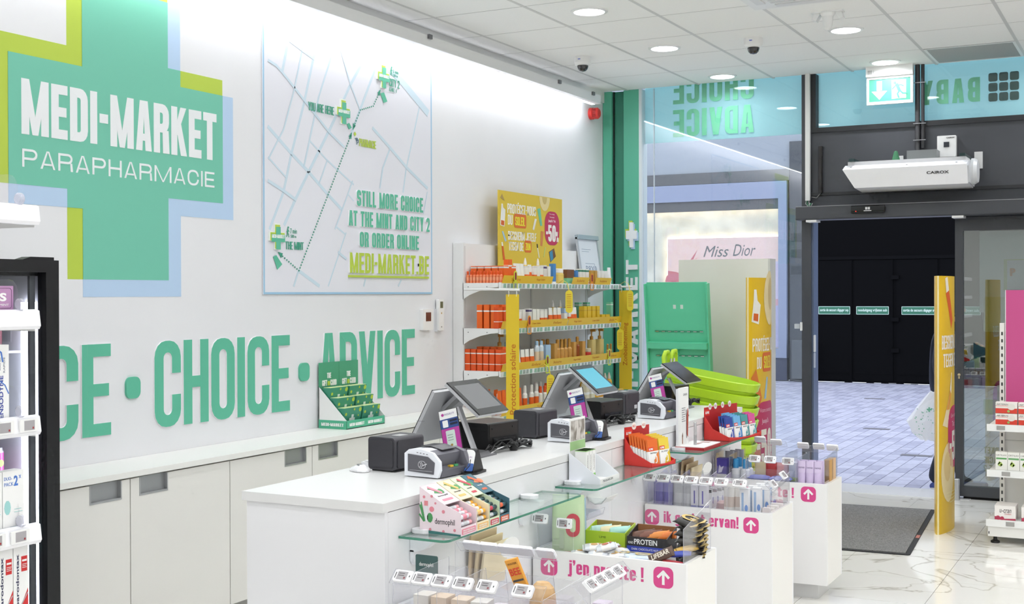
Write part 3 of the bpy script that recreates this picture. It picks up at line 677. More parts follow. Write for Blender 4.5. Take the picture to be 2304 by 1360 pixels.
for z in (0.55, 1.1, 1.85): MB().box(0.12, FY-0.09, z, 0.26, FY-0.045, z+0.07).build('hinge', mat('#0d0d0f', 0.6, spec=0.05), fac)
SG = mat('#2f6f55', 0.5)
for k, (a, tx) in enumerate(((-1.17, 'sortie de secours dégager svp'), (-0.49, 'nooduitgang vrijlaten aub'), (0.3, 'sortie de secours dégager svp'), (1.0, 'nooduitgang vrijlaten aub'))):
    t = thing('emergency_door_sticker', ('leftmost green sticker sortie de secours on the black door', 'green sticker nooduitgang vrijlaten aub on the black door', 'green sticker sortie de secours next to the totem', 'green sticker partly hidden behind the right totem')[k], 'sticker', (a, FY-0.047, 1.222), 0, 'emergency door stickers')
    w = 0.57 if k < 2 else 0.62
    MB().plate([rrect(0, 0, w, 0.145, 0.01)], (0, 0, 0), X, Z, 0.003).build('border', mat('#cfe5da', 0.5), t)
    MB().plate([rrect(0.008, 0.008, w-0.008, 0.137, 0.008)], (0, -0.003, 0), X, Z, 0.001).build('panel', SG, t)
    letters(sans(tx, 0.03, w-0.03, 0.04, 0.105, 0, 0.015), (0, -0.004, 0), X, Z, mat('#dff0e7', 0.5), 'lettering', t)
# grey facade and perfume shop window
MB().box(-1.69, FY-0.1, 0, -1.35, FY+0.05, 4.4).build('pier', mat('#4a4d52', 0.6), fac)
for z in (1.95, 2.25, 2.55): MB().box(-1.66, FY-0.105, z, -1.4, FY-0.1, z+0.16).build('louvre', mat('#2e3338', 0.5), fac)
MB().box(-1.6, FY-0.3, 0.05, -1.3, FY-0.1, 0.75).build('meter_box', mat('#585c60', 0.6), fac)
MB().box(-14, FY-0.12, 3.69, -1.69, FY+0.05, 3.9).build('lintel', mat('#5b5c5e', 0.7), fac)
MB().box(-14, FY-0.04, 3.9, 18, FY+0.05, 7.5).build('upper_wall', mat('#9aa0a8', 0.7), fac)
t = thing('perfume_shop_window', 'lit perfume shop window with pale blue frame across the street', 'shop window', (0, FY, 0))
FRM = mat('#8c94ac', 0.5)
for a in ((-7.5, 0.415, -1.73, 0.59), (-7.5, 3.36, -1.73, 3.68), (-1.885, 0.59, -1.73, 3.36)):
    MB().box(a[0], -0.16, a[1], a[2], 0.0, a[3]).build('frame', FRM, t)
MB().box(-7.5, -0.12, 3.17, -1.885, -0.105, 3.36).build('blind', mat('#5a5a5c', 0.6), t)
MB().box(-7.5, -0.1, 3.2, -1.9, -0.065, 3.23).build('display_lamp', mat('#fff0dc', 0.5, emit=9.6), t)
MB().box(-7.5, 0.045, 0.5, -1.8, 0.05, 3.4).build('back_wall', mat('#e6dcc9', 0.7, noise=0.25, scale=3.2), t)
MB().box(-7.5, -0.14, 0.0, -1.73, 0.0, 0.415).build('plinth', mat('#3b3f55', 0.6), t)
pk = MB(); pk.box(-4.08, -0.06, 0.75, -1.885, -0.03, 2.66); pk.build('pink_poster', mat('#e6bdb6', 0.6, emit=0.22), t)  # faint emission added to the print to brighten it
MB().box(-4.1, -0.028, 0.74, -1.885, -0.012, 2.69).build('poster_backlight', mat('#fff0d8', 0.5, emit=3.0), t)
letters(sans('Miss', -3.36, -2.86, 2.30, 2.51, 0.35) + sans('Dior', -2.78, -2.34, 2.31, 2.53, 0.35), (0, -0.061, 0), X, Z, mat('#3c3436', 0.5), 'lettering', t)
letters(sans('PARFUM', -3.1, -2.6, 2.235, 2.26), (0, -0.061, 0), X, Z, mat('#a07f7c', 0.5), 'subtitle', t)
MB().plate([[(-3.62, 2.25), (-3.56, 2.26), (-3.48, 2.44)], [(-3.55, 2.26), (-3.45, 2.3), (-3.5, 2.27)], [(-4.08, 1.7), (-3.9, 1.75), (-3.9, 2.02), (-4.08, 2.05)], disc2(-3.95, 1.85, 0.18)], (0, -0.061, 0), X, Z, 0.002).build('flower_print', mat('#d2485f', 0.5), t)
MB().plate([rc(-2.25, 1.5, -1.9, 2.2)], (0, -0.062, 0), X, Z, 0.002).build('lilac_print', mat('#dcc3de', 0.5), t)
MB().plate([rc(-2.3, 1.38, -1.89, 1.5)], (0, -0.063, 0), X, Z, 0.002).build('pink_shelf', mat('#e29aa8', 0.5), t)
MB().plate([rc(-2.3, 0.6, -1.89, 1.38)], (0, -0.064, 0), X, Z, 0.002).build('lilac_base', mat('#b7abd8', 0.5), t)
MB().box(-7.5, -0.1, 0.5, -1.885, -0.09, 3.36).build('pane', PANE, t)

# passer-by in dark clothes carrying a white plastic bag
t = thing('person', 'person in dark navy clothes walking past the open doors, mostly behind the totem', 'person', (2.815, 10.66, 0))
t.scale = (0.92, 0.92, 0.92)
def skin(name, pts, edges, m, parent, sub=2):
    me = bpy.data.meshes.new(name); me.from_pydata([p[:3] for p in pts], edges, []); me.materials.append(m)
    o = put(name, me, parent); sk = o.modifiers.new('skin', 'SKIN'); sk.use_smooth_shade = True
    for i, p in enumerate(pts):
        v = me.skin_vertices[0].data[i]; v.radius = (p[3], p[4] if len(p) > 4 else p[3]); v.use_root = (i == 0)
    ss = o.modifiers.new('subdivision', 'SUBSURF'); ss.levels = sub; ss.render_levels = sub
    return o
# walking to the right (+x): coordinates relative to the feet
B = [(0, 0, 0.92, 0.11, 0.13), (0.01, 0, 1.12, 0.1, 0.14), (0.02, 0, 1.32, 0.11, 0.17), (0.03, 0, 1.42, 0.07, 0.1), (0.045, 0, 1.48, 0.05, 0.05), (0.06, 0, 1.54, 0.065, 0.06), (0.075, 0, 1.61, 0.085, 0.075), (0.07, 0, 1.68, 0.07, 0.065),
     (0.02, -0.15, 1.38, 0.055), (-0.02, -0.2, 1.12, 0.043), (0.02, -0.21, 0.9, 0.034), (0.03, -0.21, 0.83, 0.03),
     (0.02, 0.15, 1.38, 0.055), (0.04, 0.2, 1.12, 0.043), (0.05, 0.2, 0.92, 0.034), (0.06, 0.2, 0.86, 0.03),
     (0.0, -0.08, 0.86, 0.095), (0.06, -0.085, 0.48, 0.062), (-0.08, -0.085, 0.1, 0.042), (0.02, -0.085, 0.04, 0.035),
     (0.0, 0.08, 0.86, 0.095), (0.09, 0.085, 0.48, 0.062), (0.14, 0.085, 0.08, 0.042), (0.25, 0.085, 0.04, 0.035)]
E_ = [(0, 1), (1, 2), (2, 3), (3, 4), (4, 5), (5, 6), (6, 7), (2, 8), (8, 9), (9, 10), (10, 11), (2, 12), (12, 13), (13, 14), (14, 15), (0, 16), (16, 17), (17, 18), (18, 19), (0, 20), (20, 21), (21, 22), (22, 23)]
body = skin('body', B, E_, mat('#23283a', 0.85), t)
MB().lathe([(0.001, -0.12), (0.06, -0.1), (0.082, -0.05), (0.085, 0.0), (0.07, 0.07), (0.03, 0.105), (0.001, 0.11)], 16, 0, (0, 0, 0), 1.05, 0.85).build('head', mat('#d9a98c', 0.6), t, (0.085, 0, 1.6))
MB().lathe([(0.001, 0.12), (0.05, 0.105), (0.088, 0.05), (0.094, 0.0), (0.088, -0.08), (0.05, -0.1)], 16, 0, (0, 0, 0), 1.0, 0.95).build('hair', mat('#191613', 0.8), t, (0.06, 0, 1.615))
MB().box(0.165, -0.012, 1.575, 0.195, 0.012, 1.605).build('nose', mat('#d9a98c', 0.6), t)
for s_ in (-1, 1):
    MB().box(0.155, s_*0.03-0.009, 1.612, 0.172, s_*0.03+0.009, 1.622).build('eye', BLACK, t)
    MB().lathe([(0.02, 0), (0.02, 0.012)], 8).build('ear', mat('#d9a98c', 0.6), t, (0.075, s_*0.078, 1.595), (R(90), 0, 0))
MB().box(0.155, -0.022, 1.548, 0.171, 0.022, 1.555).build('mouth', mat('#b06a62', 0.6), t)
for s_, hx, hz in ((-1, 0.03, 0.83), (1, 0.06, 0.85)):
    hb = [(hx, 0.205*s_, hz, 0.022, 0.03), (hx, 0.21*s_, hz-0.05, 0.015, 0.036), (hx, 0.21*s_, hz-0.085, 0.012, 0.034)]
    he = [(0, 1), (1, 2)]
    for f in range(4):
        a = len(hb); yy = 0.21*s_; xx = hx-0.027+f*0.018
        hb += [(xx, yy, hz-0.11, 0.008), (xx, yy-0.012*s_, hz-0.14-(0.01 if f in (1, 2) else 0), 0.007)]; he += [(2, a), (a, a+1)]
    a = len(hb); hb += [(hx+0.035, 0.2*s_, hz-0.06, 0.009), (hx+0.045, 0.19*s_, hz-0.09, 0.008)]; he += [(1, a), (a, a+1)]
    skin('hand', hb, he, mat('#d9a98c', 0.6), t, 1)
for x, yy in ((-0.02, -0.085), (0.2, 0.085)):
    MB().rbox(x-0.07, yy-0.045, 0, x+0.17, yy+0.045, 0.06, 0.03, 'y').build('shoe', mat('#39498c', 0.6), t)
    MB().box(x-0.06, yy-0.048, 0, x+0.16, yy+0.048, 0.015).build('sole', mat('#d8d8d8', 0.6), t)
b = thing('plastic_bag', 'white plastic carrier bag printed with small green crosses', 'bag', (2.735, 10.42, 0.42))
rings = []
for z, wx, wy, sh in ((0.0, 0.05, 0.03, -0.0), (0.06, 0.1, 0.06, -0.02), (0.15, 0.13, 0.08, -0.03), (0.24, 0.1, 0.06, 0.0), (0.33, 0.06, 0.035, 0.035), (0.38, 0.03, 0.02, 0.05)):
    rings.append([(sh+wx*math.cos(2*math.pi*i/14)*(1+0.12*math.sin(3*i+z*30)), wy*math.sin(2*math.pi*i/14)*(1+0.15*math.cos(2*i+z*20)), z+0.015*math.sin(i*2.3)) for i in range(14)])
MB().loft(rings, smooth=False).build('bag_body', film('bag_film', '#fbfcff', 0.4), b)
MB().tube([(0.05, 0, 0.36), (0.09, 0.02, 0.42), (0.13, 0.03, 0.33)], 0.01, 6).build('handle', film('bag_film', '#fbfcff', 0.4), b)
gc = MB(); random.seed(3)
for k in range(34):
    a = random.uniform(-0.09, 0.07); z = random.uniform(0.04, 0.26); s_ = random.choice((0.003, 0.0035, 0.0045))
    if k == 0: a, z, s_ = 0.03, 0.25, 0.016
    yy = -0.085*math.sqrt(max(0.05, 1-(a/0.135)**2))
    gc.plate(cross2(a, z, s_*2.4, s_*2.4), (0, yy-0.012, 0), X, Z, 0.001)
stuff(gc.build('cross_print', mat('#7cbfa4', 0.6), b))
# ================================================================== graphics on the left wall
# overlapping crosses: lime and blue, green where they overlap
t = thing('wall_cross_sign', 'huge green, lime and blue cross logo MEDI-MARKET PARAPHARMACIE on the wall', 'wall sign', (0, 4.395, 1.6))
oy, oz = 4.395, 1.6
limeR = [(4.071, 1.675, 4.72, 3.15), (3.66, 2.088, 5.128, 2.742)]
blueR = [(4.162, 1.593, 4.809, 3.07), (3.746, 2.003, 5.211, 2.66)]
ycut = sorted({v for r in limeR+blueR for v in (r[0], r[2])}); zcut = sorted({v for r in limeR+blueR for v in (r[1], r[3])})
cells = {'lime': [], 'blue': [], 'green': []}
for a, b in zip(ycut, ycut[1:]):
    for c, d in zip(zcut, zcut[1:]):
        my, mz = (a+b)/2, (c+d)/2
        i1 = any(r[0] < my < r[2] and r[1] < mz < r[3] for r in limeR); i2 = any(r[0] < my < r[2] and r[1] < mz < r[3] for r in blueR)
        k = 'green' if i1 and i2 else 'lime' if i1 else 'blue' if i2 else None
        if k: cells[k].append(rc(a-oy, c-oz, b-oy, d-oz))
def outline(v, h): return [[(y-oy, z-oz) for y, z in ((v[0], v[1]), (v[2], v[1]), (v[2], h[1]), (h[2], h[1]), (h[2], h[3]), (v[2], h[3]), (v[2], v[3]), (v[0], v[3]), (v[0], h[3]), (h[0], h[3]), (h[0], h[1]), (v[0], h[1]))]]
MB().plate(outline(*limeR), (0.0, 0, 0), Y, Z, 0.0007).build('lime_cross', LIME, t)
MB().plate(outline(*blueR), (0.0, 0, 0), Y, Z, 0.0014).build('blue_cross', SKYB, t)
MB().plate(cells['green'], (0.0, 0, 0), Y, Z, 0.0021).build('green_cross', mat('#74c4ab', 0.55), t)
for c, P in block('MEDI-MARKET', 3.815-oy, 5.078-oy, 2.31-oz, 2.555-oz, 0.2, 0.5, 0.07):
    MB().plate(P, (0.0022, 0, 0), Y, Z, 0.0012).build('letter', mat('#eef0f2', 0.55), t)
for c, P in block('PARAPHARMACIE', 3.818-oy, 5.06-oy, 2.166-oz, 2.246-oz, 0.13, 0.95, 0.2, 0.13):
    MB().plate(P, (0.0022, 0, 0), Y, Z, 0.0012).build('letter', mat('#eef0f2', 0.55), t)
# raised words
def word(txt, y0, y1, label, z0=0.94, z1=1.372):
    w = thing('wall_word', label, 'wall lettering', (0, y0, z0), 0, 'raised green words on the wall')
    for c, P in block(txt, 0, y1-y0, 0, z1-z0, 0.155, 0.455, 0.05):
        o = MB().plate(P, (0, 0, 0), Y, Z, 0.009, 0, 1).build('letter', [GREEN, mat('#f4f4f4', 0.5)], w)
    return w
word('PRICE', 3.38, 4.323, 'raised green word ending in CE on the wall beside the fridge')
word('CHOICE', 4.61, 5.683, 'raised green word CHOICE on the wall'); word('ADVICE', 5.965, 7.018, 'raised green word ADVICE on the wall behind the gift cards')
for a, lab in ((4.42, 'raised green dot between CE and CHOICE on the wall'), (5.772, 'raised green dot between CHOICE and ADVICE on the wall')):
    tag(MB().plate([rrect(0, 0, 0.093, 0.105, 0.032, 5)], (0, 0, 0), Y, Z, 0.012).build('wall_dot', GREEN, None, (0, a, 1.1)), lab, 'wall dot')

# city map panel
MY, MZ = 5.452, 1.604
t = thing('map_panel', 'large pale city map board with route between the shops on the wall', 'map', (0.002, MY, MZ))
MB().box(0, 0, 0, 0.006, 1.79, 1.54).build('board', mat('#e6e6ee', 0.5), t)
bd = MB()
for a in ((0, 0, 1.79, 0.012), (0, 1.528, 1.79, 1.54), (0, 0.012, 0.012, 1.528), (1.778, 0.012, 1.79, 1.528)): bd.plate([rc(*a)], (0.006, 0, 0), Y, Z, 0.0012)
bd.build('border', mat('#9fc6e2', 0.5), t)
ROADS=[
(0.018,[(5.692, 3.09), (5.626, 2.871)]),
(0.0135,[(5.692, 3.053), (5.918, 2.988)]),
(0.009,[(5.83, 3.088), (5.734, 2.784), (5.634, 2.539), (5.499, 2.361)]),
(0.0158,[(5.957, 3.088), (5.914, 2.983), (5.824, 2.712), (5.702, 2.399), (5.632, 2.184), (5.51, 1.971)]),
(0.0112,[(6.122, 3.089), (5.965, 2.769), (5.822, 2.348)]),
(0.009,[(6.184, 3.093), (6.288, 2.893), (6.391, 2.748)]),
(0.018,[(6.451, 3.086), (6.288, 2.887), (6.075, 2.591), (5.863, 2.314), (5.74, 2.149), (5.641, 2.001)]),
(0.0158,[(6.595, 3.089), (6.391, 2.748), (6.298, 2.597)]),
(0.0135,[(5.503, 2.909), (5.569, 2.893), (5.626, 2.862), (5.834, 2.726), (6.064, 2.576), (6.218, 2.502)]),
(0.018,[(5.5, 2.538), (5.702, 2.412), (5.863, 2.321), (6.051, 2.202), (6.193, 2.12)]),
(0.009,[(5.499, 2.367), (5.652, 2.272)]),
(0.0158,[(5.498, 2.237), (5.632, 2.191), (5.74, 2.149)]),
(0.009,[(5.874, 2.504), (6.042, 2.407), (6.319, 2.28)]),
(0.009,[(6.048, 2.401), (5.967, 2.259)]),
(0.009,[(6.307, 2.299), (6.126, 1.999)]),
(0.0067,[(6.261, 2.216), (6.318, 2.18)]),
(0.018,[(6.532, 2.651), (6.728, 2.548), (6.933, 2.434), (7.181, 2.322)]),
(0.0112,[(6.728, 2.548), (6.64, 2.408), (6.608, 2.282)]),
(0.0112,[(7.083, 2.852), (6.92, 2.433), (6.88, 2.274)]),
(0.045,[(6.632, 3.091), (6.833, 3.016), (7.184, 2.836)]),
(0.0067,[(7.181, 2.295), (7.133, 2.147)]),
(0.018,[(5.768, 1.74), (5.963, 1.654)]),
(0.0112,[(5.768, 1.74), (5.723, 1.652)]),
(0.0135,[(6.158, 1.857), (6.236, 1.82)]),
(0.009,[(6.237, 1.978), (6.055, 1.654)]),
(0.0112,[(6.443, 1.696), (6.426, 1.656)]),
(0.0112,[(6.851, 1.693), (6.82, 1.658)]),
(0.009,[(6.137, 2.012), (6.226, 1.971)]),
]

for k, (w, pts) in enumerate(ROADS): MB().plate(line2([(a-MY, b-MZ) for a, b in pts], w*1.15), (0.006+0.0007*(k % 3), 0, 0), Y, Z, 0.0008).build('street', mat('#cbdde9', 0.55), t)
dots = []
for pts in ([(6.286, 2.575), (5.768, 1.74), (5.601, 1.829)], [(6.321, 2.639), (6.391, 2.748), (6.533, 2.791), (6.601, 2.885)]):
    for (a, b), (c, d) in zip(pts, pts[1:]):
        L = math.hypot(c-a, d-b); n = int(L/0.019)
        dots += [disc2(a+(c-a)*i/n-MY, b+(d-b)*i/n-MZ, 0.0052, 8) for i in range(n)]
for (a, b), ang in (((6.601, 2.885), 60), ((6.321, 2.639), 245), ((6.286, 2.575), 60), ((5.601, 1.829), 150)):
    r_ = R(ang)
    dots.append([(a-MY+0.03*math.cos(r_+q), b-MZ+0.03*math.sin(r_+q)) for q in (0.6, 2.6, math.pi, -2.6)][:3] if False else [(a-MY+0.028*math.cos(r_), b-MZ+0.028*math.sin(r_)), (a-MY+0.02*math.cos(r_+2.3), b-MZ+0.02*math.sin(r_+2.3)), (a-MY+0.02*math.cos(r_-2.3), b-MZ+0.02*math.sin(r_-2.3))])
MB().plate(dots, (0.0088, 0, 0), Y, Z, 0.0012).build('route', mat('#3d9a80', 0.55), t)
for cy, cz, w, h in ((6.644, 2.99, 0.128, 0.138), (6.206, 2.708, 0.13, 0.138), (5.568, 1.924, 0.126, 0.134)):
    MB().plate(cross2(cy-MY-0.004, cz-MZ+0.005, w*1.1, h*1.1), (0.006, 0, 0), Y, Z, 0.01).build('marker_edge', mat('#eef3ea', 0.5), t)
    MB().plate(cross2(cy-MY-0.003, cz-MZ+0.004, w, h), (0.016, 0, 0), Y, Z, 0.001).build('marker_lime', LIME, t)
    MB().plate(cross2(cy-MY+0.003, cz-MZ-0.004, w*0.95, h*0.95), (0.017, 0, 0), Y, Z, 0.001).build('marker_cross', GREEN, t)
    MB().plate(flat(block('MEDI-MARKET', cy-MY-w*0.43, cy-MY+w*0.45, cz-MZ-0.004, cz-MZ+0.016, 0.2, 0.46)), (0.018, 0, 0), Y, Z, 0.0008).build('marker_text', mat('#f2f4f2', 0.5), t)
pg = [[(6.614, 2.884), (6.656, 2.895), (6.693, 2.842), (6.65, 2.827)], [(6.246, 2.643), (6.271, 2.654), (6.298, 2.627), (6.268, 2.613)], [(5.534, 1.815), (5.562, 1.824), (5.614, 1.774), (5.571, 1.743)]]
MB().plate([[(a-MY, b-MZ) for a, b in q][::-1] for q in pg], (0.0088, 0, 0), Y, Z, 0.0012).build('shop_blocks', GREEN, t)
MB().plate([[(a-MY, b-MZ) for a, b in ((6.332, 2.578), (6.346, 2.593), (6.332, 2.607), (6.318, 2.592))]], (0.0088, 0, 0), Y, Z, 0.0012).build('pharmacy_block', LIME, t)
TG = mat('#46a487', 0.55)
for s_, a, b, c, d, st, m_ in (('YOU ARE HERE', 5.861, 6.115, 2.679, 2.729, 0.12, TG), ('CITY 2', 6.718, 6.838, 2.945, 2.996, 0.12, TG), ('LEVEL -1', 6.718, 6.802, 2.913, 2.937, 0.1, TG), ('PHARMACIE', 6.378, 6.563, 2.523, 2.571, 0.12, LIME), ('THE MINT', 5.646, 5.813, 1.86, 1.905, 0.12, TG)):
    letters(flat(block(s_, a-MY, b-MY, c-MZ, d-MZ, st, 0.4)), (0.0088, 0, 0), Y, Z, m_, 'lettering', t)
for s_, a, b, c, d in (('3 min', 6.762, 6.825, 3.036, 3.058), ('350 m', 6.764, 6.815, 3.014, 3.031), ('7 min', 5.689, 5.749, 1.952, 1.981), ('500 m', 5.693, 5.743, 1.927, 1.945)):
    letters(sans(s_, a-MY, b-MY, c-MZ, d-MZ), (0.0088, 0, 0), Y, Z, TG, 'lettering', t)
for a, b, k in ((6.741, 3.045, 1.0), (5.667, 1.96, 1.05)):
    a -= MY; b -= MZ
    fig = [disc2(a+0.004, b+0.024*k, 0.006)] + line2([(a, b+0.015*k), (a-0.002, b-0.004*k)], 0.009) + line2([(a-0.002, b-0.004*k), (a+0.006, b-0.014*k), (a+0.009, b-0.028*k)], 0.005) + line2([(a-0.003, b-0.004*k), (a-0.006, b-0.016*k), (a-0.013, b-0.027*k)], 0.005) + line2([(a-0.01, b), (a, b+0.013*k), (a+0.011, b+0.002*k)], 0.004)
    MB().plate(fig, (0.0088, 0, 0), Y, Z, 0.0012).build('walking_figure', TG, t)
MB().plate(line2([(0.882, 0.962), (0.9, 0.955), (0.915, 0.955), (0.916, 0.94), (0.9, 0.935)], 0.005)+line2([(0.9, 0.955), (0.898, 0.925)], 0.004)+[disc2(0.9, 0.957, 0.011)], (0.0088, 0, 0), Y, Z, 0.0012).build('pharmacy_cup', mat('#55707e', 0.5), t)
for s_, a, b, c, d, m_, st in (('STILL MORE CHOICE', 6.341, 7.112, 2.15, 2.249, GREEN, 0.185), ('AT THE MINT AND CITY 2', 6.254, 7.197, 2.024, 2.119, GREEN, 0.185), ('OR ORDER ONLINE', 6.37, 7.059, 1.898, 1.991, GREEN, 0.185), ('MEDI-MARKET.BE', 6.264, 7.187, 1.735, 1.86, LIME, 0.17)):
    g = block(s_, a-MY, b-MY, c-MZ, d-MZ, st, 0.43, 0.06)
    for c, P in g: MB().plate(P, (0.006, 0, 0), Y, Z, 0.01, 0, 1).build('raised_letter', [m_, mat('#f4f4f4', 0.5)], t)
letters([rc(6.258-MY, 1.708-MZ, 7.186-MY, 1.721-MZ)], (0.006, 0, 0), Y, Z, LIME, 'underline', t, 0.01)

# two thermostats
t = thing('thermostat', 'white square thermostat with reddish brown screen on the wall', 'thermostat', (0, 7.09, 1.36))
MB().rbox(0, 0, 0, 0.03, 0.13, 0.142, 0.006, 'x').build('casing', WHITE, t); MB().box(0.03, 0.035, 0.06, 0.0315, 0.1, 0.12).build('screen', mat('#6b4438', 0.3), t)
t = thing('wall_remote', 'slim white remote control with green screen in a wall holder', 'remote control', (0, 7.285, 1.352))
MB().rbox(0.008, 0.008, 0, 0.032, 0.074, 0.215, 0.006, 'x').build('remote', WHITE, t); MB().box(0.032, 0.024, 0.155, 0.033, 0.06, 0.2).build('screen', mat('#6f6f52', 0.3), t)
MB().box(0, 0, -0.005, 0.02, 0.082, 0.15).build('holder', mat('#dcdce0', 0.4), t)
MB().box(0.032, 0.036, 0.115, 0.033, 0.046, 0.125).build('button', mat('#c9a046', 0.4), t); MB().box(0.032, 0.034, 0.022, 0.033, 0.048, 0.03).build('button', mat('#a8a49e', 0.4), t)

# ================================================================== low cabinets under the wall
CABM = mat('#e9e7e2', 0.28, noise=0.01, scale=2)
tp = MB().box(0.002, 3.46, 0.787, 0.352, 7.5, 0.813).build('worktop', mat('#f1f0ec', 0.3)); tag(tp, 'long cream worktop running along the wall under the lettering', 'worktop')
seams = [3.46, 4.114, 4.782, 5.452, 6.121, 6.79, 7.48]
hand = [None, None, None, None, None, None]
for k in range(6):
    a, b = seams[k], seams[k+1]
    t = thing('cabinet', ('cream low cabinet next to the black fridge', 'cream low cabinet second from the fridge', 'cream low cabinet third from the fridge', 'cream low cabinet left of the gift card display, fourth from the fridge', 'cream low cabinet under the gift card display, fifth from the fridge', 'cream low cabinet last before the sun care shelving')[k], 'cabinet', (0.002, a, 0), 0, 'low cabinets along the wall')
    MB().box(0, 0.001, 0.06, 0.315, b-a-0.001, 0.787).build('body', mat('#c9c7c2', 0.5), t)
    MB().box(0.02, 0.001, 0, 0.28, b-a-0.001, 0.06).build('plinth', mat('#b9b8b5', 0.5), t)
    # door with a cut-out for the recessed pull
    w = b-a-0.003; hr = k % 2 == 0
    h0, h1 = (w-0.235, w-0.05) if hr else (0.055, 0.235)
    d = MB().box(0.318, 0.003, 0.065, 0.336, w, 0.695); d.box(0.318, 0.003, 0.695, 0.336, h0, 0.778); d.box(0.318, h1, 0.695, 0.336, w, 0.778)
    d = d.build('door', CABM, t)
    MB().box(0.317, h0, 0.695, 0.319, h1, 0.778).build('pull_recess', mat('#a9abad', 0.35, 0.5), d)
    fr = MB().box(0.319, h0, 0.695, 0.338, h1, 0.703); fr.box(0.319, h0, 0.703, 0.338, h0+0.006, 0.778); fr.box(0.319, h1-0.006, 0.703, 0.338, h1, 0.778); fr.build('pull_frame', mat('#b8b9bb', 0.3, 0.6), d)

# gift-card display on the worktop
G2 = mat('#4da07c', 0.5); G3 = mat('#53b48f', 0.5)
t = thing('gift_card_display', 'green cardboard counter display headed THE GIFT CARD with white sides', 'card display', (0.012, 5.95, 0.813))
DW, DD = 0.4, 0.2
MB().box(0, 0, 0, 0.004, DW*0.5-0.001, 0.385).build('header', G2, t); MB().box(0, DW*0.5+0.001, 0, 0.004, DW, 0.385).build('header', G2, t)
for k in range(2):
    a = k*DW*0.5
    letters(flat(block('THE', a+0.078, a+0.118, 0.29, 0.322, 0.2, 0.46)) + flat(block('GIFT', a+0.03, a+0.078, 0.245, 0.28, 0.2, 0.46)) + flat(block('CARD', a+0.112, a+0.172, 0.245, 0.28, 0.2, 0.46)), (0.0042, 0, 0), Y, Z, PAPER, 'lettering', t)
    letters([rc(a+0.083, 0.246, a+0.107, 0.272)], (0.0042, 0, 0), Y, Z, LIME, 'gift_icon', t)
for y in (0, DW-0.003):
    MB().prism([(0.0, 0), (DD, 0), (DD, 0.05), (0.004, 0.24), (0.0, 0.24)], 'y', y, y+0.003).build('side_wall', PAPER, t)
MB().box(0.004, 0.003, 0, DD, DW-0.003, 0.004).build('tray', PAPER, t)
MB().box(DD-0.003, 0, 0, DD, DW, 0.05).build('front_lip', G3, t)
MB().plate([rc(0, 0.0, DD, 0.05)], (0, -0.0005, 0), X, Z, 0.0008).build('side_band', G3, t)
letters(flat(block('MEDI-MARKET', 0.02, 0.18, 0.016, 0.034, 0.2, 0.46)), (0.0, -0.0015, 0), X, Z, PAPER, 'lettering', t)
for a in (0.03, 0.22): letters(flat(block('MEDI-MARKET', a, a+0.15, 0.016, 0.034, 0.2, 0.46)), (DD+0.0002, 0, 0), Y, Z, PAPER, 'lettering', t)
nm = ('upper', 'middle', 'lower')
for k in range(2):
    for j in range(3):
        s_ = thing('gift_card_stack', f'stack of green gift cards in the {nm[j]} slot of the {("left","right")[k]} column', 'gift cards', (0.012+0.03+j*0.05, 5.95+0.012+k*0.195, 0.813+0.152-j*0.058), 0, 'gift card stacks')
        h = 0.085
        MB().prism([(0, 0), (0.034, 0), (0.05, h), (-0.006, h)], 'y', 0, 0.175).build('cards', mat('#3f9478', 0.45), s_)
        MB().box(-0.004, 0.002, h, 0.046, 0.173, h+0.002).build('card_edges', mat('#d6e6a8', 0.5), s_)
        u = Vector((0.016, 0, h)).normalized()
        bl = [disc2(0.16, 0.07, 0.014, 8), disc2(0.02, 0.05, 0.01, 7), disc2(0.1, 0.075, 0.008, 7), disc2(0.148, 0.035, 0.006, 6)]
        MB().plate(bl, (0.0345, 0, 0), Y, u, 0.0008).build('leaf_print', LIME, s_)
        MB().plate([rc(0.06, 0, 0.115, 0.025), rc(0.078, 0.02, 0.1, 0.045)], (0.0345, 0, 0), Y, u, 0.0008).build('logo_print', mat('#dfe9e4', 0.5), s_)

# ================================================================== drinks fridge and toothpaste shelving at the left edge
t = thing('drinks_fridge', 'black framed glass door drinks fridge lit by an inner LED strip', 'fridge', (0.003, 2.486, 0))
FX, FW, FH = 0.62, 0.93, 1.735
bodyf = MB(); bodyf.box(0.0, 0, 0, 0.03, FW, FH); bodyf.box(0.03, 0, 0, FX, 0.03, FH); bodyf.box(0.03, FW-0.03, 0, FX, FW, FH); bodyf.box(0.03, 0.03, 0, FX, FW-0.03, 0.12); bodyf.box(0.03, 0.03, FH-0.06, FX, FW-0.03, FH)
bodyf.build('cabinet', mat('#1b1b1d', 0.4), t)
ln = MB(); ln.box(0.031, 0.031, 0.12, 0.035, FW-0.031, FH-0.06); ln.box(0.035, FW-0.035, 0.12, FX-0.01, FW-0.031, FH-0.06); ln.build('liner', mat('#c9cbd0', 0.4), t)
dr = MB()
for a in ((0, 0, 0.07, FH), (FW-0.062, 0, FW, FH), (0.07, 0, FW-0.062, 0.08), (0.07, FH-0.046, FW-0.062, FH)): dr.box(FX, a[0], a[1], FX+0.045, a[2], a[3])
dr = dr.build('door', mat('#1d1d1f', 0.35), t)
MB().box(FX+0.015, 0.07, 0.08, FX+0.025, FW-0.062, FH-0.046).build('pane', glass('fridge_glass', (0.96, 0.97, 0.98), 1.3), dr)
MB().box(FX-0.012, FW-0.1, 0.12, FX, FW-0.075, FH-0.06).build('gasket', mat('#55575c', 0.6), dr)
MB().prism([(FW-0.16, 0.0), (FW-0.01, 0.0), (FW-0.01, 0.012), (FW-0.12, 0.012)], 'x', FX-0.02, FX+0.03).build('hinge', mat('#2a2a2c', 0.4, 0.4), t, (0, 0, FH))
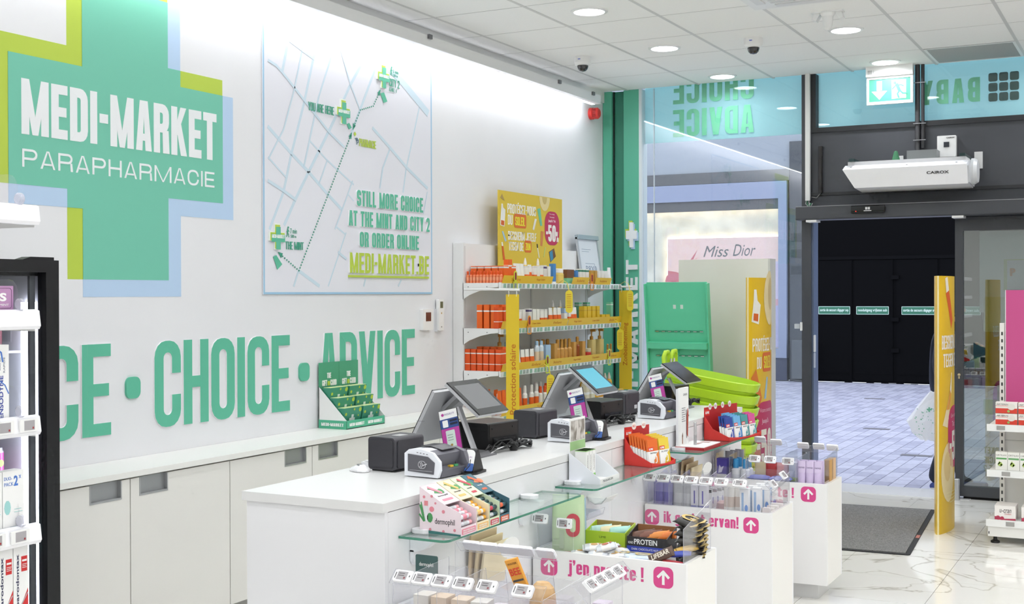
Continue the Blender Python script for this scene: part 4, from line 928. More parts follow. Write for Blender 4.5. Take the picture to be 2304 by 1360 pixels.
MB().box(FX-0.1, FW-0.056, 0.14, FX-0.04, FW-0.036, FH-0.16).build('led_strip', mat('#eef0ff', 0.4, emit=9.6), t)
MB().plate([rc(0.36, 1.42, 0.44, 1.6)], (0, FW-0.0352, 0), X, Z, 0.0008).build('notice', mat('#b5b8be', 0.5), t)
for k in range(5):
    MB().box(0.06, 0.035, 0.3+0.27*k, FX-0.09, FW-0.06, 0.308+0.27*k).build('wire_shelf', mat('#e3e4e8', 0.35), t)
can = MB().lathe([(0.024, 0), (0.031, 0.008), (0.031, 0.15), (0.026, 0.162), (0.026, 0.168), (0.022, 0.165)], 16, 0, (0, 0, 0), 1, 1, [1, 0, 1, 1, 1]).mesh('drink_can', [mat('#c2559a', 0.25, 0.3), SILVER])
for k, (x, y, z) in enumerate(((0.46, 3.29, 0.848), (0.46, 3.21, 0.848), (0.38, 3.29, 0.848), (0.38, 3.21, 0.848), (0.46, 3.13, 0.848), (0.38, 3.13, 0.848))):
    o = tag(put('drink_can', can, None, (x, y, z)), f'pink drink can with lime slice, {ORD[k]} can on the fridge middle shelf', 'drink can', 'pink cans in the fridge')
    MB().plate([disc2(0.0, 0.06, 0.02), disc2(0.0, 0.11, 0.014)], (0.0305, 0, 0), Y, Z, 0.0015).build('lime_print', mat('#a9c46a', 0.4), o)
for k, (x, y, z, c) in enumerate(((0.44, 3.28, 0.578, '#7cc9ae'), (0.44, 3.19, 0.578, '#7cc9ae'), (0.44, 3.3, 1.388, '#7a4a50'), (0.44, 3.21, 1.388, '#8a3f48'))):
    o = tag(MB().lathe([(0.03, 0), (0.032, 0.01), (0.032, 0.13), (0.02, 0.17), (0.013, 0.19)], 14).build('drink_bottle', mat(c, 0.25), None, (x, y, z)), ('mint green drink bottle nearest the fridge LED on the lower shelf', 'mint green drink bottle farther left on the lower fridge shelf', 'dark red drink bottle nearest the fridge LED on the top shelf', 'dark red drink bottle farther left on the top fridge shelf')[k], 'bottle', 'fridge bottles')
    MB().lathe([(0.015, 0.188), (0.015, 0.21), (0.001, 0.212)], 12).build('cap', WHITE, o)
for k, (x, y) in enumerate(((0.46, 3.3), (0.46, 3.22))):
    o = tag(MB().lathe([(0.032, 0), (0.034, 0.02), (0.034, 0.09), (0.028, 0.12), (0.012, 0.16), (0.012, 0.175)], 14).build('water_bottle', glass('water_bottle_plastic', (0.9, 0.94, 0.97), 1.3, 0.05, 0.12), None, (x, y, 0.308)), ('clear bottle with red cap nearest the fridge LED, low shelf', 'clear bottle with red cap beside another on the low fridge shelf')[k], 'bottle', 'fridge bottles')
    MB().lathe([(0.015, 0.172), (0.015, 0.195), (0.001, 0.197)], 12).build('cap', mat('#d0433f', 0.4), o)

N0 = set(bpy.data.objects)
t = thing('toothpaste_shelving', 'white wall shelving with price rails holding toothpaste at the left edge', 'shelving', (0, 1.4, 0))
MB().box(0, 0, -0.69, 0.06, 1.8, 2.0).build('back_panel', WHITE, t)
MB().box(0.06, 0.02, -0.69, 0.72, 1.78, -0.5).build('plinth', WHITE, t)
LIP = mat('#f7f7fb', 0.3)
for k, z in enumerate((0.71, 1.105, 1.49, 1.87)):
    L = 1.805
    s_ = MB().box(0.06, 0, z+0.018, 0.78, L, z+0.03).build('shelf', WHITE, t)
    MB().prism([(0.778, z-0.012), (0.8, z-0.012), (0.808, z), (0.8, z+0.055), (0.786, z+0.06), (0.778, z+0.06)], 'y', 0, L).build('price_rail', LIP, s_)
    MB().box(0.3, L-0.003, z-0.02, 0.78, L, z+0.018).build('end_plate', WHITE, s_)
    if k in (0, 1):
        for q in range(3):
            e = MB().rbox(0.806, L-0.10-q*0.105-(0.04 if k == 0 else 0.0), z+0.004, 0.814, L-0.02-q*0.105-(0.04 if k == 0 else 0.0), z+0.05, 0.004, 'x').build('price_display', WHITE, s_)
            MB().plate([rc(L-0.082-q*0.105-(0.04 if k == 0 else 0.0), z+0.01, L-0.036-q*0.105-(0.04 if k == 0 else 0.0), z+0.045)], (0.814, 0, 0), Y, Z, 0.0008).build('screen', mat('#a8a5a8', 0.4), e)
            MB().plate([rc(L-0.046-q*0.105-(0.04 if k == 0 else 0.0), z+0.014, L-0.04-q*0.105-(0.04 if k == 0 else 0.0), z+0.021)], (0.815, 0, 0), Y, Z, 0.0006).build('price_print', mat('#9c2f33', 0.4), e)
    MB().prism(rrect(0.52, z+0.03, 0.775, z+0.17, 0.05), 'y', L-0.075, L-0.072).build('divider', ACRYL, s_)
    MB().lathe([(0.022, 0), (0.022, 0.012), (0.016, 0.016), (0.001, 0.016)], 14).build('divider_knob', ACRYLEDGE, s_, (0.79, L-0.072, z+0.078), (R(90), 0, 0))
def tbox(label, y, z, w, h, d, base, prints, x=0.77):
    o = tag(MB().box(-d, 0, 0, 0, w, h).build('toothpaste_box', base, None, (x, y, z)), label, 'toothpaste box', 'toothpaste cartons on the left shelving')
    for nm_, polys, m_ in prints: letters(polys, (0.0002, 0, 0), Y, Z, m_, nm_, o, 0.0006)
    return o
def vert(polys, y0, z0): return [[(y0-q[1], z0+q[0]) for q in p] for p in polys]
BL = mat('#3b4a9c', 0.4); TB = mat('#4a78c8', 0.4)
y = 3.095
for k in range(3):
    yy = y-0.062*k
    tbox(('white SENSODYNE toothpaste carton at the right end of its shelf', 'white toothpaste carton second from the right end of the SENSODYNE shelf', 'white toothpaste carton third from the right end of the SENSODYNE shelf')[k], yy-0.058, 1.135, 0.057, 0.29, 0.05, WHITE,
         [('lettering', vert(sans('SENSODYNE', 0.012, 0.18, 0, 0.018, 0, 0.02), 0.032, 0.0), BL), ('swoosh', line2([(0.0, 0.17), (0.02, 0.16), (0.04, 0.145), (0.055, 0.115)], 0.004) + line2([(0.004, 0.24), (0.012, 0.27), (0.024, 0.262), (0.03, 0.23)], 0.006), TB), ('small_print', vert(sans('RAPID', 0.2, 0.245, 0, 0.007), 0.022, 0) + vert(sans('RAPIDE', 0.19, 0.245, 0, 0.007), 0.04, 0), mat('#7d8396', 0.5))])
LC = mat('#f1ece6', 0.5)
for k in range(3):
    yy = 3.215-0.095*k
    tbox(('white duo pack 2x carton at the right end of the middle left shelf', 'white duo pack carton beside the 2x pack on the left shelving', 'white duo pack carton at the left edge of the middle left shelf')[k], yy-0.15, 0.77, 0.092, 0.2, 0.05, WHITE,
         [('lettering', sans('DUO-', 0.006, 0.04, 0.168, 0.18) + sans('PACK', 0.006, 0.046, 0.147, 0.16) + sans('2', 0.048, 0.066, 0.145, 0.182, 0, 0.03) + sans('x', 0.07, 0.08, 0.17, 0.182), TB), ('tooth_print', [disc2(0.02, 0.07, 0.014, 10, 0.026), rc(0.05, 0.05, 0.085, 0.052), rc(0.05, 0.06, 0.08, 0.062)], mat('#9ed2d0', 0.4))])
for k in range(3):
    yy = 3.21-0.068*k
    tbox(('red and white parodontax carton at the right end of the lowest left shelf', 'red and white parodontax carton second from the right on the lowest left shelf', 'red and white parodontax carton at the left edge of the lowest shelf')[k], yy-0.1, 0.4, 0.065, 0.29, 0.05, WHITE,
         [('red_base', [rc(0, 0, 0.065, 0.05), [(0.02, 0.05), (0.065, 0.05), (0.065, 0.14)], [(0.0, 0.05), (0.02, 0.05), (0.02, 0.055), (0.0, 0.052)]], RED), ('red_panel', [rc(0.034, 0.2, 0.06, 0.255)], RED), ('lettering', vert(sans('parodontax', 0.075, 0.265, 0, 0.016, 0, 0.02), 0.027, 0), mat('#2f3156', 0.4)), ('grey_curve', line2([(0.0, 0.055), (0.03, 0.075), (0.062, 0.12)], 0.004), SILVER)])
    MB().plate([rc(0.037, 0.236, 0.057, 0.243), rc(0.037, 0.225, 0.057, 0.227), rc(0.037, 0.219, 0.055, 0.221), rc(0.037, 0.213, 0.057, 0.215)], (0.0012, 0, 0), Y, Z, 0.0005).build('white_print', WHITE, bpy.data.objects['toothpaste_box' + ('.%03d' % (6+k))])
bx = tbox('white carton with lattice pattern on the topmost left shelf', 2.87, 1.93, 0.1, 0.068, 0.06, WHITE, [('lattice', line2([(0.0, 0.0), (0.068, 0.068)], 0.0008)+line2([(0.03, 0.0), (0.098, 0.068)], 0.0008)+line2([(0.068, 0), (0, 0.068)], 0.0008)+line2([(0.098, 0), (0.03, 0.068)], 0.0008), SILVER), ('gold_line', [rc(0, 0.066, 0.1, 0.068)], mat('#c8b070', 0.4))], 0.77)
bx = tbox('lilac mint carton with a white S on the second left shelf', 2.985, 1.55, 0.13, 0.085, 0.06, mat('#b78bb4', 0.45), [('lettering', sans('S', 0.07, 0.1, 0.03, 0.06, 0, 0.04) + sans('MINT', 0.07, 0.11, 0.014, 0.021), WHITE), ('frame_print', line2([(0.01, 0.006), (0.118, 0.006), (0.122, 0.012), (0.122, 0.07), (0.116, 0.077), (0.01, 0.077)], 0.0012), mat('#5a3a58', 0.4))], 0.77)

# set the toothpaste unit at its true size: a free-standing gondola a stride in front of the fridge
def rescale(objs, k, off):
    seen = set()
    for o in objs:
        o.location = Vector(o.location)*k + (Vector(off) if o.parent is None else Vector((0, 0, 0)))
        if o.type == 'MESH' and o.data.name not in seen:
            seen.add(o.data.name); o.data.transform(Matrix.Scale(k, 4))
KS = 0.697
rescale([o for o in bpy.data.objects if o not in N0], KS, (4.437*(1-KS), 0, 1.6*(1-KS)))
# ================================================================== sun care shelving against the wall
GX0, GY0 = 0.0, 7.53
SZ = [1.68, 1.363, 1.067, 0.76]; RX = 0.38
sun = thing('sun_care_shelving', 'white shelving unit full of orange and yellow sun care products', 'shelving', (0.003, GY0, 0))
MB().box(0, 0.012, 0, 0.075, 2.11, 1.96).build('back_panel', mat('#efefee', 0.4), sun)
MB().box(0, 0, 0, 0.085, 0.012, 1.963).build('end_panel', mat('#e9e9e8', 0.4), sun); MB().box(0, 2.11, 0, 0.085, 2.122, 1.963).build('end_panel', mat('#e9e9e8', 0.4), sun)
MB().box(0.085, 0.02, 0, 0.36, 2.1, 0.14).build('base', WHITE, sun)
for y in (0.022, 1.06, 2.09): MB().box(0.076, y-0.006, 0.14, 0.082, y+0.012, 1.94).build('upright', mat('#d9d9d8', 0.4), sun)
RAILM = mat('#eceef2', 0.35); INS = [mat('#9aa3a0', 0.5), mat('#8fb3a2', 0.5)]
shelves = []
for k, z in enumerate(SZ + [0.45]):
    sh = MB().box(0.08, 0.009, z-0.022, RX-0.012, 2.121, z).build('shelf', WHITE, sun); shelves.append(sh)
    for y in (0.0, 2.122):
        MB().prism([(0.08, z), (RX-0.02, z), (RX-0.02, z-0.03), (0.3, z-0.035), (0.22, z-0.052), (0.13, z-0.085), (0.08, z-0.115)], 'y', y, y+0.008).build('bracket', WHITE, sh)
    for a in (0.12, 0.27): MB().box(a, -0.0015, z-0.03, a+0.006, 0.0, z-0.024).build('bolt', mat('#5a5a5a', 0.5), sh)
    MB().prism([(RX-0.014, z-0.036), (RX, z-0.04), (RX+0.004, z-0.002), (RX-0.014, z+0.003)], 'y', 0.0, 2.14).build('price_rail', RAILM, sh)
    ins = MB(); random.seed(20+k)
    y = 0.04
    while y < 2.1:
        ins.box(RX+0.001, y, z-0.034, RX+0.0045, y+0.034, z-0.006, 0 if random.random() < 0.4 else 1); y += random.choice((0.05, 0.055, 0.062, 0.075))
    stuff(ins.build('price_inserts', INS, sh))
for k, pieces in enumerate((((7.540, 8.322), (8.673, 8.979), (9.109, 9.422)), ((7.521, 8.585), (8.593, 9.638)), ((7.521, 9.638),), ((7.521, 8.337), (9.277, 9.686)))):
    z = SZ[k]
    for a, b in pieces:
        st = MB().quad([(RX+0.006, a-GY0, z), (RX+0.006, b-GY0, z), (RX+0.022, b-GY0, z+0.052), (RX+0.022, a-GY0, z+0.052)]); st.box(RX-0.004, a-GY0, z-0.002, RX+0.006, b-GY0, z)
        st.build('category_strip', mat('#eec22a', 0.45), shelves[k])
        n = max(1, int((b-a)/0.34)); up_ = Vector((0.016, 0, 0.052)).normalized()
        for q in range(n):
            c = a-GY0+(b-a)*(q+0.5)/n
            letters(sans(('Solaire', 'Visage Solaire', 'Corps Solaire', 'Enfant')[(q+k) % 4], c-0.07, c+0.07, 0.017, 0.036), (RX+0.0062, 0, z), Y, up_, SUNTXT, 'lettering', shelves[k], 0.0006)
# yellow promotion board standing on top
t = thing('promotion_board', 'yellow board PROTEGEZ-VOUS DU SOLEIL with minus 50 percent badge', 'poster board', (0.12, 7.985, 1.68))
BW, BH = 1.075, 0.685
MB().box(-0.005, 0, 0, 0.005, BW, BH).build('board', mat('#dfc243', 0.5), t)
def bt(polys, m_, nm_='lettering', d=0.0006, lv=0): return letters(polys, (0.0052+lv*0.0008, 0, 0), Y, Z, m_, nm_, t, d)
bt(flat(block('PROTÉGEZ-VOUS', 0.134, 0.604, 0.523, 0.595, 0.15, 0.44, 0.05)) + flat(block('DU', 0.14, 0.215, 0.438, 0.512, 0.15, 0.44)) + flat(block('BESCHERM JEZELF', 0.145, 0.61, 0.326, 0.391, 0.15, 0.44, 0.05)) + flat(block('TEGEN DE', 0.152, 0.391, 0.247, 0.312, 0.15, 0.44)), mat('#f6f4ee', 0.5))
bt([rrect(0.239, 0.42, 0.439, 0.525, 0.02), rrect(0.408, 0.239, 0.524, 0.331, 0.02)], mat('#df7431', 0.5), 'orange_badge', lv=1)
bt(flat(block('SOLEIL', 0.256, 0.416, 0.438, 0.503, 0.15, 0.44)) + flat(block('ZON', 0.423, 0.508, 0.256, 0.311, 0.15, 0.44)), mat('#f0ea3a', 0.5), lv=2)
bt([rrect(0.757, 0.309, 1.021, 0.576, 0.1, 6)], mat('#c2395f', 0.5), 'discount_badge', lv=1)
bt(flat(block('-50', 0.778, 0.952, 0.337, 0.469, 0.2, 0.46, 0.06)) + flat(block('%', 0.956, 1.003, 0.337, 0.42, 0.3, 0.5)), mat('#f6f4ee', 0.5), lv=2)
bt(sans("Jusqu'à / Tot", 0.82, 0.95, 0.486, 0.513, 0, 0.02) + sans('Votre avantage', 0.84, 0.93, 0.548, 0.56) + sans('Uw voordeel', 0.845, 0.925, 0.525, 0.537), mat('#f6e4ea', 0.5), lv=2)
bt([[(0.755+0.093*math.cos(R(180+q*15)), 0.68+0.107*math.sin(R(180+q*15))) for q in range(13)]], mat('#e6d49c', 0.6), 'straw_hat', lv=1)
bt([[(0.755+0.04*math.cos(R(180+q*18)), 0.68+0.055*math.sin(R(180+q*18))) for q in range(11)]], mat('#cdb878', 0.6), 'hat_crown', lv=2)
for polys, c in (([[(0.019, 0.428), (0.085, 0.42), (0.101, 0.545), (0.066, 0.56), (0.06, 0.587), (0.04, 0.587)]], '#efeeea'), ([[(0.03, 0.432), (0.078, 0.427), (0.082, 0.462), (0.034, 0.466)]], '#d8662a'), ([[(0.626, 0.581), (0.68, 0.592), (0.713, 0.456), (0.679, 0.452)]], '#6fc4a2'), ([[(0.583, 0.505), (0.617, 0.502), (0.571, 0.414), (0.543, 0.42)]], '#ece9e2'), ([[(0.044, 0.383), (0.064, 0.387), (0.12, 0.317), (0.094, 0.309)]], '#a9cbe0'), ([[(0.043, 0.276), (0.066, 0.276), (0.093, 0.179), (0.063, 0.173)]], '#d8662a'), ([[(0.038, 0.304), (0.055, 0.306), (0.066, 0.276), (0.043, 0.276)]], '#efeeea'), ([[(0.69, 0.414), (0.739, 0.411), (0.712, 0.295), (0.678, 0.299)]], '#d5874e'), ([[(0.62, 0.28), (0.637, 0.28), (0.666, 0.205), (0.649, 0.202)]], '#e4e1c9'), ([[(0.615, 0.31), (0.632, 0.31), (0.637, 0.28), (0.62, 0.28)]], '#26241f'), ([[(0.775, 0.29), (0.757, 0.288), (0.73, 0.21), (0.745, 0.21)]], '#c8d27e'), ([[(0.828, 0.255), (0.923, 0.287), (0.955, 0.222), (0.857, 0.171)]], '#7a5636'), ([[(0.838, 0.252), (0.89, 0.27), (0.908, 0.2), (0.86, 0.18)]], '#3e8ab0'), ([[(0.02, 0.63), (0.05, 0.66), (0.09, 0.61), (0.05, 0.62)]], '#b79a58')):
    for q in polys: bt([q[::-1] if sum(q[i][0]*q[(i+1) % len(q)][1]-q[(i+1) % len(q)][0]*q[i][1] for i in range(len(q))) < 0 else q], mat(c, 0.5), 'product_print', lv=1 if c not in ('#3e8ab0', '#d8662a') else 2)
# flip-chart frame leaning in the corner
t = thing('poster_frame', 'small white framed sheet on a silver stand beside the green pilaster', 'frame', (0.12, 9.44, 1.68), 0)
t.rotation_euler = (R(0), R(-8), 0)
MB().box(0, 0.02, 0, 0.01, 0.4, 0.4).build('sheet', mat('#dfe3e8', 0.4), t)
MB().box(-0.002, 0.0, 0.385, 0.03, 0.42, 0.42).build('clamp_bar', mat('#a9b8c0', 0.3, 0.4), t)
for y in (0.0, 0.4): MB().box(0, y, 0, 0.016, y+0.02, 0.4).build('rail', mat('#c7cbd0', 0.3, 0.5), t)
letters(line2([(0.12, 0.18), (0.3, 0.18), (0.32, 0.12), (0.14, 0.1)], 0.003) + sans('B8X0', 0.12, 0.34, 0.11, 0.16) + [rc(0.08, 0.3, 0.26, 0.303), rc(0.08, 0.28, 0.22, 0.283)], (0.0102, 0, 0), Y, Z, mat('#8d99ab', 0.6), 'writing', t)

# ---- product shapes (front faces +x, origin at bottom centre)
def carton(w, d, h, base, bands=()):
    b = MB().box(-d/2, -w/2, 0, d/2, w/2, h)
    for i, (z0, z1, _) in enumerate(bands): b.box(-d/2-0.0005, -w/2-0.0005, z0*h, d/2+0.0005, w/2+0.0005, z1*h, i+1)
    return b.mesh('carton', [base]+[q[2] for q in bands]), None
def bottle(w, h, body, cap, capf=0.3, label=None, flatn=0.7):
    r = w/2; hb = h*(1-capf)
    b = MB().lathe([(r*0.9, 0), (r, hb*0.05), (r, hb*0.3), (r, hb*0.7), (r, hb*0.9), (r*0.6, hb)], 12, 0, (0, 0, 0), flatn, 1, [0, 0, 1, 0, 0])
    c = MB().lathe([(r*0.62, hb*0.99), (r*0.6, h*0.97), (r*0.4, h)], 12, 0, (0, 0, 0), max(flatn, 0.8), 1)
    return b.mesh('bottle', [body, label or body]), c.mesh('cap', cap)
def tubep(w, h, body, cap, label=None):
    rings = []
    for f, a in ((0.16, 1), (0.3, 1), (0.6, 1), (1.0, 1.02)):
        d = w*0.36*(1-(f-0.16)/0.84)+0.002
        rings.append([(d*math.cos(2*math.pi*i/12), w/2*a*math.sin(2*math.pi*i/12), f*h) for i in range(12)])
    b = MB().loft(rings, mats=[0, 1, 0])
    c = MB().lathe([(w*0.4, 0), (w*0.43, h*0.02), (w*0.42, h*0.16)], 12, 0, (0, 0, 0), 0.8, 1)
    return b.mesh('tube', [body, label or body]), c.mesh('cap', cap)
def pump(w, h, body, cap, label=None):
    r = w/2
    b = MB().rbox(-r*0.7, -r, 0, r*0.7, r, h*0.66, r*0.3); b.box(r*0.7, -r*0.7, h*0.2, r*0.7+0.001, r*0.7, h*0.5, 1)
    c = MB().lathe([(r*0.4, h*0.66), (r*0.4, h*0.76), (r*0.15, h*0.78), (r*0.15, h*0.92)], 10); c.box(-r*0.2, -r*0.25, h*0.92, r*0.9, r*0.25, h)
    return b.mesh('bottle', [body, label or body]), c.mesh('pump', cap)
def spray(w, h, body, cap):
    r = w/2
    b = MB().lathe([(r*0.95, 0), (r, h*0.04), (r, h*0.62), (r*0.55, h*0.72)], 12)
    c = MB().lathe([(r*0.55, h*0.71), (r*0.5, h*0.82), (r*0.22, h*0.98), (r*0.1, h)], 12)
    return b.mesh('bottle', body), c.mesh('cap', cap)
def jar(w, h, body, cap):
    r = w/2
    b = MB().lathe([(r*0.9, 0), (r, h*0.08), (r, h*0.62), (r*0.85, h*0.72)], 14); c = MB().lathe([(r*0.9, h*0.72), (r*0.9, h*0.98), (r*0.85, h)], 14)
    return b.mesh('jar', body), c.mesh('cap', cap)
cO, cO2, cW, cWt, cY, cG, cB, cT, cBr, cLB = [mat(c, 0.45) for c in ('#ee6a22', '#e4551a', '#efeeea', '#e2dfdc', '#e3bd2e', '#c79a45', '#4a87c9', '#79c6a4', '#7b5336', '#a9c4e2')]
cAm, cTr, cBe, cGd = mat('#9a4a1c', 0.2), mat('#f0885a', 0.3), mat('#d9d0b4', 0.5), mat('#c08a3c', 0.3, 0.2)
cRd, cPu, cGr, cBk, cLm = [mat(c, 0.45) for c in ('#cf3a2c', '#5a4a78', '#4a8a72', '#242424', '#c9d84a')]
KIND = {
 'ot': (bottle, (0.024, 0.083, cTr, cO2, 0.3, mat('#f3a27c', 0.3), 1.0), 'orange lip care stick'),
 'ob': (carton, (0.05, 0.04, 0.165, cO, [(0.7, 0.76, cW)]), 'tall orange carton'), 'os': (carton, (0.052, 0.04, 0.15, cO2, [(0.78, 0.83, cW), (0.3, 0.33, cW)]), 'orange carton'),
 'oq': (carton, (0.062, 0.045, 0.12, cO, [(0.86, 0.95, cWt)]), 'low orange carton with white band'),
 'wc': (carton, (0.05, 0.035, 0.125, cW, [(0.9, 1.0, cWt), (0.3, 0.5, cO)]), 'white carton with orange square'), 'ww': (carton, (0.048, 0.035, 0.128, cW, [(0.15, 0.2, cGr)]), 'white carton with green line'),
 'wp': (carton, (0.048, 0.035, 0.135, cWt, [(0.82, 0.92, cPu), (0.1, 0.15, cO)]), 'white carton with purple top'), 'wb': (carton, (0.045, 0.035, 0.15, cB, [(0.0, 0.1, cW)]), 'blue and white carton'),
 'wt': (tubep, (0.055, 0.135, cW, cWt, cO), 'white tube with orange label'), 'wl': (tubep, (0.055, 0.14, cW, cW, cW), 'plain white tube'),
 'sp': (spray, (0.045, 0.19, cY, cW), 'yellow spray bottle with white nozzle'), 'sw': (spray, (0.045, 0.17, cW, cW), 'white spray bottle'),
 'jr': (jar, (0.085, 0.115, mat('#e2c56a', 0.3), cW), 'yellow capsule jar with white lid'), 'bt': (carton, (0.06, 0.04, 0.11, cBr, [(0.0, 0.4, cT)]), 'brown and teal carton'), 'bb': (carton, (0.055, 0.04, 0.105, cB, [(0.0, 0.35, cBr)]), 'blue and brown carton'),
 'wg': (carton, (0.05, 0.035, 0.12, cW, [(0.8, 0.92, cGr), (0.05, 0.1, cRd)]), 'white carton with green emblem'), 'gb': (carton, (0.055, 0.04, 0.11, cG), 'golden brown carton'), 'bw': (carton, (0.05, 0.04, 0.11, cBr, [(0.45, 1.0, cW)]), 'white and brown carton'),
 'yc': (carton, (0.06, 0.045, 0.14, cY, [(0.75, 0.78, cG)]), 'yellow carton'), 'ys': (carton, (0.07, 0.05, 0.07, cY), 'small yellow carton'), 'mc': (carton, (0.055, 0.04, 0.17, cT, [(0.86, 0.9, cW)]), 'mint green carton'),
 'lb': (carton, (0.05, 0.035, 0.13, cW, [(0.7, 1.0, cLB)]), 'white and light blue carton'), 'bs': (bottle, (0.05, 0.19, mat('#d6e2ee', 0.35), mat('#a8c8e4', 0.35), 0.16, mat('#e2cdb0', 0.4)), 'pale blue aerosol bottle'), 'bx': (carton, (0.075, 0.05, 0.155, cLB, [(0.0, 0.35, cBe)]), 'sky blue carton'),
 'gd': (bottle, (0.055, 0.19, mat('#d0994a', 0.3), cGd, 0.34), 'golden bottle with bronze cap'), 'gc': (carton, (0.05, 0.04, 0.16, mat('#cf9a4c', 0.4), [(0.1, 0.16, cRd)]), 'golden carton'), 'am': (bottle, (0.05, 0.2, cAm, cGd, 0.3), 'amber oil bottle'),
 'rc': (jar, (0.06, 0.1, cRd, cBe), 'red jar with beige lid'), 'gp': (pump, (0.075, 0.25, mat('#d7c07c', 0.35), cGd), 'golden pump bottle'), 'gs': (bottle, (0.035, 0.12, mat('#c9b070', 0.3), cGd, 0.4), 'small gold bottle'),
 'to': (tubep, (0.06, 0.17, cO, mat('#dcc9c4', 0.4), cO), 'orange tube'), 'bo': (bottle, (0.048, 0.18, cW, cWt, 0.28, cO), 'white bottle with orange label'), 'oc': (bottle, (0.045, 0.16, cW, cO2, 0.3, cW), 'white bottle with orange cap'),
 'bk': (bottle, (0.04, 0.15, cBk, cBk, 0.3), 'small black bottle'), 'be': (carton, (0.06, 0.045, 0.13, cBe, [(0.3, 0.45, cW)]), 'beige carton'), 'yp': (spray, (0.05, 0.19, mat('#e4ac2c', 0.4), mat('#dcd2c2', 0.4)), 'golden bottle with clear nozzle'), 'li': (carton, (0.05, 0.04, 0.13, cLm), 'lime yellow carton'),
 'wcap': (bottle, (0.052, 0.15, cO, mat('#d8c3c0', 0.4), 0.42, cO), 'orange tube bottle with pale cap'),
}
KM = {}
def kindmesh(k):
    if k not in KM:
        f, a, d = KIND[k]; KM[k] = f(*a)
    return KM[k]
SHN = ('top', 'second', 'third', 'fourth')
cnt = {}
RANK = ('left end file', 'front row', 'back row')
def sunprod(k, s, x, y, rank=1):
    b, c = kindmesh(k); key = (k, s, rank); n = cnt.get(key, 0); cnt[key] = n+1
    o = put({'ot': 'lip_care_stick'}.get(k, 'sun_care_' + b.name.split('.')[0]), b, None, (x, y, SZ[s]+0.0005), (0, 0, random.uniform(-0.08, 0.08)))
    tag(o, f"{ORD[n]} {KIND[k][2]} from the left, {RANK[rank]}, {SHN[s]} sun shelf", KIND[k][2].split(' with')[0].split()[-1], f'sun care products on the {SHN[s]} shelf')
    if c: put('cap', c, o)
    return o
random.seed(11)
# left-end files, seen from the side
for i in range(11): sunprod('ot', 0, 0.098+i*0.0265, 7.575, 0)
for i in range(5): sunprod('oq', 0, 0.115+i*0.056, 7.66, 0)
for i in range(3): sunprod('ob', 1, 0.2+i*0.056, 7.58, 0)
for i in range(3): sunprod('ob', 1, 0.215+i*0.056, 7.65, 0)
for i in range(6): sunprod('os', 2, 0.108+i*0.049, 7.575, 0)
for i in range(4): sunprod('ob', 2, 0.16+i*0.056, 7.65, 0)
for i in range(5): sunprod('wcap', 3, 0.11+i*0.056, 7.585, 0)
for i in range(4): sunprod('to', 3, 0.15+i*0.062, 7.66, 0)
FX_ = 0.345
rows = [
 [('ob', 7.711), ('oq', 7.758), ('wl', 7.819), ('wl', 7.874), ('wl', 7.923), ('wc', 7.986), ('wt', 8.043), ('wc', 8.108), ('ww', 8.159), ('wc', 8.210), ('wp', 8.269), ('ww', 8.337), ('wb', 8.429), ('jr', 8.553), ('bt', 8.673), ('bt', 8.738), ('bb', 8.820), ('wg', 8.903), ('wg', 8.962), ('wg', 9.031), ('gb', 9.117), ('gb', 9.188), ('bw', 9.259), ('bw', 9.331), ('bw', 9.404), ('wl', 9.497)],
 [('os', 7.566), ('os', 7.631), ('wc', 7.860), ('ww', 7.923), ('wp', 8.021), ('ww', 8.093), ('ww', 8.151), ('wc', 8.217), ('wc', 8.277), ('wt', 8.390), ('wt', 8.467), ('wt', 8.537), ('lb', 8.625), ('wc', 8.697), ('wt', 8.770), ('wt', 8.820), ('yc', 8.979), ('yc', 9.057), ('yc', 9.144), ('yc', 9.232), ('ys', 9.331), ('ys', 9.422), ('mc', 9.515)],
 [('os', 7.592), ('os', 7.645), ('wl', 7.860), ('wt', 7.930), ('wt', 8.000), ('wt', 8.079), ('bs', 8.159), ('bs', 8.232), ('bx', 8.329), ('gc', 8.444), ('gd', 8.514), ('gd', 8.585), ('gd', 8.649), ('gd', 8.721), ('gc', 8.787), ('am', 8.870), ('gc', 8.954), ('rc', 9.065), ('gp', 9.170), ('gp', 9.331), ('gs', 9.469), ('gs', 9.534)],
 [('to', 7.579), ('to', 7.645), ('to', 7.874), ('bo', 7.965), ('bo', 8.072), ('bo', 8.151), ('oc', 8.217), ('oc', 8.292), ('bo', 8.360), ('oc', 8.429), ('oc', 8.491), ('to', 8.553), ('bo', 8.617), ('to', 8.681), ('li', 8.754), ('bk', 8.845), ('bk', 8.895), ('be', 9.022), ('be', 9.126), ('yp', 9.223), ('yp', 9.322), ('yp', 9.413), ('yp', 9.497)]]
for s, row in enumerate(rows):
    for k, y in row: sunprod(k, s, FX_-(0.012 if k in ('jr', 'gp', 'bx') else 0), y)
# second rank, showing above the first
for k, y in (('sp', 8.181), ('sp', 8.390)): sunprod(k, 0, 0.24, y, 2)
for k, y in (('sp', 8.649), ('sp', 8.779), ('sp', 8.895), ('mc', 9.117), ('yc', 9.188), ('mc', 9.277)): sunprod(k, 1, 0.24, y, 2)
for k, y in (('gp', 7.778), ('bs', 7.881), ('bs', 7.986), ('gd', 8.390), ('gd', 8.475), ('gd', 8.553)): sunprod(k, 2, 0.24, y, 2)
for k, y in (('oc', 8.277), ('bo', 8.352), ('bo', 8.429), ('oc', 8.522), ('yp', 9.083), ('yp', 9.188)): sunprod(k, 3, 0.24, y, 2)

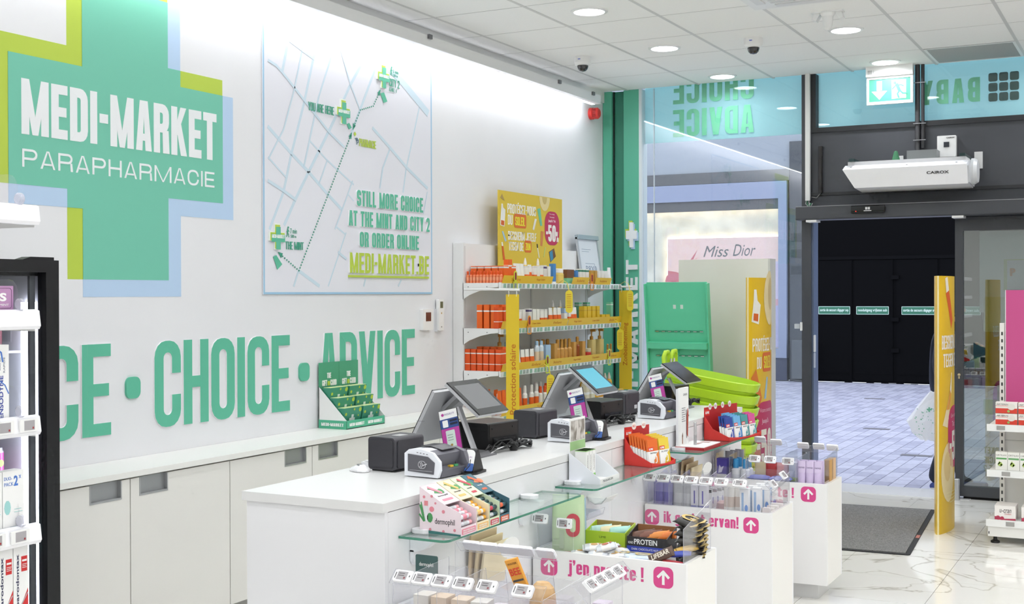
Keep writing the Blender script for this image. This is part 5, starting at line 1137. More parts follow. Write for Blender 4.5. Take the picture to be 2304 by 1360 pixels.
# hanging blade banners at both ends
for k, (x, y, z1, z0, tx, lab) in enumerate(((0.452, 7.48, 1.6, 0.68, 'Protection solaire', 'yellow hanging banner reading Protection solaire at the left end of the shelves'), (0.37, 9.66, 1.63, 0.8, 'Zonbescherming', 'yellow hanging banner reading Zonbescherming at the right end of the shelves'))):
    t = thing('hanging_banner', lab, 'banner', (x, y, z1), 0, 'yellow blade banners')
    w = 0.1 if k == 0 else 0.112
    MB().box(0, -0.002, z0-z1, w, 0.002, 0).build('panel', SUN, t)
    L = 0.48 if k == 0 else 0.36; off = (0.1 if k == 0 else 0.2)
    MB().plate([[(w*0.3+w*0.45-q[1], q[0]) for q in pl] for pl in sans(tx, 0, L, 0, w*0.45, 0, 0.01)], (0, -0.0022, z0-z1+off), X, Z, 0.0006).build('lettering', SUNTXT, t)
    for a in (0.02, w-0.02): MB().tube([(a, 0, -0.015), (a+0.003, 0, 0.01), (a, 0, 0.03)], 0.003, 6).build('hook', WHITE, t)
    MB().tube([(-0.33, 0, 0.034), (-0.1, 0, 0.034), (w+0.005, 0, 0.03)], 0.008, 8).build('rod', WHITE, t)
# shelf wobblers
WB = mat('#e2cd35', 0.45)
for n, (px_y, s, ln_) in enumerate(((8.413, 0, 1), (9.610, 0, 1), (9.395, 1, 1), (8.093, 2, 1))):
    t = thing('shelf_wobbler', ('yellow drooping wobbler in the middle of the top sun care shelf', 'yellow drooping wobbler at the right end of the top sun care shelf', 'yellow drooping wobbler near the right end of the second sun care shelf', 'yellow drooping wobbler on the third shelf beside the left banner')[n], 'shelf tag', (RX+0.006, px_y, SZ[s]-0.005), 0, 'yellow shelf wobblers')
    st = [(0, 0), (0.05, 0.03), (0.085, 0.01), (0.1, -0.05)]
    a = MB()
    for (x0, z0), (x1, z1) in zip(st, st[1:]): a.quad([(x0, 0.0, z0), (x0, 0.014, z0), (x1, 0.014, z1), (x1, 0.0, z1)])
    a.build('strip', WB, t)
    pts = rrect(-0.028, -0.17, 0.028, 0.0, 0.026, 4)
    MB().plate([pts], (0.1, 0.007, -0.045), Vector((0.75, 0.66, 0)).normalized(), Z, 0.001).build('tag', WB, t)
    letters([rc(-0.018, -0.035-0.016*q, 0.016, -0.03-0.016*q) for q in range(7)], Vector((0.1, 0.007, -0.045))+Vector((0.66, -0.75, 0))*0.0015, Vector((0.75, 0.66, 0)).normalized(), Z, mat('#c98a2e', 0.5), 'print', t, 0.0005)
for n, (y, s, c) in enumerate(((7.711, 0, '#d7dc3a'), (9.022, 0, '#e6912c'), (7.923, 1, '#e6912c'), (8.217, 2, '#cfe03a'), (9.367, 2, '#d9e04a'))):
    t = thing('price_clip', ('lime clip-on price tag at the left of the top sun care shelf', 'orange clip-on price tag at the right of the top sun care shelf', 'orange clip-on price tag on the second sun care shelf', 'lime clip-on price tag at the left of the third sun care shelf', 'lime clip-on price tag at the right of the third sun care shelf')[n], 'shelf tag', (RX+0.024, y, SZ[s]-0.05), 0, 'clip-on price tags')
    fr = ringc(-0.03, 0, 0.03, 0.06, 0.01, 0.008, 0.008)
    MB().plate(fr, (0, 0, 0), Y, Z, 0.002).build('frame', mat(c, 0.4), t)
    MB().plate([rrect(-0.024, 0.06, 0.024, 0.135, 0.022, 4)], (0, 0, 0), Y, Z, 0.002).build('tab', mat(c, 0.4), t)
    MB().plate([rrect(-0.013, 0.07, 0.013, 0.125, 0.012, 4)], (0.002, 0, 0), Y, Z, 0.001).build('badge', mat('#8e2f36', 0.4), t)
# ================================================================== checkout counter
KX0, KX1, KY0, KY1, KZ = 1.685, 2.255, 3.27, 7.02, 0.94
CW = mat('#e6e6e5', 0.3); CWP = mat('#f0f0f2', 0.38)
ctr = thing('checkout_counter', 'long white checkout counter with card terminals and screens', 'counter', (KX0, KY0, 0))
LX, LY = KX1-KX0, KY1-KY0
MB().box(0, 0, KZ-0.03, LX, LY, KZ).build('top', CW, ctr)
MB().box(0.012, 0.012, 0, LX-0.003, 0.03, KZ-0.03).build('end_panel', CWP, ctr); MB().box(0.012, LY-0.03, 0, LX-0.003, LY-0.012, KZ-0.03).build('end_panel', CWP, ctr)
cuts = [0.03, 0.62, 1.83, 2.55, 3.2, LY-0.03]
for a, b in zip(cuts, cuts[1:]): MB().box(LX-0.03, a+0.001, 0.0, LX-0.003, b-0.001, KZ-0.033).build('front_panel', CWP, ctr)
for a, b in zip(cuts, cuts[1:]): MB().box(0.012, a+0.001, 0.06, 0.03, b-0.001, KZ-0.06).build('rear_panel', CWP, ctr)
MB().box(0.03, 0.03, 0.0, LX-0.03, LY-0.03, 0.06).build('base', mat('#cfcfce', 0.5), ctr)

BODY = mat('#46454a', 0.5); BODY2 = mat('#3b3a3f', 0.45)
st_n = ('nearest', 'middle', 'farthest')
def station(k, dx, dy):
    n = st_n[k]; z = KZ
    # customer receipt printer: rounded dark cube
    t = thing('receipt_printer', f'dark grey cube receipt printer at the {n} till', 'printer', (1.86+dx, 3.955+dy, z), R(-6), 'cube receipt printers')
    MB().rbox(-0.065, -0.09, 0.006, 0.062, 0.085, 0.128, 0.014, 'y', n=4).build('body', BODY, t)
    MB().rbox(0.062, -0.075, 0.012, 0.066, 0.072, 0.118, 0.01, 'x').build('front_panel', BODY2, t)
    MB().rbox(-0.06, -0.094, 0.016, 0.056, -0.09, 0.12, 0.01, 'y').build('front_cover', BODY2, t)
    MB().box(-0.01, -0.02, 0.128, 0.03, 0.03, 0.1288).build('sticker', mat('#b8b8b8', 0.5), t)
    MB().box(0.0662, 0.02, 0.035, 0.0668, 0.05, 0.055).build('label', mat('#cfcfd2', 0.5), t)
    MB().box(-0.055, -0.08, 0, 0.055, 0.075, 0.006).build('feet', BLACK, t)
    # payment terminal in a white shell
    t = thing('payment_terminal', f'white and grey contactless payment terminal at the {n} till', 'card terminal', (2.075+dx*0.6, 3.895+dy, z), R(-4), 'payment terminals')
    sh = [(-0.075, 0.004), (0.072, 0.004), (0.082, 0.03), (0.08, 0.062), (0.05, 0.092), (0.0, 0.103), (-0.055, 0.1), (-0.075, 0.085)]
    MB().prism(sh, 'y', -0.1, -0.086).build('side_shell', mat('#eceef4', 0.3), t)
    MB().prism([(-0.075, 0.004), (0.03, 0.004), (0.03, 0.098), (0.0, 0.103), (-0.055, 0.1), (-0.075, 0.085)], 'y', -0.086, 0.06).build('shell', mat('#eceef4', 0.3), t)
    MB().prism([(0.03, 0.004), (0.078, 0.004), (0.084, 0.03), (0.03, 0.045)], 'y', -0.086, 0.075).build('keypad_base', mat('#5f5e66', 0.45), t)
    MB().prism([(0.03, 0.045), (0.05, 0.04), (0.06, 0.084), (0.03, 0.098)], 'y', -0.086, 0.06).build('screen_housing', mat('#6a6972', 0.45), t)
    sp = [(-0.058, 0.022), (0.055, 0.016), (0.06, 0.058), (0.03, 0.078), (-0.058, 0.084)]
    MB().prism(sp, 'y', -0.103, -0.1).build('side_panel', mat('#5b5a60', 0.45), t)
    MB().prism([(0.02, 0.006), (0.088, 0.01), (0.092, 0.045), (0.075, 0.085), (0.03, 0.1)], 'y', 0.06, 0.082).build('privacy_hood', mat('#6a6972', 0.45), t)
    MB().prism([(-0.05, 0.104), (0.0, 0.106), (0.05, 0.095), (0.05, 0.098), (0.0, 0.109), (-0.05, 0.107)], 'y', -0.04, 0.05).build('display', mat('#2f2f33', 0.25), t)
    ic = ringc(-0.012, 0.034, 0.022, 0.062, 0.014, 0.0014, 0.0014) + line2([(-0.004, 0.04), (0.002, 0.048), (-0.004, 0.056)], 0.0018) + line2([(0.002, 0.038), (0.009, 0.048), (0.002, 0.058)], 0.0018) + line2([(0.01, 0.046), (0.026, 0.052)], 0.003)
    letters(ic + [rc(-0.05, 0.026, 0.05, 0.0268)], (0, -0.1032, 0), X, Z, mat('#d4d4d8', 0.4), 'contactless_symbol', t, 0.0004)
    letters([rc(-0.02+q*0.014, 0.0895-q*0.0016, -0.013+q*0.014, 0.092-q*0.0016) for q in range(4)], (0, -0.1002, 0), X, Z, mat('#6b6b70', 0.4), 'status_lights', t, 0.0005)
    for q, c in enumerate(('#e0b83a', '#4ba56a')): MB().box(0.06, -0.02+q*0.03, 0.034, 0.072, 0.0+q*0.03, 0.041).build('key', mat(c, 0.4), t)
    # loyalty card sign and card reader
    t = thing('loyalty_sign', f'upright magenta and blue loyalty card sign at the {n} till', 'sign', (1.965+dx*0.8, 4.14+dy, z), 0, 'loyalty card signs')
    u_ = Vector((-0.26, 0.14, 0.955)).normalized(); r_ = Vector((0.985, 0.05, 0.2)).normalized(); r_ = (r_ - u_*r_.dot(u_)).normalized(); o_ = Vector((-0.002, 0, 0.035))
    def pl(ps, nm_, m_, d): return MB().plate(ps, o_ + r_.cross(u_)*(0.0 if nm_ == 'panel' else 0.0042+0.0004*lv), r_, u_, d).build(nm_, m_, t)
    lv = 0; W_ = 0.083; H_ = 0.172
    pl([rc(0, 0, W_, H_)], 'panel', BLACK, 0.004)
    pl([rc(0.002, H_*0.80, W_-0.002, H_-0.001)], 'white_header', PAPER, 0.0004); pl([rc(0.002, H_*0.58, W_-0.002, H_*0.80)], 'blue_band', mat('#32508f', 0.4), 0.0004); pl([rc(0.002, 0.002, W_-0.002, H_*0.58)], 'magenta_band', mat('#b9409b', 0.4), 0.0004)
    lv = 1
    pl(sans('FREEDELITY', 0.024, 0.07, H_*0.88, H_*0.92), 'lettering', mat('#6a4a90', 0.4), 0.0003); pl([disc2(0.017, H_*0.9, 0.006)], 'emblem', mat('#b9409b', 0.4), 0.0003)
    pl([rrect(0.012, H_*0.61, 0.036, H_*0.77, 0.003)], 'code_panel', PAPER, 0.0003); pl([rrect(0.044, H_*0.715, 0.078, H_*0.765, 0.003), rrect(0.044, H_*0.64, 0.078, H_*0.69, 0.003)], 'store_badges', mat('#20233a', 0.4), 0.0003)
    pl([rrect(0.02, H_*0.12, 0.06, H_*0.53, 0.004)], 'card_picture', mat('#cfe0d6', 0.4), 0.0003); pl([[(0.04, 0.0), (0.05, H_*0.05), (0.044, H_*0.05), (0.044, H_*0.11), (0.036, H_*0.11), (0.036, H_*0.05), (0.03, H_*0.05)]], 'arrow', PAPER, 0.0003)
    lv = 2
    pl([rrect(0.034, H_*0.17, 0.044, H_*0.22, 0.001)], 'chip', mat('#c9a45c', 0.3, 0.5), 0.0003); pl([rc(0.026, H_*0.3+q*0.01, 0.05, H_*0.3+q*0.01+0.003) for q in range(3)], 'card_print', mat('#93a89c', 0.4), 0.0003)
    MB().prism([(-0.02, 0), (0.05, 0), (0.05, 0.006), (0.02, 0.006), (0.0, 0.05), (-0.006, 0.05)], 'x', 0.0, 0.083).build('stand', BLACK, t)
    t = thing('card_reader', f'wedge shaped loyalty card reader with blue and white label at the {n} till', 'card reader', (2.15+dx*0.7, 3.99+dy, z), R(6), 'loyalty card readers')
    MB().prism([(-0.045, 0), (0.05, 0), (0.05, 0.012), (0.01, 0.085), (0.0, 0.09), (-0.01, 0.085), (-0.045, 0.012)], 'x', -0.04, 0.04).build('body', BLACK, t)
    MB().rbox(-0.055, -0.06, 0, 0.055, 0.06, 0.008, 0.02).build('base_plate', BLACK, t)
    u2 = Vector((0, 0.035, 0.073)).normalized(); o2 = Vector((-0.038, -0.0462, 0.012))
    MB().plate([rrect(0, 0, 0.076, 0.082, 0.018, 4)], o2, X, u2, 0.0008).build('label', PAPER, t); MB().plate([rrect(0, 0, 0.076, 0.03, 0.004)], o2 - Y*0.0009, X, u2, 0.0006).build('blue_label', mat('#3a65b0', 0.4), t)
    MB().plate([rrect(0.026, 0.016, 0.05, 0.042, 0.003)], o2 - Y*0.0016, X, u2, 0.0005).build('code_panel', mat('#e6e8f0', 0.4), t); MB().plate(sans('FREEDELITY', 0.024, 0.066, 0.05, 0.056), o2 - Y*0.001, X, u2, 0.0005).build('lettering', mat('#8a4a90', 0.4), t)
    MB().plate([rc(0.036, 0.062, 0.04, 0.09)], o2 - Y*0.001, X, u2, 0.001).build('slot', BLACK, t)
    MB().tube([(-0.03, -0.05, 0.06), (-0.02, -0.062, 0.02), (0.01, -0.066, 0.008), (0.032, -0.056, 0.035), (0.03, -0.045, 0.055)], 0.0015, 6).build('cord', BLACK, t)
    # till: cashier screen and customer display set back to back
    t = thing('point_of_sale_screen', f'silver till with angled customer screen at the {n} till', 'till screen', (1.9+dx+(0.07 if k == 2 else 0), 4.43+dy+(0.05 if k == 2 else 0), z), 0, 'tills with customer screens')
    y0, y1 = -0.125, 0.125
    if k == 2: t.scale = (1, 1, 0.86)
    def slab(a, b, th, nm_, m_, e0=y0, e1=y1, up_=1):
        a = Vector((a[0], 0, a[1])); b = Vector((b[0], 0, b[1])); d = (b-a).normalized(); nrm = Vector((-d.z, 0, d.x))*up_
        pts = [a, b, b+nrm*th, a+nrm*th]
        return MB().prism([(p.x, p.z) for p in pts], 'y', e0, e1).build(nm_, m_, t)
    A, D = (-0.04, 0.292), (0.112, 0.168)
    slab(A, D, 0.012, 'customer_screen_case', mat('#d0d1d4', 0.3, 0.4))
    slab((A[0]+0.00757, A[1]+0.0093), (D[0]+0.00757, D[1]+0.0093), 0.005, 'customer_screen', mat('#343435' if k < 2 else '#0d0d0e', 0.25), y0+0.002, y1-0.002)
    dv = Vector((D[0]-A[0], 0, D[1]-A[1])).normalized(); nv = Vector((-dv.z, 0, dv.x)); q0 = Vector((A[0], 0, A[1]))+nv*0.0172
    qq = [q0+dv*0.025+Vector((0, y0+0.025, 0)), q0+dv*0.165+Vector((0, y0+0.025, 0)), q0+dv*0.165+Vector((0, y1-0.022, 0)), q0+dv*0.025+Vector((0, y1-0.022, 0))]
    MB().quad(qq).build('display_area', (mat('#77787a', 0.2), mat('#4aa0b4', 0.3, emit=0.35), mat('#2a2b2e', 0.15))[k], t)
    slab((-0.2, 0.055), (-0.085, 0.27), 0.014, 'cashier_screen_back', mat('#c6c7ca', 0.4, 0.3), y0-0.02, y1+0.03, -1)
    slab((-0.2, 0.055), (-0.085, 0.27), 0.008, 'cashier_screen', mat('#1c1c1e', 0.25), y0-0.01, y1+0.02, 1)
    slab((-0.115, 0.19), (-0.03, 0.262), 0.016, 'bracket', mat('#b0b1b4', 0.35, 0.5), -0.03, 0.03, -1)
    slab((-0.02, 0.2), (0.06, 0.01), 0.012, 'stand_neck', mat('#cfcfd2', 0.2, 0.5), -0.065, -0.04)
    MB().prism([(-0.1, 0.0), (0.1, 0.0), (0.1, 0.006), (0.06, 0.016), (-0.06, 0.016), (-0.1, 0.006)], 'y', -0.09, 0.06).build('base', mat('#77777a', 0.4, 0.4), t)
    for q in range(2): MB().box(-0.19+q*0.03, y0-0.0205, 0.09+q*0.055, -0.15+q*0.03, y0-0.02, 0.0915+q*0.055).build('vent', mat('#77777a', 0.5), t)
    # black receipt printer behind the screen
    t = thing('black_cash_box', f'black receipt printer box behind the screen at the {n} till', 'printer', (1.86+dx, 4.665+dy, z), R(-8), 'black till printers')
    MB().rbox(-0.09, -0.11, 0.004, 0.085, 0.11, 0.118, 0.01, 'y').build('body', mat('#141415', 0.35), t)
    MB().box(0.085, -0.1, 0.06, 0.0865, 0.1, 0.112).build('upper_plate', mat('#26211f', 0.4), t)
    MB().box(0.085, -0.075, 0.012, 0.0875, 0.085, 0.055).build('port_recess', mat('#3a3a3c', 0.15, 0.7), t)
    for yy in (-0.085, 0.06): MB().box(0.0866, yy, 0.09, 0.0885, yy+0.008, 0.098).build('screw', BLACK, t)
    # bundle of cables
    t = thing('cable_bundle', f'tangle of black cables on the counter at the {n} till', 'cables', (2.0+dx, 4.6+dy, z), 0, 'cable bundles')
    random.seed(40+k)
    for q in range(6):
        pts = [(-0.03+random.uniform(-0.02, 0.02), -0.14, 0.006)]
        for i in range(1, 8): pts.append((pts[-1][0]+random.uniform(-0.008, 0.014), -0.14+i*0.045, 0.008+0.014*abs(math.sin(i*1.3+q))+0.004*q*(i % 2)))
        MB().tube(pts, 0.0035, 6).build('cable', mat('#1b1b1c', 0.45) if q != 2 else mat('#d2d2d4', 0.4), t)
    MB().tube([(0.0+0.028*math.cos(a*0.6), 0.13+0.05*math.sin(a*0.6), 0.02+0.01*math.sin(a)) for a in range(24)], 0.006, 6).build('coil', mat('#17181a', 0.45), t)
    MB().lathe([(0.016, 0), (0.02, 0.01), (0.02, 0.03), (0.012, 0.036)], 10).build('cable_knot', mat('#141415', 0.5), t, (0.0, 0.04, 0.002))
    MB().tube([(-0.05, -0.1, 0.01), (-0.02, -0.05, 0.05), (0.02, -0.02, 0.055), (0.03, 0.02, 0.02)], 0.003, 6).build('loop', mat('#1b1b1c', 0.45), t)
    # mouse and keyboard on the staff side
    t = thing('computer_mouse', f'white computer mouse on the counter at the {n} till', 'mouse', (1.775+dx*0.4, 3.83+dy, z), R(75), 'white computer mice')
    rings = []
    for f, w_, h_ in ((-1, 0.3, 0.25), (-0.85, 0.75, 0.7), (-0.4, 1.0, 1.0), (0.2, 0.95, 0.9), (0.7, 0.8, 0.6), (1, 0.35, 0.2)):
        rings.append([(0.028*w_*math.cos(R(180*i/8)), f*0.045, 0.002+0.026*h_*math.sin(R(180*i/8))) for i in range(9)])
    MB().loft(rings).build('shell', mat('#f4f4f6', 0.25), t)
    MB().tube([(0.012*math.cos(R(a)), -0.012+0.022*math.sin(R(a)), 0.0265) for a in range(20, 200, 15)], 0.0014, 6).build('trim', GREY, t)
    if k < 2:
        t = thing('keyboard', f'white keyboard behind the cube printer at the {n} till', 'keyboard', (1.76+dx, 4.12+dy, z), R(90), 'white keyboards')
        MB().prism([(-0.06, 0), (0.06, 0), (0.06, 0.018), (-0.06, 0.01)], 'x', -0.17, 0.17).build('case', mat('#ededf0', 0.4), t)
        ky = MB()
        for r__ in range(5):
            for c__ in range(16): ky.box(-0.16+c__*0.0198, -0.052+r__*0.021, 0.012+r__*0.0016, -0.143+c__*0.0198, -0.035+r__*0.021, 0.017+r__*0.0016)
        stuff(ky.build('keys', mat('#fafafa', 0.4), t))
for k, (dx, dy) in enumerate(((0, 0), (-0.005, 1.185), (-0.055, 2.33))): station(k, dx, dy)

# ================================================================== glass shelves on the counter front
SX0, SX1, SZ_ = 2.253, 2.432, 0.815
for k, (a, b) in enumerate(((3.36, 4.4), (4.52, 5.53), (5.77, 6.75))):
    t = thing('glass_shelf', ('glass shelf on the counter front holding the lip balm boxes', 'glass shelf on the counter front holding the PRANAROM display', 'glass shelf on the counter front holding the CLINIQUE stand')[k], 'glass shelf', (SX0, a, SZ_), 0, 'glass counter shelves')
    L = b-a; w = SX1-SX0; r_ = 0.025
    poly = [(0, 0), (w-r_, 0)] + [(w-r_+r_*math.sin(R(q*22.5)), r_-r_*math.cos(R(q*22.5))) for q in range(1, 4)] + [(w, r_), (w, L-r_), (w-r_, L), (0, L)]
    g = MB(); n = len(poly); vs = [(u, v, 0) for u, v in poly] + [(u, v, 0.008) for u, v in poly]
    g.add(vs, [list(range(n))[::-1], list(range(n, 2*n))], 0); g.add(vs, [[i, (i+1) % n, n+(i+1) % n, n+i] for i in range(n)], 1)
    g.build('pane', [SHELFGLASS, mat('#3f8a72', 0.12, spec=0.8)], t)
    for y in (0.09, L-0.18):
        bk = MB().rbox(0.0, y-0.028, 0.008, 0.07, y+0.028, 0.02, 0.026, 'z', n=5).build('clamp', mat('#f3f4f7', 0.3), t)
        MB().prism([(0, -0.0005), (0.09, -0.0005), (0.085, -0.02), (0.05, -0.045), (0.015, -0.055), (0.0, -0.055)], 'y', y-0.022, y+0.022).build('support', mat('#f0f1f5', 0.3), t)
        MB().rbox(0.0, y-0.022, -0.1, 0.014, y+0.022, -0.03, 0.02, 'x', n=4).build('wall_plate', mat('#f0f1f5', 0.3), t)

TZ = SZ_+0.0085
# four lip balm display boxes
def balm(k, y, w, base, accent, tube_m, cap_m, lab, txt):
    t = thing('lip_balm_box', lab, 'display box', (2.285, y, TZ), 0, 'lip balm display boxes')
    d, h, hf = 0.155, 0.15, 0.075
    side = [(0, 0), (d, 0), (d, hf), (0.6*d, 0.098), (0, h)]
    for yy in (0, w-0.002): MB().prism(side, 'y', yy, yy+0.002).build('side_wall', mat(base, 0.5), t)
    MB().box(0, 0.002, 0, 0.002, w-0.002, h).build('back_wall', mat(base, 0.5), t); MB().box(0.002, 0.002, 0, d-0.002, w-0.002, 0.002).build('floor', mat(base, 0.5), t)
    MB().box(d-0.002, 0.002, 0, d, w-0.002, 0.028).build('front_lip', mat(base, 0.5), t)
    ld = MB().quad([(0, 0, h), (0.6*d, 0, 0.098), (0.6*d, w, 0.098), (0, w, h)]); ld.quad([(0, 0, h-0.002), (0.6*d, 0, 0.096), (0.6*d, w, 0.096), (0, w, h-0.002)][::-1]); ld.build('lid', mat(base, 0.5), t)
    u_ = Vector((-0.6*d, 0, h-0.098)).normalized(); o_ = Vector((0.6*d, 0, 0.0985))
    pr = lambda ps, nm_, c: MB().plate(ps, o_, Y, u_, 0.0006).build(nm_, mat(c, 0.45), t)
    pr(sans('dermophil', 0.02, w-0.02, 0.036, 0.045), 'lettering', '#6a6a6c' if k < 3 else '#dfe6ea'); pr([rrect(0.02, 0.014, w-0.02, 0.024, 0.003)], 'label', accent)
    pr([[(0.025, 0.06), (0.05, 0.052), (0.045, 0.075)], disc2(0.07, 0.062, 0.013, 9), [(0.015, 0.085), (0.03, 0.08), (0.04, 0.09)]], 'leaf_print', '#4d9a5c' if k < 3 else '#e08a5c')
    MB().plate(line2([(0.03, 0.09), (0.06, 0.055)], 0.014), o_ + Vector((0, 0, 0.0009)), Y, u_, 0.0006).build('balm_picture', mat(accent, 0.4), t)
    MB().plate([rrect(0.006, 0.004, w-0.006, 0.022, 0.003)], (d+0.0002, 0, 0), Y, Z, 0.0005).build('front_label', mat(accent, 0.45), t)
    letters(sans('PROTECTION', 0.014, w-0.014, 0.0135, 0.0185, 0, 0.02) + sans('BESCHERMING', 0.014, w-0.014, 0.0065, 0.0115, 0, 0.02), (d+0.0008, 0, 0), Y, Z, PAPER, 'lettering', t, 0.0004)
    if k == 0:
        s_ = lambda ps, nm_, c, lv=0: MB().plate(ps, (0, -0.0002-0.0006*lv, 0), X, Z, 0.0005).build(nm_, mat(c, 0.45), t)
        s_(sans('dermophil', 0.058, 0.132, 0.028, 0.052), 'side_lettering', '#2f2f33')
        s_([rrect(0.018, 0.038, 0.032, 0.106, 0.003)], 'balm_picture', '#e9e9ec'); s_([rc(0.018, 0.09, 0.032, 0.106)], 'balm_cap_picture', '#e08a92', 1)
        s_([disc2(0.046, 0.08, 0.009, 12)], 'round_badge', '#e58a98'); s_([disc2(x_, z_, r__, 8) for x_, z_, r__ in ((0.017, 0.118, 0.005), (0.046, 0.122, 0.005), (0.09, 0.075, 0.006), (0.04, 0.014, 0.005), (0.09, 0.011, 0.005), (0.132, 0.018, 0.005), (0.06, 0.1, 0.004))], 'berry_print', '#e08a98')
        s_(line2([(0.016, 0.045), (0.002, 0.09)], 0.006) + line2([(0.016, 0.04), (0.0, 0.06)], 0.006) + line2([(0.02, 0.04), (0.006, 0.1)], 0.004) + [disc2(0.039, 0.052, 0.011, 9, 0.016)], 'leaf_print', '#4d9a5c')
        s_([[(0, 0), (d, 0), (d, 0.006), (0, 0.012)]], 'teal_base_band', '#3f7a78', 1)
    for i in range(6):
        bx, bz = (d-0.014, 0.034) if i == 0 else (d-0.016-0.0155*(i-1)*1.0, 0.056+0.0075*(i-1))
        if bx < 0.55*d+0.004 and i > 4: bx = d-0.03; bz = 0.036
        if i == 5: bx, bz = d-0.032, 0.038
        o = tag(MB().lathe([(0.0075, -0.034), (0.008, -0.032), (0.008, 0.016), (0.0078, 0.0165), (0.0078, 0.033), (0.006, 0.034)], 10, 0, (0, 0, 0), 1, 1, [0, 0, 0, 1, 1]).build('lip_balm', [tube_m, cap_m], None, (2.285+bx, y+w/2, TZ+bz), (R(-90), 0, 0)), f'lip balm stick, {ORD[i]} from the front in the {("pink", "cream", "pale green", "dark teal")[k]} balm box', 'lip balm', 'lip balm sticks in the counter boxes')
        MB().lathe([(0.0082, -0.02), (0.0082, 0.004)], 10).build('label', mat(accent if i % 2 else '#c9cdd0', 0.45), o)
for k, a in enumerate(((3.437, 0.102, '#f3e2e8', '#e88ea0', mat('#dfe0e6', 0.3), mat('#f0a8b0', 0.3), 'pink dermophil lip balm display box nearest the camera', ''), (3.542, 0.082, '#f4e6c4', '#f0c070', mat('#e6e8ea', 0.3), mat('#f0b03a', 0.3), 'cream lip balm display box, second from the near end', ''), (3.628, 0.07, '#dcebc8', '#cc4558', mat('#41636a', 0.3), mat('#2f464c', 0.3), 'pale green lip balm display box, third from the near end', ''), (3.7, 0.07, '#46707e', '#e0663f', mat('#46686f', 0.3), mat('#2f464c', 0.3), 'dark teal lip balm display box at the far end of the row', ''))): balm(k, *a)

# white display with three slim cartons (PRANAROM)
t = thing('leaflet_display', 'white cardboard PRANAROM display with photo header on the glass shelf', 'display box', (2.262, 4.63, TZ), 0)
d, w = 0.14, 0.2
for yy in (0, w-0.002): MB().prism([(0, 0), (d, 0), (d, 0.022), (0, 0.125)], 'y', yy, yy+0.002).build('side_wall', mat('#eef0f7', 0.5), t)
MB().box(0, 0.002, 0, 0.002, w-0.002, 0.13).build('back_wall', PAPER, t); MB().box(0.002, 0.002, 0, d-0.002, w-0.002, 0.002).build('floor', PAPER, t); MB().box(d-0.002, 0.002, 0, d, w-0.002, 0.022).build('front_lip', PAPER, t)
letters(sans('PRANAROM', 0.03, 0.13, 0.006, 0.016), (d+0.0002, 0, 0), Y, Z, mat('#77787a', 0.4), 'lettering', t, 0.0004)
MB().box(0.0, 0.005, 0.13, 0.003, 0.155, 0.262).build('header', PAPER, t)
MB().plate([rc(0.012, 0.168, 0.148, 0.252)], (0.0032, 0, 0), Y, Z, 0.0004).build('photo_print', mat('#8b837a', 0.5, hex2='#d8d4ce', scale=26), t)
MB().plate([rc(0.005, 0.13, 0.155, 0.166)], (0.0032, 0, 0), Y, Z, 0.0004).build('green_band', mat('#a8d092', 0.5), t)
MB().plate(line2([(0.07, 0.175), (0.08, 0.21), (0.072, 0.245)], 0.016) + line2([(0.09, 0.175), (0.1, 0.215)], 0.012), (0.0038, 0, 0), Y, Z, 0.0004).build('light_print', mat('#dcd6d0', 0.5), t)
for i in range(3):
    o = tag(carton(0.028, 0.05, 0.13, PAPER, [(0.0, 0.24, mat('#7fbf5c', 0.5)), (0.98, 1.0, mat('#a8d092', 0.5))])[0] and put('remedy_carton', carton(0.028, 0.05, 0.13, PAPER, [(0.0, 0.24, mat('#7fbf5c', 0.5)), (0.97, 1.0, mat('#a8d092', 0.5))])[0], None, (2.31, 4.655+i*0.032, TZ+0.0025)), ('slim white and green carton, nearest of three in the white display', 'slim white and green carton, middle of three in the white display', 'slim white and green carton, farthest of three in the white display')[i], 'carton', 'slim cartons in the white display')
    MB().plate([[(-q[1], q[0]) for q in pl_] for pl_ in sans('PRANAROM', 0.045, 0.11, -0.004, 0.002)], (0.0252, 0, 0), Y, Z, 0.0004).build('lettering', mat('#5f605e', 0.5), o)

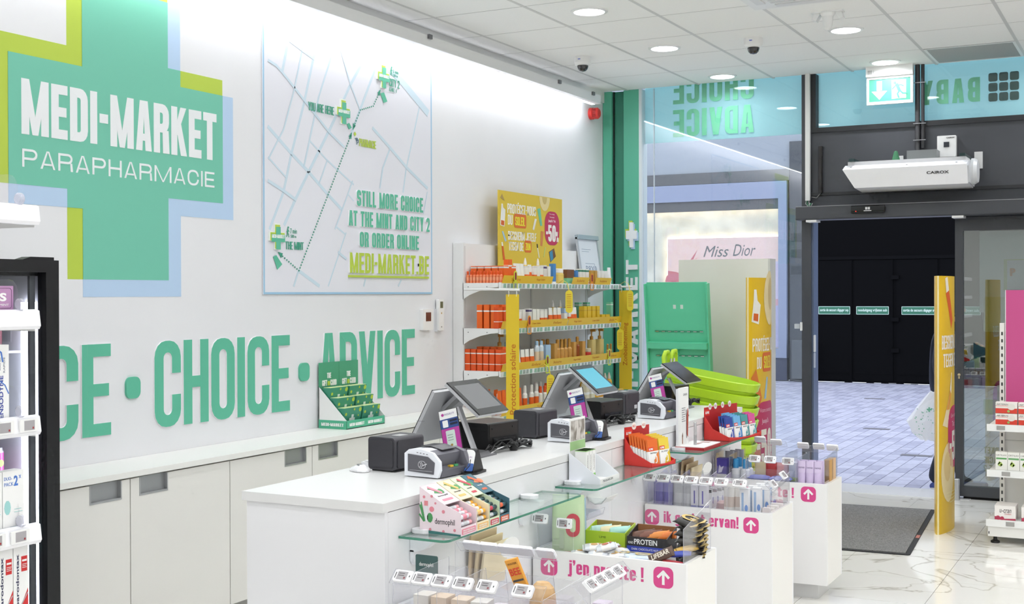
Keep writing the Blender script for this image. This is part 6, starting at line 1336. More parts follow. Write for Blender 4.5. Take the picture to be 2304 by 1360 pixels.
# red ear-plug displays
def plugs(x, y, w, lab, cols, rzz, badges):
    t = thing('ear_plug_display', lab, 'display box', (x, y, TZ), rzz, 'red ear plug displays')
    d = 0.15
    MB().box(0, 0, 0, 0.003, w, 0.17).build('back_wall', mat('#c1272b', 0.45), t); MB().box(0.003, 0, 0, d, w, 0.003).build('floor', mat('#d8352f', 0.45), t)
    for yy in (0, w-0.003): MB().prism([(0, 0), (d, 0), (d, 0.02), (0.05, 0.06), (0, 0.13)], 'y', yy, yy+0.003).build('side_wall', mat('#d8352f', 0.45), t)
    fl = [(0, 0), (w, 0), (w, 0.022)] + [(w-w*q/10, 0.022-0.012*math.sin(math.pi*q/10)) for q in range(1, 10)] + [(0, 0.022)]
    MB().plate([fl[::1]], (d-0.002, 0, 0), Y, Z, 0.002).build('front_lip', mat('#d8352f', 0.45), t)
    letters(flat(block('ALPINE', 0.01, 0.05, 0.135, 0.148, 0.2, 0.6)), (0.0034, 0, 0), Y, Z, PAPER, 'lettering', t, 0.0004)
    MB().plate([rc(0.004, 0.125, 0.058, 0.158)], (0.0032, 0, 0), Y, Z, 0.0002).build('label', mat('#e53a30', 0.45), t)
    for q in badges:
        MB().plate([disc2(q, 0.172, 0.017, 16)], (0.0034, 0, 0), Y, Z, 0.001).build('round_badge', PAPER, t)
        letters(sans('NO.1', q-0.011, q+0.011, 0.166, 0.178), (0.0046, 0, 0), Y, Z, RED, 'lettering', t, 0.0003)
    M_ = t.matrix_basis.copy()
    for ci, (nm_, top, acc, n, yc, txt) in enumerate(cols):
        ww = 0.078
        for i in range(n):
            lx = 0.138-0.0155*i; lz = 0.008+0.0035*i
            loc = Vector((x, y, TZ)) + Matrix.Rotation(rzz, 3, 'Z') @ Vector((lx, yc-ww/2, lz))
            o = thing('ear_plug_pack', f'{nm_} ear plug pack, {ORD[i]} from the front of its red display', 'ear plug pack', loc, rzz, 'ear plug packs in the red displays'); o.rotation_euler = (0, R(-8), rzz)
            MB().box(-0.012, 0, 0, 0, ww, 0.062).build('box', PAPER, o); MB().box(-0.011, 0.001, 0.062, -0.001, ww-0.001, 0.115).build('blister_card', mat(top, 0.4), o)
            MB().plate([rc(0.003, 0.064, 0.042, 0.08)], (-0.0008, 0, 0), Y, Z, 0.0005).build('brand_label', mat('#e03a30', 0.4), o)
            if i == 0:
                letters(flat(block('ALPINE', 0.007, 0.038, 0.067, 0.076, 0.2, 0.6)), (-0.0001, 0, 0), Y, Z, PAPER, 'brand_lettering', o, 0.0003)
                letters(sans(txt, 0.014, 0.064, 0.05, 0.057, 0, 0.01), (0.0002, 0, 0), Y, Z, mat('#3b3b40', 0.4), 'lettering', o, 0.0003)
                MB().plate([[(ww*0.4, 0), (ww, 0), (ww, 0.06), (ww*0.75, 0.045)]], (0.0002, 0, 0), Y, Z, 0.0003).build('colour_print', mat(acc, 0.4), o)
                MB().plate(ringc(0.038, 0.006, 0.062, 0.044, 0.012, 0.006, 0.006, lambda a_, b_: a_ < 0.045 and b_ < 0.02), (0.0008, 0, 0), Y, Z, 0.0003).build('ear_print', PAPER, o)
                MB().plate([disc2(0.044, 0.018, 0.008, 8)], (0.0012, 0, 0), Y, Z, 0.0003).build('plug_print', mat(acc, 0.4), o)
plugs(2.262, 5.22, 0.19, 'nearer red ear plug display with orange and yellow packs', (('orange PARTYPLUG', '#e8702c', '#e8843c', 7, 0.045, 'PARTYPLUG'), ('yellow FLYFIT', '#ecd04a', '#e6c83a', 5, 0.132, 'FLYFIT')), R(-14), (0.07, 0.145))
plugs(2.262, 6.32, 0.37, 'farther red ear plug display with blue and teal packs', (('dark blue SLEEPDEEP', '#2b4a9c', '#3a58b4', 3, 0.045, 'SLEEPDEEP'), ('light blue SWIMSAFE', '#6fb4e0', '#3f8ad0', 5, 0.135, 'SWIMSAFE'), ('teal', '#4a9a9c', '#3a9a98', 4, 0.22, 'SILENCE'), ('rainbow topped', '#d85a9c', '#49a8b0', 3, 0.305, 'MUSIC')), R(-10), (0.06, 0.12, 0.2, 0.28))

# cosmetic stand
t = thing('mascara_stand', 'white CLINIQUE mascara stand with red base on the glass shelf', 'display stand', (2.27, 5.86, TZ), 0)
MB().prism([(0, 0), (0.15, 0), (0.15, 0.014), (0, 0.014)], 'y', 0, 0.26).build('base', mat('#b0262b', 0.35), t); MB().box(0.002, 0.002, 0.014, 0.148, 0.258, 0.018).build('base_top', PAPER, t)
MB().box(0.012, 0.012, 0.018, 0.022, 0.135, 0.305).build('panel', PAPER, t); MB().box(0.0, 0.012, 0.018, 0.012, 0.135, 0.3).build('panel_core', mat('#e8e8ea', 0.5), t)
letters(sans('CLINIQUE', 0.055, 0.115, 0.262, 0.275), (0.0222, 0, 0), Y, Z, mat('#8a8c8e', 0.4), 'lettering', t, 0.0004)
letters([rc(0.035, 0.2-0.011*q, 0.088-0.006*(q % 3), 0.2045-0.011*q) for q in range(7)], (0.0222, 0, 0), Y, Z, mat('#9a9a9c', 0.5), 'small_print', t, 0.0004)
MB().plate([[(0.1, 0.07), (0.125, 0.05), (0.133, 0.18), (0.12, 0.2), (0.1, 0.14)]], (0.0222, 0, 0), Y, Z, 0.0004).build('swatch_print', mat('#b04a38', 0.5), t)
MB().plate(line2([(0.1, 0.19), (0.105, 0.05)], 0.006), (0.0228, 0, 0), Y, Z, 0.0006).build('wand_print', mat('#3a3436', 0.4), t); MB().plate([rc(0.04, 0.024, 0.05, 0.07), [(0.038, 0.06), (0.052, 0.06), (0.046, 0.08)]], (0.0228, 0, 0), Y, Z, 0.0006).build('brush_print', mat('#a8775c', 0.4), t)
for q in range(2): MB().plate([rc(0.06+q*0.09, 0.15, 0.13+q*0.09, 0.172)], (0.03, 0, 0.0182), Y, -X if False else X*0.6, 0.0).build('shade_print', mat('#c9908a', 0.5), t) if False else None
MB().plate([rc(0.06, 0.1, 0.085, 0.17), rc(0.06, 0.19, 0.11, 0.235)], (0, 0, 0.0182), X, Y, 0.0004).build('shade_print', mat('#b89a96', 0.5), t)
o = tag(MB().lathe([(0.008, 0), (0.008, 0.05), (0.0082, 0.0505), (0.0078, 0.11), (0.006, 0.113)], 12, 0, (0, 0, 0), 1, 1, [0, 0, 1, 1]).build('mascara_tube', [mat('#b8b9bc', 0.2, 0.8), mat('#cfd0d3', 0.2, 0.8)], None, (2.27+0.075, 5.86+0.085, TZ+0.0185)), 'silver mascara tube standing on the CLINIQUE stand', 'mascara')
# ================================================================== impulse bins standing off the counter
BZ = 0.61
def bin_(k, x1, f, dpt, lab, txt, tx, b1, b2):
    t = thing('impulse_bin', lab, 'display bin', (2.262, f, 0), 0, 'white impulse bins in front of the counter')
    w = x1-2.262
    MB().box(0.02, 0.06, 0, w-0.06, dpt-0.04, 0.085).build('plinth', mat('#dcdcdb', 0.4), t)
    MB().box(0, 0.018, 0.085, w-0.018, dpt-0.018, 0.57).build('body', CWP, t)
    MB().box(0, 0, 0.085, w, 0.018, BZ).build('front_board', mat('#f2f1f0', 0.35), t); MB().box(0, dpt-0.018, 0.085, w, dpt, BZ).build('rear_board', CWP, t)
    MB().box(w-0.018, 0.018, 0.085, w, dpt-0.018, BZ).build('end_board', mat('#f1efea', 0.35), t); MB().box(0, 0.018, 0.57, 0.018, dpt-0.018, BZ).build('counter_board', CWP, t)
    for a, b in (b1, b2):
        if a is None: continue
        a -= 2.262; b -= 2.262; h = b-a; z0 = 0.515
        MB().plate([rrect(a, z0, b, z0+h, h*0.28, 5)], (0, -0.0002, 0), X, Z, 0.0006).build('arrow_badge', PINK, t)
        cx = (a+b)/2; ar = line2([(cx, z0+h*0.2), (cx, z0+h*0.74)], h*0.13) + line2([(cx-h*0.26, z0+h*0.52), (cx, z0+h*0.78), (cx+h*0.26, z0+h*0.52)], h*0.13)
        MB().plate(ar, (0, -0.0009, 0), X, Z, 0.0005).build('arrow', PAPER, t)
    if txt:
        for c, P in block(txt, tx[0]-2.262, tx[1]-2.262, 0.53, 0.583, 0.17, 0.4, 0.07): MB().plate(P, (0, -0.0002, 0), X, Z, 0.0006).build('letter', PINK, t)
    return t
bin_(0, 3.03, 3.08, 0.37, 'white impulse bin nearest the camera with clear price tag flaps', None, None, (None, None), (None, None))
bin_(1, 2.888, 4.30, 0.35, "white impulse bin with pink text j'en profite holding snack bars", "j'en profite !", (2.412, 2.722), (2.296, 2.367), (2.761, 2.839))
bin_(2, 2.872, 5.47, 0.365, 'white impulse bin with pink text ik geniet ervan holding toiletries', 'ik geniet ervan!', (2.357, 2.718), (2.263, 2.334), (2.741, 2.812))
bin_(3, 2.888, 6.43, 0.33, "white impulse bin farthest from the camera, holding lilac tubes", "j'en profite !", (2.385, 2.715), (2.268, 2.34), (2.752, 2.831))

ESLW = mat('#f6f6f8', 0.35); EINK = mat('#a9a6a8', 0.5)
def esl(loc, rot, lab, grp='electronic price tags on the bins'):
    t = thing('electronic_price_tag', lab, 'price tag', loc, 0, grp); t.rotation_euler = rot
    MB().rbox(-0.031, -0.01, -0.019, 0.031, 0, 0.019, 0.006, 'y').build('case', ESLW, t)
    MB().plate([rc(-0.02, -0.0135, 0.014, 0.0135)], (0, -0.0102, 0), X, Z, 0.0004).build('screen', EINK, t)
    MB().plate([rc(-0.027, -0.01, -0.024, 0.01)], (0, -0.0102, 0), X, Z, 0.0004).build('barcode', mat('#5a5a5c', 0.5), t); MB().plate([rc(0.021, -0.003, 0.024, 0.003)], (0, -0.0102, 0), X, Z, 0.0004).build('indicator', mat('#333336', 0.5), t)
    MB().plate([rc(-0.016, 0.006-0.007*q, 0.004, 0.0085-0.007*q) for q in range(2)], (0, -0.0107, 0), X, Z, 0.0003).build('print', mat('#6d696c', 0.5), t); MB().plate([rc(0.004, -0.01, 0.01, -0.004)], (0, -0.0107, 0), X, Z, 0.0003).build('price_print', mat('#8a4a4e', 0.5), t)
    return t
def sheet(nm, pts, par, th=0.0022):
    """clear acrylic sheet from a quad, with thickness and visible edges"""
    p = [Vector(q) for q in pts]; nn = (p[1]-p[0]).cross(p[2]-p[1]).normalized()*th; n = len(p)
    b = MB().add(p+[q+nn for q in p], [list(range(n))[::-1], list(range(n, 2*n))], 0); b.add(p+[q+nn for q in p], [[i, (i+1) % n, n+(i+1) % n, n+i] for i in range(n)], 1)
    return b.build(nm, [ACRYL, ACRYLEDGE], par)
def tray(nm, lab, x0, x1, f, dpt, h, hb, divs, flap=0.036, right=True, front=True):
    t = thing('acrylic_tray', lab, 'acrylic tray', (0, f, BZ), 0, 'clear acrylic trays on the bins'); z = 0.0006
    if front: sheet('front_pane', [(x0, 0.012, z), (x1, 0.012, z), (x1, 0.012, h), (x0, 0.012, h)], t)
    if flap: sheet('tag_flap', [(x0-0.004, 0.0, h), (x1+0.004, 0.0, h), (x1+0.004, flap, h+flap*0.95), (x0-0.004, flap, h+flap*0.95)], t)
    sheet('left_pane', [(x0, 0.016, z), (x0, dpt-0.03, z), (x0, dpt-0.03, hb), (x0, 0.016, h)], t)
    if right: sheet('right_pane', [(x1, 0.016, z), (x1, dpt-0.03, z), (x1, dpt-0.03, hb), (x1, 0.016, h)], t)
    for d in divs: sheet('divider', [(d, 0.016, z), (d, dpt-0.03, z), (d, dpt-0.06, hb*0.9), (d, 0.016, h*0.9)], t)
    sheet('rear_pane', [(x0, dpt-0.03, z), (x1, dpt-0.03, z), (x1, dpt-0.03, hb*0.8), (x0, dpt-0.03, hb*0.8)], t)
    return t
FL = R(-44)     # tilt of the tag flaps
# ---- bin nearest the camera
tray('a', 'clear acrylic tray with five rear and six front tag flaps on the nearest bin', 2.405, 2.9, 3.08, 0.37, 0.135, 0.15, (2.49, 2.555, 2.625, 2.7, 2.79))
t = thing('acrylic_tray', 'clear acrylic rear tag rail on the nearest bin', 'acrylic tray', (0, 3.42, BZ), 0, 'clear acrylic trays on the bins')
sheet('rail', [(2.43, 0.0, 0.2), (2.78, 0.0, 0.2), (2.78, 0.03, 0.165), (2.43, 0.03, 0.165)], t); sheet('support', [(2.43, -0.002, 0.0006), (2.78, -0.002, 0.0006), (2.78, -0.002, 0.2), (2.43, -0.002, 0.2)], t)
for i, x in enumerate((2.445, 2.51, 2.577, 2.648, 2.727, 2.842)): esl((x, 3.095, BZ+0.153), (FL, 0, 0), f'electronic price tag, {ORD[i]} from left on the nearest bin front flap')
for i, x in enumerate((2.472, 2.535, 2.6, 2.66, 2.735)): esl((x, 3.452, BZ+0.182), (R(180+40), 0, 0), f'electronic price tag seen from behind, {ORD[i]} from left, nearest bin')
t = thing('acrylic_tray', 'clear acrylic side rail with four tags at the right of the nearest bin', 'acrylic tray', (3.0, 3.1, BZ), 0, 'clear acrylic trays on the bins')
sheet('outer_pane', [(0, 0, 0.001), (0, 0.33, 0.001), (0, 0.33, 0.14), (0, 0, 0.14)], t); sheet('tag_flap', [(0.035, 0.0, 0.14), (0.035, 0.36, 0.14), (-0.012, 0.36, 0.185), (-0.012, 0.0, 0.185)], t); sheet('end_pane', [(-0.1, 0, 0.001), (0, 0, 0.001), (0, 0, 0.14), (-0.1, 0, 0.14)], t)
for i in range(4): esl((3.018, 3.16+i*0.062, BZ+0.176), (R(-46), 0, R(90)), f'electronic price tag, {ORD[i]} from the near end on the nearest bin right rail')
def prod(nm, me, lab, cat, loc, rz=0.0, grp=None, cap=None, rot=None):
    o = put(nm, me, None, loc, rot or (0, 0, rz)); tag(o, lab, cat, grp)
    if cap: put('cap', cap, o)
    return o
def cbox(w, d, h, base, prints=(), bands=()):
    """carton facing -y with printed front; prints = (polys, material)"""
    b = MB().box(-w/2, -d/2, 0, w/2, d/2, h); ms = [base]
    for z0, z1, m_ in bands: b.box(-w/2-0.0004, -d/2-0.0004, z0*h, w/2+0.0004, d/2+0.0004, z1*h, len(ms)); ms.append(m_)
    for ps, m_ in prints: b.plate(ps, (0, -d/2-0.0005, 0), X, Z, 0.0004, len(ms)); ms.append(m_)
    return b.mesh('carton', ms)
cOr, cGn, cVi, cLi, cTe = [mat(c, 0.45) for c in ('#eda05a', '#7cb36a', '#5a4a9c', '#e3d4ea', '#4a7c78')]
GB = 'products in the nearest bin'
for i, (x, c1, c2, lab) in enumerate(((2.455, '#f0ece2', '#eda05a', 'white and orange carton with green dot at the left of the nearest bin'), (2.515, '#f1d9bc', '#eda05a', 'peach carton second from the left in the nearest bin'), (2.585, '#f3dcc0', '#7cb36a', 'cream carton with orange label in the nearest bin'), (2.65, '#eeeae0', '#5f6a62', 'white carton with dark lettering in the nearest bin'))):
    prod('remedy_carton', cbox(0.052, 0.06, 0.125, mat(c1, 0.5), [([disc2(0.012, 0.07, 0.008)], cGn), ([rc(-0.02, 0.03, 0.0, 0.034), rc(-0.02, 0.045, 0.004, 0.049), rc(-0.02, 0.06, -0.002, 0.064)], mat(c2, 0.5))], [(0.0, 0.14, mat(c2, 0.5))]), lab, 'carton', (x, 3.2, 0.57+0.0005), 0.05*i, GB)
for i, x in enumerate((2.73, 2.765)):
    prod('sachet', cbox(0.034, 0.02, 0.13, mat('#e9e4e8', 0.4), [([rc(-0.017, 0.0, 0.017, 0.05)], mat(('#7a5a9c', '#b04a3c')[i], 0.4)), ([disc2(-0.004+0.008*i, 0.07, 0.01), disc2(0.006, 0.055, 0.008)], mat('#d2483c', 0.4))]), ('purple fruit sachet in the nearest bin', 'red berry fruit sachet in the nearest bin')[i], 'sachet', (x, 3.17, 0.5705), 0.0, GB)
o = prod('sign_card', MB().rbox(0, -0.0015, 0, 0.082, 0.0015, 0.075, 0.005, 'y').mesh('card', mat('#3f5f5c', 0.5)), 'dark green dermophil sign card behind the nearest bin tags', 'sign card', (2.318, 3.36, 0.696), 0.0)
MB().box(0.03, -0.001, -0.126, 0.05, 0.001, 0).build('stem', ACRYL, o); letters(sans('dermophil', 0.014, 0.066, 0.036, 0.052), (0, -0.0017, 0), X, Z, PAPER, 'lettering', o, 0.0004); letters([rc(0.03, 0.004, 0.08, 0.018)], (0, -0.0017, 0), X, Z, mat('#a9bdb8', 0.5), 'band', o, 0.0004)
o = prod('bee_packet', cbox(0.042, 0.012, 0.1, mat('#f0a944', 0.45), [(sans('WATER', -0.016, 0.016, 0.084, 0.09), mat('#7a4a2a', 0.5)), (sans('BEE', -0.018, 0.018, 0.05, 0.072, 0, 0.02), mat('#e0442c', 0.5)), ([rc(-0.018, 0.03, 0.018, 0.036)], mat('#55585a', 0.5))]), 'orange packet printed BEE leaning in the nearest bin', 'packet', (2.735, 3.3, 0.715), 0.0, GB, None, (R(12), R(-18), 0))
MB().box(-0.015, -0.004, -0.14, 0.015, 0.004, 0).build('tail', ACRYL, o)
rings = [[(0.04*w_*math.cos(R(360*i/14)), 0.03*w_*math.sin(R(360*i/14)), z_) for i in range(14)] for z_, w_ in ((0, 0.8), (0.03, 1), (0.1, 1.05), (0.15, 1.0), (0.175, 0.85), (0.19, 0.5), (0.193, 0.1))]
o = prod('honey_pot_box', MB().loft(rings).mesh('body', mat('#dcb98a', 0.5, hex2='#c99a62', scale=30)), 'pale wood coloured rounded honey box behind the right tag of the nearest bin', 'box', (2.83, 3.24, 0.5705), 0.0, GB)
for q in range(4): MB().lathe([(0.0425-0.002*q, 0.1+q*0.018), (0.0435-0.003*q, 0.104+q*0.018), (0.0415-0.003*q, 0.108+q*0.018)], 14, 0, (0, 0, 0), 1, 0.75).build('groove', mat('#c08e58', 0.5), o)
MB().plate([rc(-0.02, 0.02, 0.022, 0.07)], (0.01, -0.034, 0), Vector((0.9, 0, -0.3)), Z, 0.001).build('label', mat('#e6a84c', 0.5), o)
for i in range(4): prod('lilac_carton', cbox(0.05, 0.045, 0.12, mat('#e0d2e4', 0.45), [(line2([(-0.015, 0.01), (-0.015, 0.11)], 0.004) + line2([(0.004, 0.01), (0.004, 0.1)], 0.003), mat('#c2aac8', 0.5))]), f'lilac carton, {ORD[i]} from the near end under the nearest bin rail', 'carton', (2.965, 3.14+i*0.075, 0.5705), R(90), 'lilac cartons in the nearest bin')
for i in range(3): prod('peach_carton', cbox(0.06, 0.05, 0.03, mat('#f2e2d2', 0.5), [([rc(-0.02, 0.01, 0.02, 0.018)], mat('#e8b48a', 0.5))]), ('low cream carton lying left of the lilac cartons', 'low cream carton lying between the others in the nearest bin', 'low cream carton lying at the back of the nearest bin')[i], 'carton', (2.86+0.02*i, 3.14+i*0.07, 0.5705), 0.1*i, GB)
# kraft bags hanging at the counter front
def kraft(y, z, s, lab):
    t = thing('paper_bag_holder', lab, 'paper bags', (2.2525, y, z), 0, 'kraft paper bag holders')
    for q in range(3):
        w0 = 0.2*s
        MB().prism([(0.006+q*0.016, 0.0), (0.014+q*0.018, 0.0), (0.024+q*0.022, (0.2-q*0.02)*s), (0.018+q*0.022, (0.2-q*0.02)*s)], 'y', q*0.012*s, w0+q*0.006*s).build('paper_bag', mat(('#d9c19a', '#e3cfa8', '#eadbb8')[q], 0.7), t)
    MB().plate([disc2(0.1*s, 0.155*s, 0.05*s, 12, 0.04*s)], (0.075, 0, 0), Vector((0.25, 0.97, 0)), Vector((0.2, 0, 0.98)), 0.003).build('white_tongue', PAPER, t)
    MB().box(0, 0.0, -0.02, 0.06, 0.22*s, 0).build('bracket', ACRYL, t)
kraft(3.79, 0.56, 0.95, 'kraft paper bags hung on the counter front behind the nearest bin'); kraft(5.95, 0.585, 0.85, 'kraft paper bags hung on the counter front near the far bins')
t = thing('leaflet_tongue', 'curved white holder on the counter front above the snack bars', 'holder', (2.2525, 4.83, 0.69))
cp = [(0.0, 0.05), (0.012, 0.03), (0.035, 0.018), (0.065, 0.022), (0.09, 0.05)]
MB().prism(cp + [(a+0.002, b-0.004) for a, b in cp[::-1]], 'y', 0, 0.12).build('tongue', mat('#f1f0ee', 0.4), t)
t = thing('leaflet_tray', 'small clear acrylic leaflet tray on the counter front above the snack bars', 'leaflet tray', (2.2525, 4.62, 0.675))
sheet('floor', [(0, 0, 0), (0.09, 0, 0), (0.09, 0.17, 0), (0, 0.17, 0)], t); sheet('front', [(0.09, 0, 0), (0.09, 0.17, 0), (0.1, 0.17, 0.03), (0.1, 0, 0.03)], t); MB().box(0.01, 0.01, 0.003, 0.085, 0.16, 0.02).build('leaflets', mat('#dadbe8', 0.5), t)

# ---- snack bin
t = thing('acrylic_tray', "clear acrylic guards around the snacks in the j'en profite bin", 'acrylic tray', (0, 4.3, BZ), 0, 'clear acrylic trays on the bins')
sheet('left_pane', [(2.275, 0.014, 0.0006), (2.275, 0.32, 0.0006), (2.275, 0.32, 0.19), (2.275, 0.014, 0.16)], t); sheet('front_pane', [(2.275, 0.012, 0.0006), (2.43, 0.012, 0.0006), (2.43, 0.012, 0.13), (2.275, 0.012, 0.13)], t)
sheet('right_pane', [(2.872, 0.012, 0.0006), (2.872, 0.32, 0.0006), (2.872, 0.32, 0.19), (2.872, 0.012, 0.125)], t); sheet('rear_pane', [(2.275, 0.32, 0.0006), (2.872, 0.32, 0.0006), (2.872, 0.32, 0.16), (2.275, 0.32, 0.16)], t)
esl((2.293, 4.305, BZ+0.118), (R(-25), 0, R(8)), 'electronic price tag left of the green pouch in the snack bin'); esl((2.397, 4.305, BZ+0.11), (R(-8), 0, 0), 'electronic price tag in front of the green pouch in the snack bin')
def pouch(nm, w, h, d, m_, lab, cat, loc, rot, prints=(), grp=None):
    rings = []
    for f, wf, df in ((0, 1, 1), (0.05, 1.0, 1.02), (0.5, 1.0, 0.85), (0.85, 0.98, 0.35), (1.0, 0.97, 0.05)):
        rings.append([(w/2*wf*math.copysign(abs(math.cos(R(360*i/16)))**0.5, math.cos(R(360*i/16))), d/2*df*math.copysign(abs(math.sin(R(360*i/16)))**0.7, math.sin(R(360*i/16))), h*f) for i in range(16)])
    o = put(nm, MB().loft(rings).mesh(nm, m_), None, loc, rot); tag(o, lab, cat, grp)
    u_ = Vector((0, d*0.38, h)).normalized()
    for pn, ps, mm in prints: MB().plate(ps, (0, -d/2*1.05-0.005, 0), X, u_, 0.001).build(pn, mm, o)
    return o
GS_ = 'snacks in the snack bin'
pouch('snack_pouch', 0.13, 0.245, 0.06, mat('#c9dfb4', 0.4), 'tall pale green pouch with red emblem at the left of the snack bin', 'pouch', (2.372, 4.39, 0.572), (0, 0, R(14)), [('red_ring', ringc(-0.005, 0.085, 0.05, 0.175, 0.027, 0.016, 0.018), mat('#c9505a', 0.4)), ('red_label', [rc(-0.01, 0.012, 0.05, 0.03)], RED), ('print', [rc(-0.055, 0.03, -0.035, 0.034), rc(-0.055, 0.05, -0.03, 0.054), rc(-0.055, 0.07, -0.035, 0.074), rc(-0.03, 0.04, -0.012, 0.11)], mat('#b9cbaa', 0.4))])
pouch('snack_pouch', 0.12, 0.215, 0.06, mat('#a9c6d6', 0.4), 'tall pale blue pouch behind the green pouch in the snack bin', 'pouch', (2.335, 4.5, 0.572), (0, 0, R(10)))
def openbox(nm, lab, x, y, w, d, h, hb, m_, inner, texts):
    t = thing(nm, lab, 'snack box', (x, y, 0.572+(0.03 if nm == 'protein_box' else 0.014)), 0, 'open snack boxes')
    MB().box(0, 0, 0, w, 0.003, h).build('front_wall', m_, t); MB().box(0, d-0.003, 0, w, d, hb).build('rear_wall', inner, t); MB().box(0, 0.003, 0, w, d-0.003, 0.003).build('floor', inner, t)
    for xx in (0, w-0.003): MB().prism([(0.003, 0), (d-0.003, 0), (d-0.003, hb), (0.003, h)], 'x', xx, xx+0.003).build('side_wall', m_, t)
    for ps, mm in texts: letters(ps, (0, -0.0002, 0), X, Z, mm, 'print', t, 0.0005)
    return t
openbox('lime_box', 'lime green open snack box in the snack bin', 2.395, 4.5, 0.17, 0.11, 0.076, 0.1, mat('#b6d53a', 0.45), mat('#b59a62', 0.6), [(sans('LIME', 0.06, 0.088, 0.05, 0.058), mat('#5f7a22', 0.5))])
bkm = mat('#2e2c2e', 0.4)
pb_ = openbox('protein_box', 'black and blue PROTEIN bar box in the snack bin', 2.585, 4.47, 0.165, 0.11, 0.058, 0.088, bkm, mat('#9c6a42', 0.6), [(sans('PROTEIN', 0.03, 0.125, 0.029, 0.05, 0, 0.02) + sans('KIND', 0.006, 0.026, 0.03, 0.039), PAPER)])
letters([rc(0, 0.0, 0.165, 0.022)], (0, -0.0008, 0), X, Z, mat('#3a4ab0', 0.4), 'blue_band', pb_, 0.0005)
letters(sans('DARK CHOCOLATE NUT', 0.02, 0.13, 0.007, 0.015), (0, -0.0014, 0), X, Z, PAPER, 'lettering', pb_, 0.0004)
def foil(nm, L, w, th, m_, lab, cat, loc, rot, band=None, txt=None, tm=None):
    rings = []
    prof = ((-1, 1.0, 0.03), (-0.9, 1.0, 0.05), (-0.8, 0.92, 0.7), (-0.4, 1.0, 0.95), (0, 0.97, 1.0), (0.4, 1.0, 0.95), (0.8, 0.92, 0.7), (0.9, 1.0, 0.05), (1, 1.0, 0.03))
    for q, (f, wf, hf) in enumerate(prof):
        rings.append([(f*L/2, w/2*wf*math.cos(R(360*i/12)), th/2*hf*math.sin(R(360*i/12))*(1+0.1*math.sin(i*2.7+q*1.9))) for i in range(12)])
    o = put(nm, MB().loft(rings, smooth=True, mats=[0, 0, 0, 1, 1, 0, 0, 0]).mesh(nm, [m_, band or m_]), None, loc, rot); tag(o, lab, cat, GS_)
    if txt: letters(sans(txt, -L*0.36, L*0.36, -w*0.22, w*0.22, 0, 0.02), (0, 0, th/2+0.0015), X, Y, tm, 'lettering', o, 0.0005)
    return o
FO = mat('#d3d6dc', 0.3, 0.25); FOB = mat('#e6e4e0', 0.35); random.seed(5)
BARS = ((2.44, 4.355, 0.598, 0.25), (2.475, 4.4, 0.604, 0.55), (2.515, 4.352, 0.602, 0.3), (2.55, 4.4, 0.604, 0.5), (2.49, 4.372, 0.624, 0.45), (2.535, 4.378, 0.628, 0.55), (2.585, 4.352, 0.6, 0.3), (2.445, 4.425, 0.61, 0.15), (2.53, 4.43, 0.618, 0.4), (2.57, 4.42, 0.61, 0.7))
for i, (x, y, zz, rz_) in enumerate(BARS):
    o = foil('snack_bar', 0.09, 0.05, 0.028, FO, f'silver wrapped snack bar, {ORD[i]} of the loose silver bars in the snack bin', 'snack bar', (x, y, zz), (random.uniform(-0.3, 0.3), random.uniform(-0.25, 0.1), rz_), FOB)
    letters([disc2(0.0, 0.0, 0.014, 9, 0.008), disc2(0.022, 0.004, 0.005, 7)], (0, 0, 0.0142), X, Y, mat(('#c89a5c', '#b86a4c')[i % 2], 0.4), 'picture_print', o, 0.0008)
for i in range(2):
    o = foil('cookie_pack', 0.11, 0.075, 0.022, mat('#d6e2f0', 0.35), ('pale blue cookie pack with yellow ring lying at the front left of the snack bin', 'pale blue cookie pack with yellow ring lying before the PROTEIN box')[i], 'cookie pack', (2.6+0.085*i, 4.385, 0.602), (0.0, 0.0, 0.15), mat('#cfdcee', 0.35))
    letters(ringc(-0.03, -0.016, 0.03, 0.02, 0.02, 0.008, 0.007), (0, 0, 0.0125), X, Y, mat('#d8bf7c', 0.4), 'ring_print', o, 0.0008)
foil('chocolate_bar', 0.1, 0.045, 0.02, mat('#5a4438', 0.4), 'dark brown LIFEBAR leaning at the front of the snack bin', 'snack bar', (2.775, 4.345, 0.625), (0.9, -0.45, 0.25), mat('#5a4438', 0.4), 'LIFEBAR', mat('#e6dccb', 0.5))
foil('chocolate_bar', 0.09, 0.04, 0.02, mat('#a8343a', 0.4), 'red wrapped bar beside the LIFEBAR in the snack bin', 'snack bar', (2.82, 4.34, 0.6), (0.3, 0.1, 0.2)); foil('chocolate_bar', 0.09, 0.04, 0.02, mat('#3a4cb0', 0.4), 'blue wrapped bar right of the PROTEIN box', 'snack bar', (2.825, 4.4, 0.625), (0.2, -0.1, 0.3)); foil('chocolate_bar', 0.09, 0.04, 0.02, mat('#c9a24a', 0.35, 0.2), 'gold wrapped bar at the right corner of the snack bin', 'snack bar', (2.835, 4.45, 0.635), (0.3, -0.2, 0.5))
for i in range(4): foil('protein_bar', 0.1, 0.034, 0.016, mat(('#6a4636', '#7a4a3a', '#e08a3a', '#e0782a')[i], 0.4), ('brown bar at the left inside the PROTEIN box', 'brown bar second inside the PROTEIN box', 'orange bar third inside the PROTEIN box', 'orange bar at the right inside the PROTEIN box')[i], 'snack bar', (2.625+0.03*i, 4.535, 0.66), (R(50), R(-10), R(20-6*i)), None, None)
for i in range(3): foil('lime_bar', 0.09, 0.034, 0.016, mat(('#bfe0da', '#e6d9b0', '#a8d8d0')[i], 0.4), ('pale teal bar at the left inside the lime box', 'cream bar in the middle of the lime box', 'pale teal bar at the right inside the lime box')[i], 'snack bar', (2.44+0.04*i, 4.55, 0.663), (R(50), R(-8), R(15)))
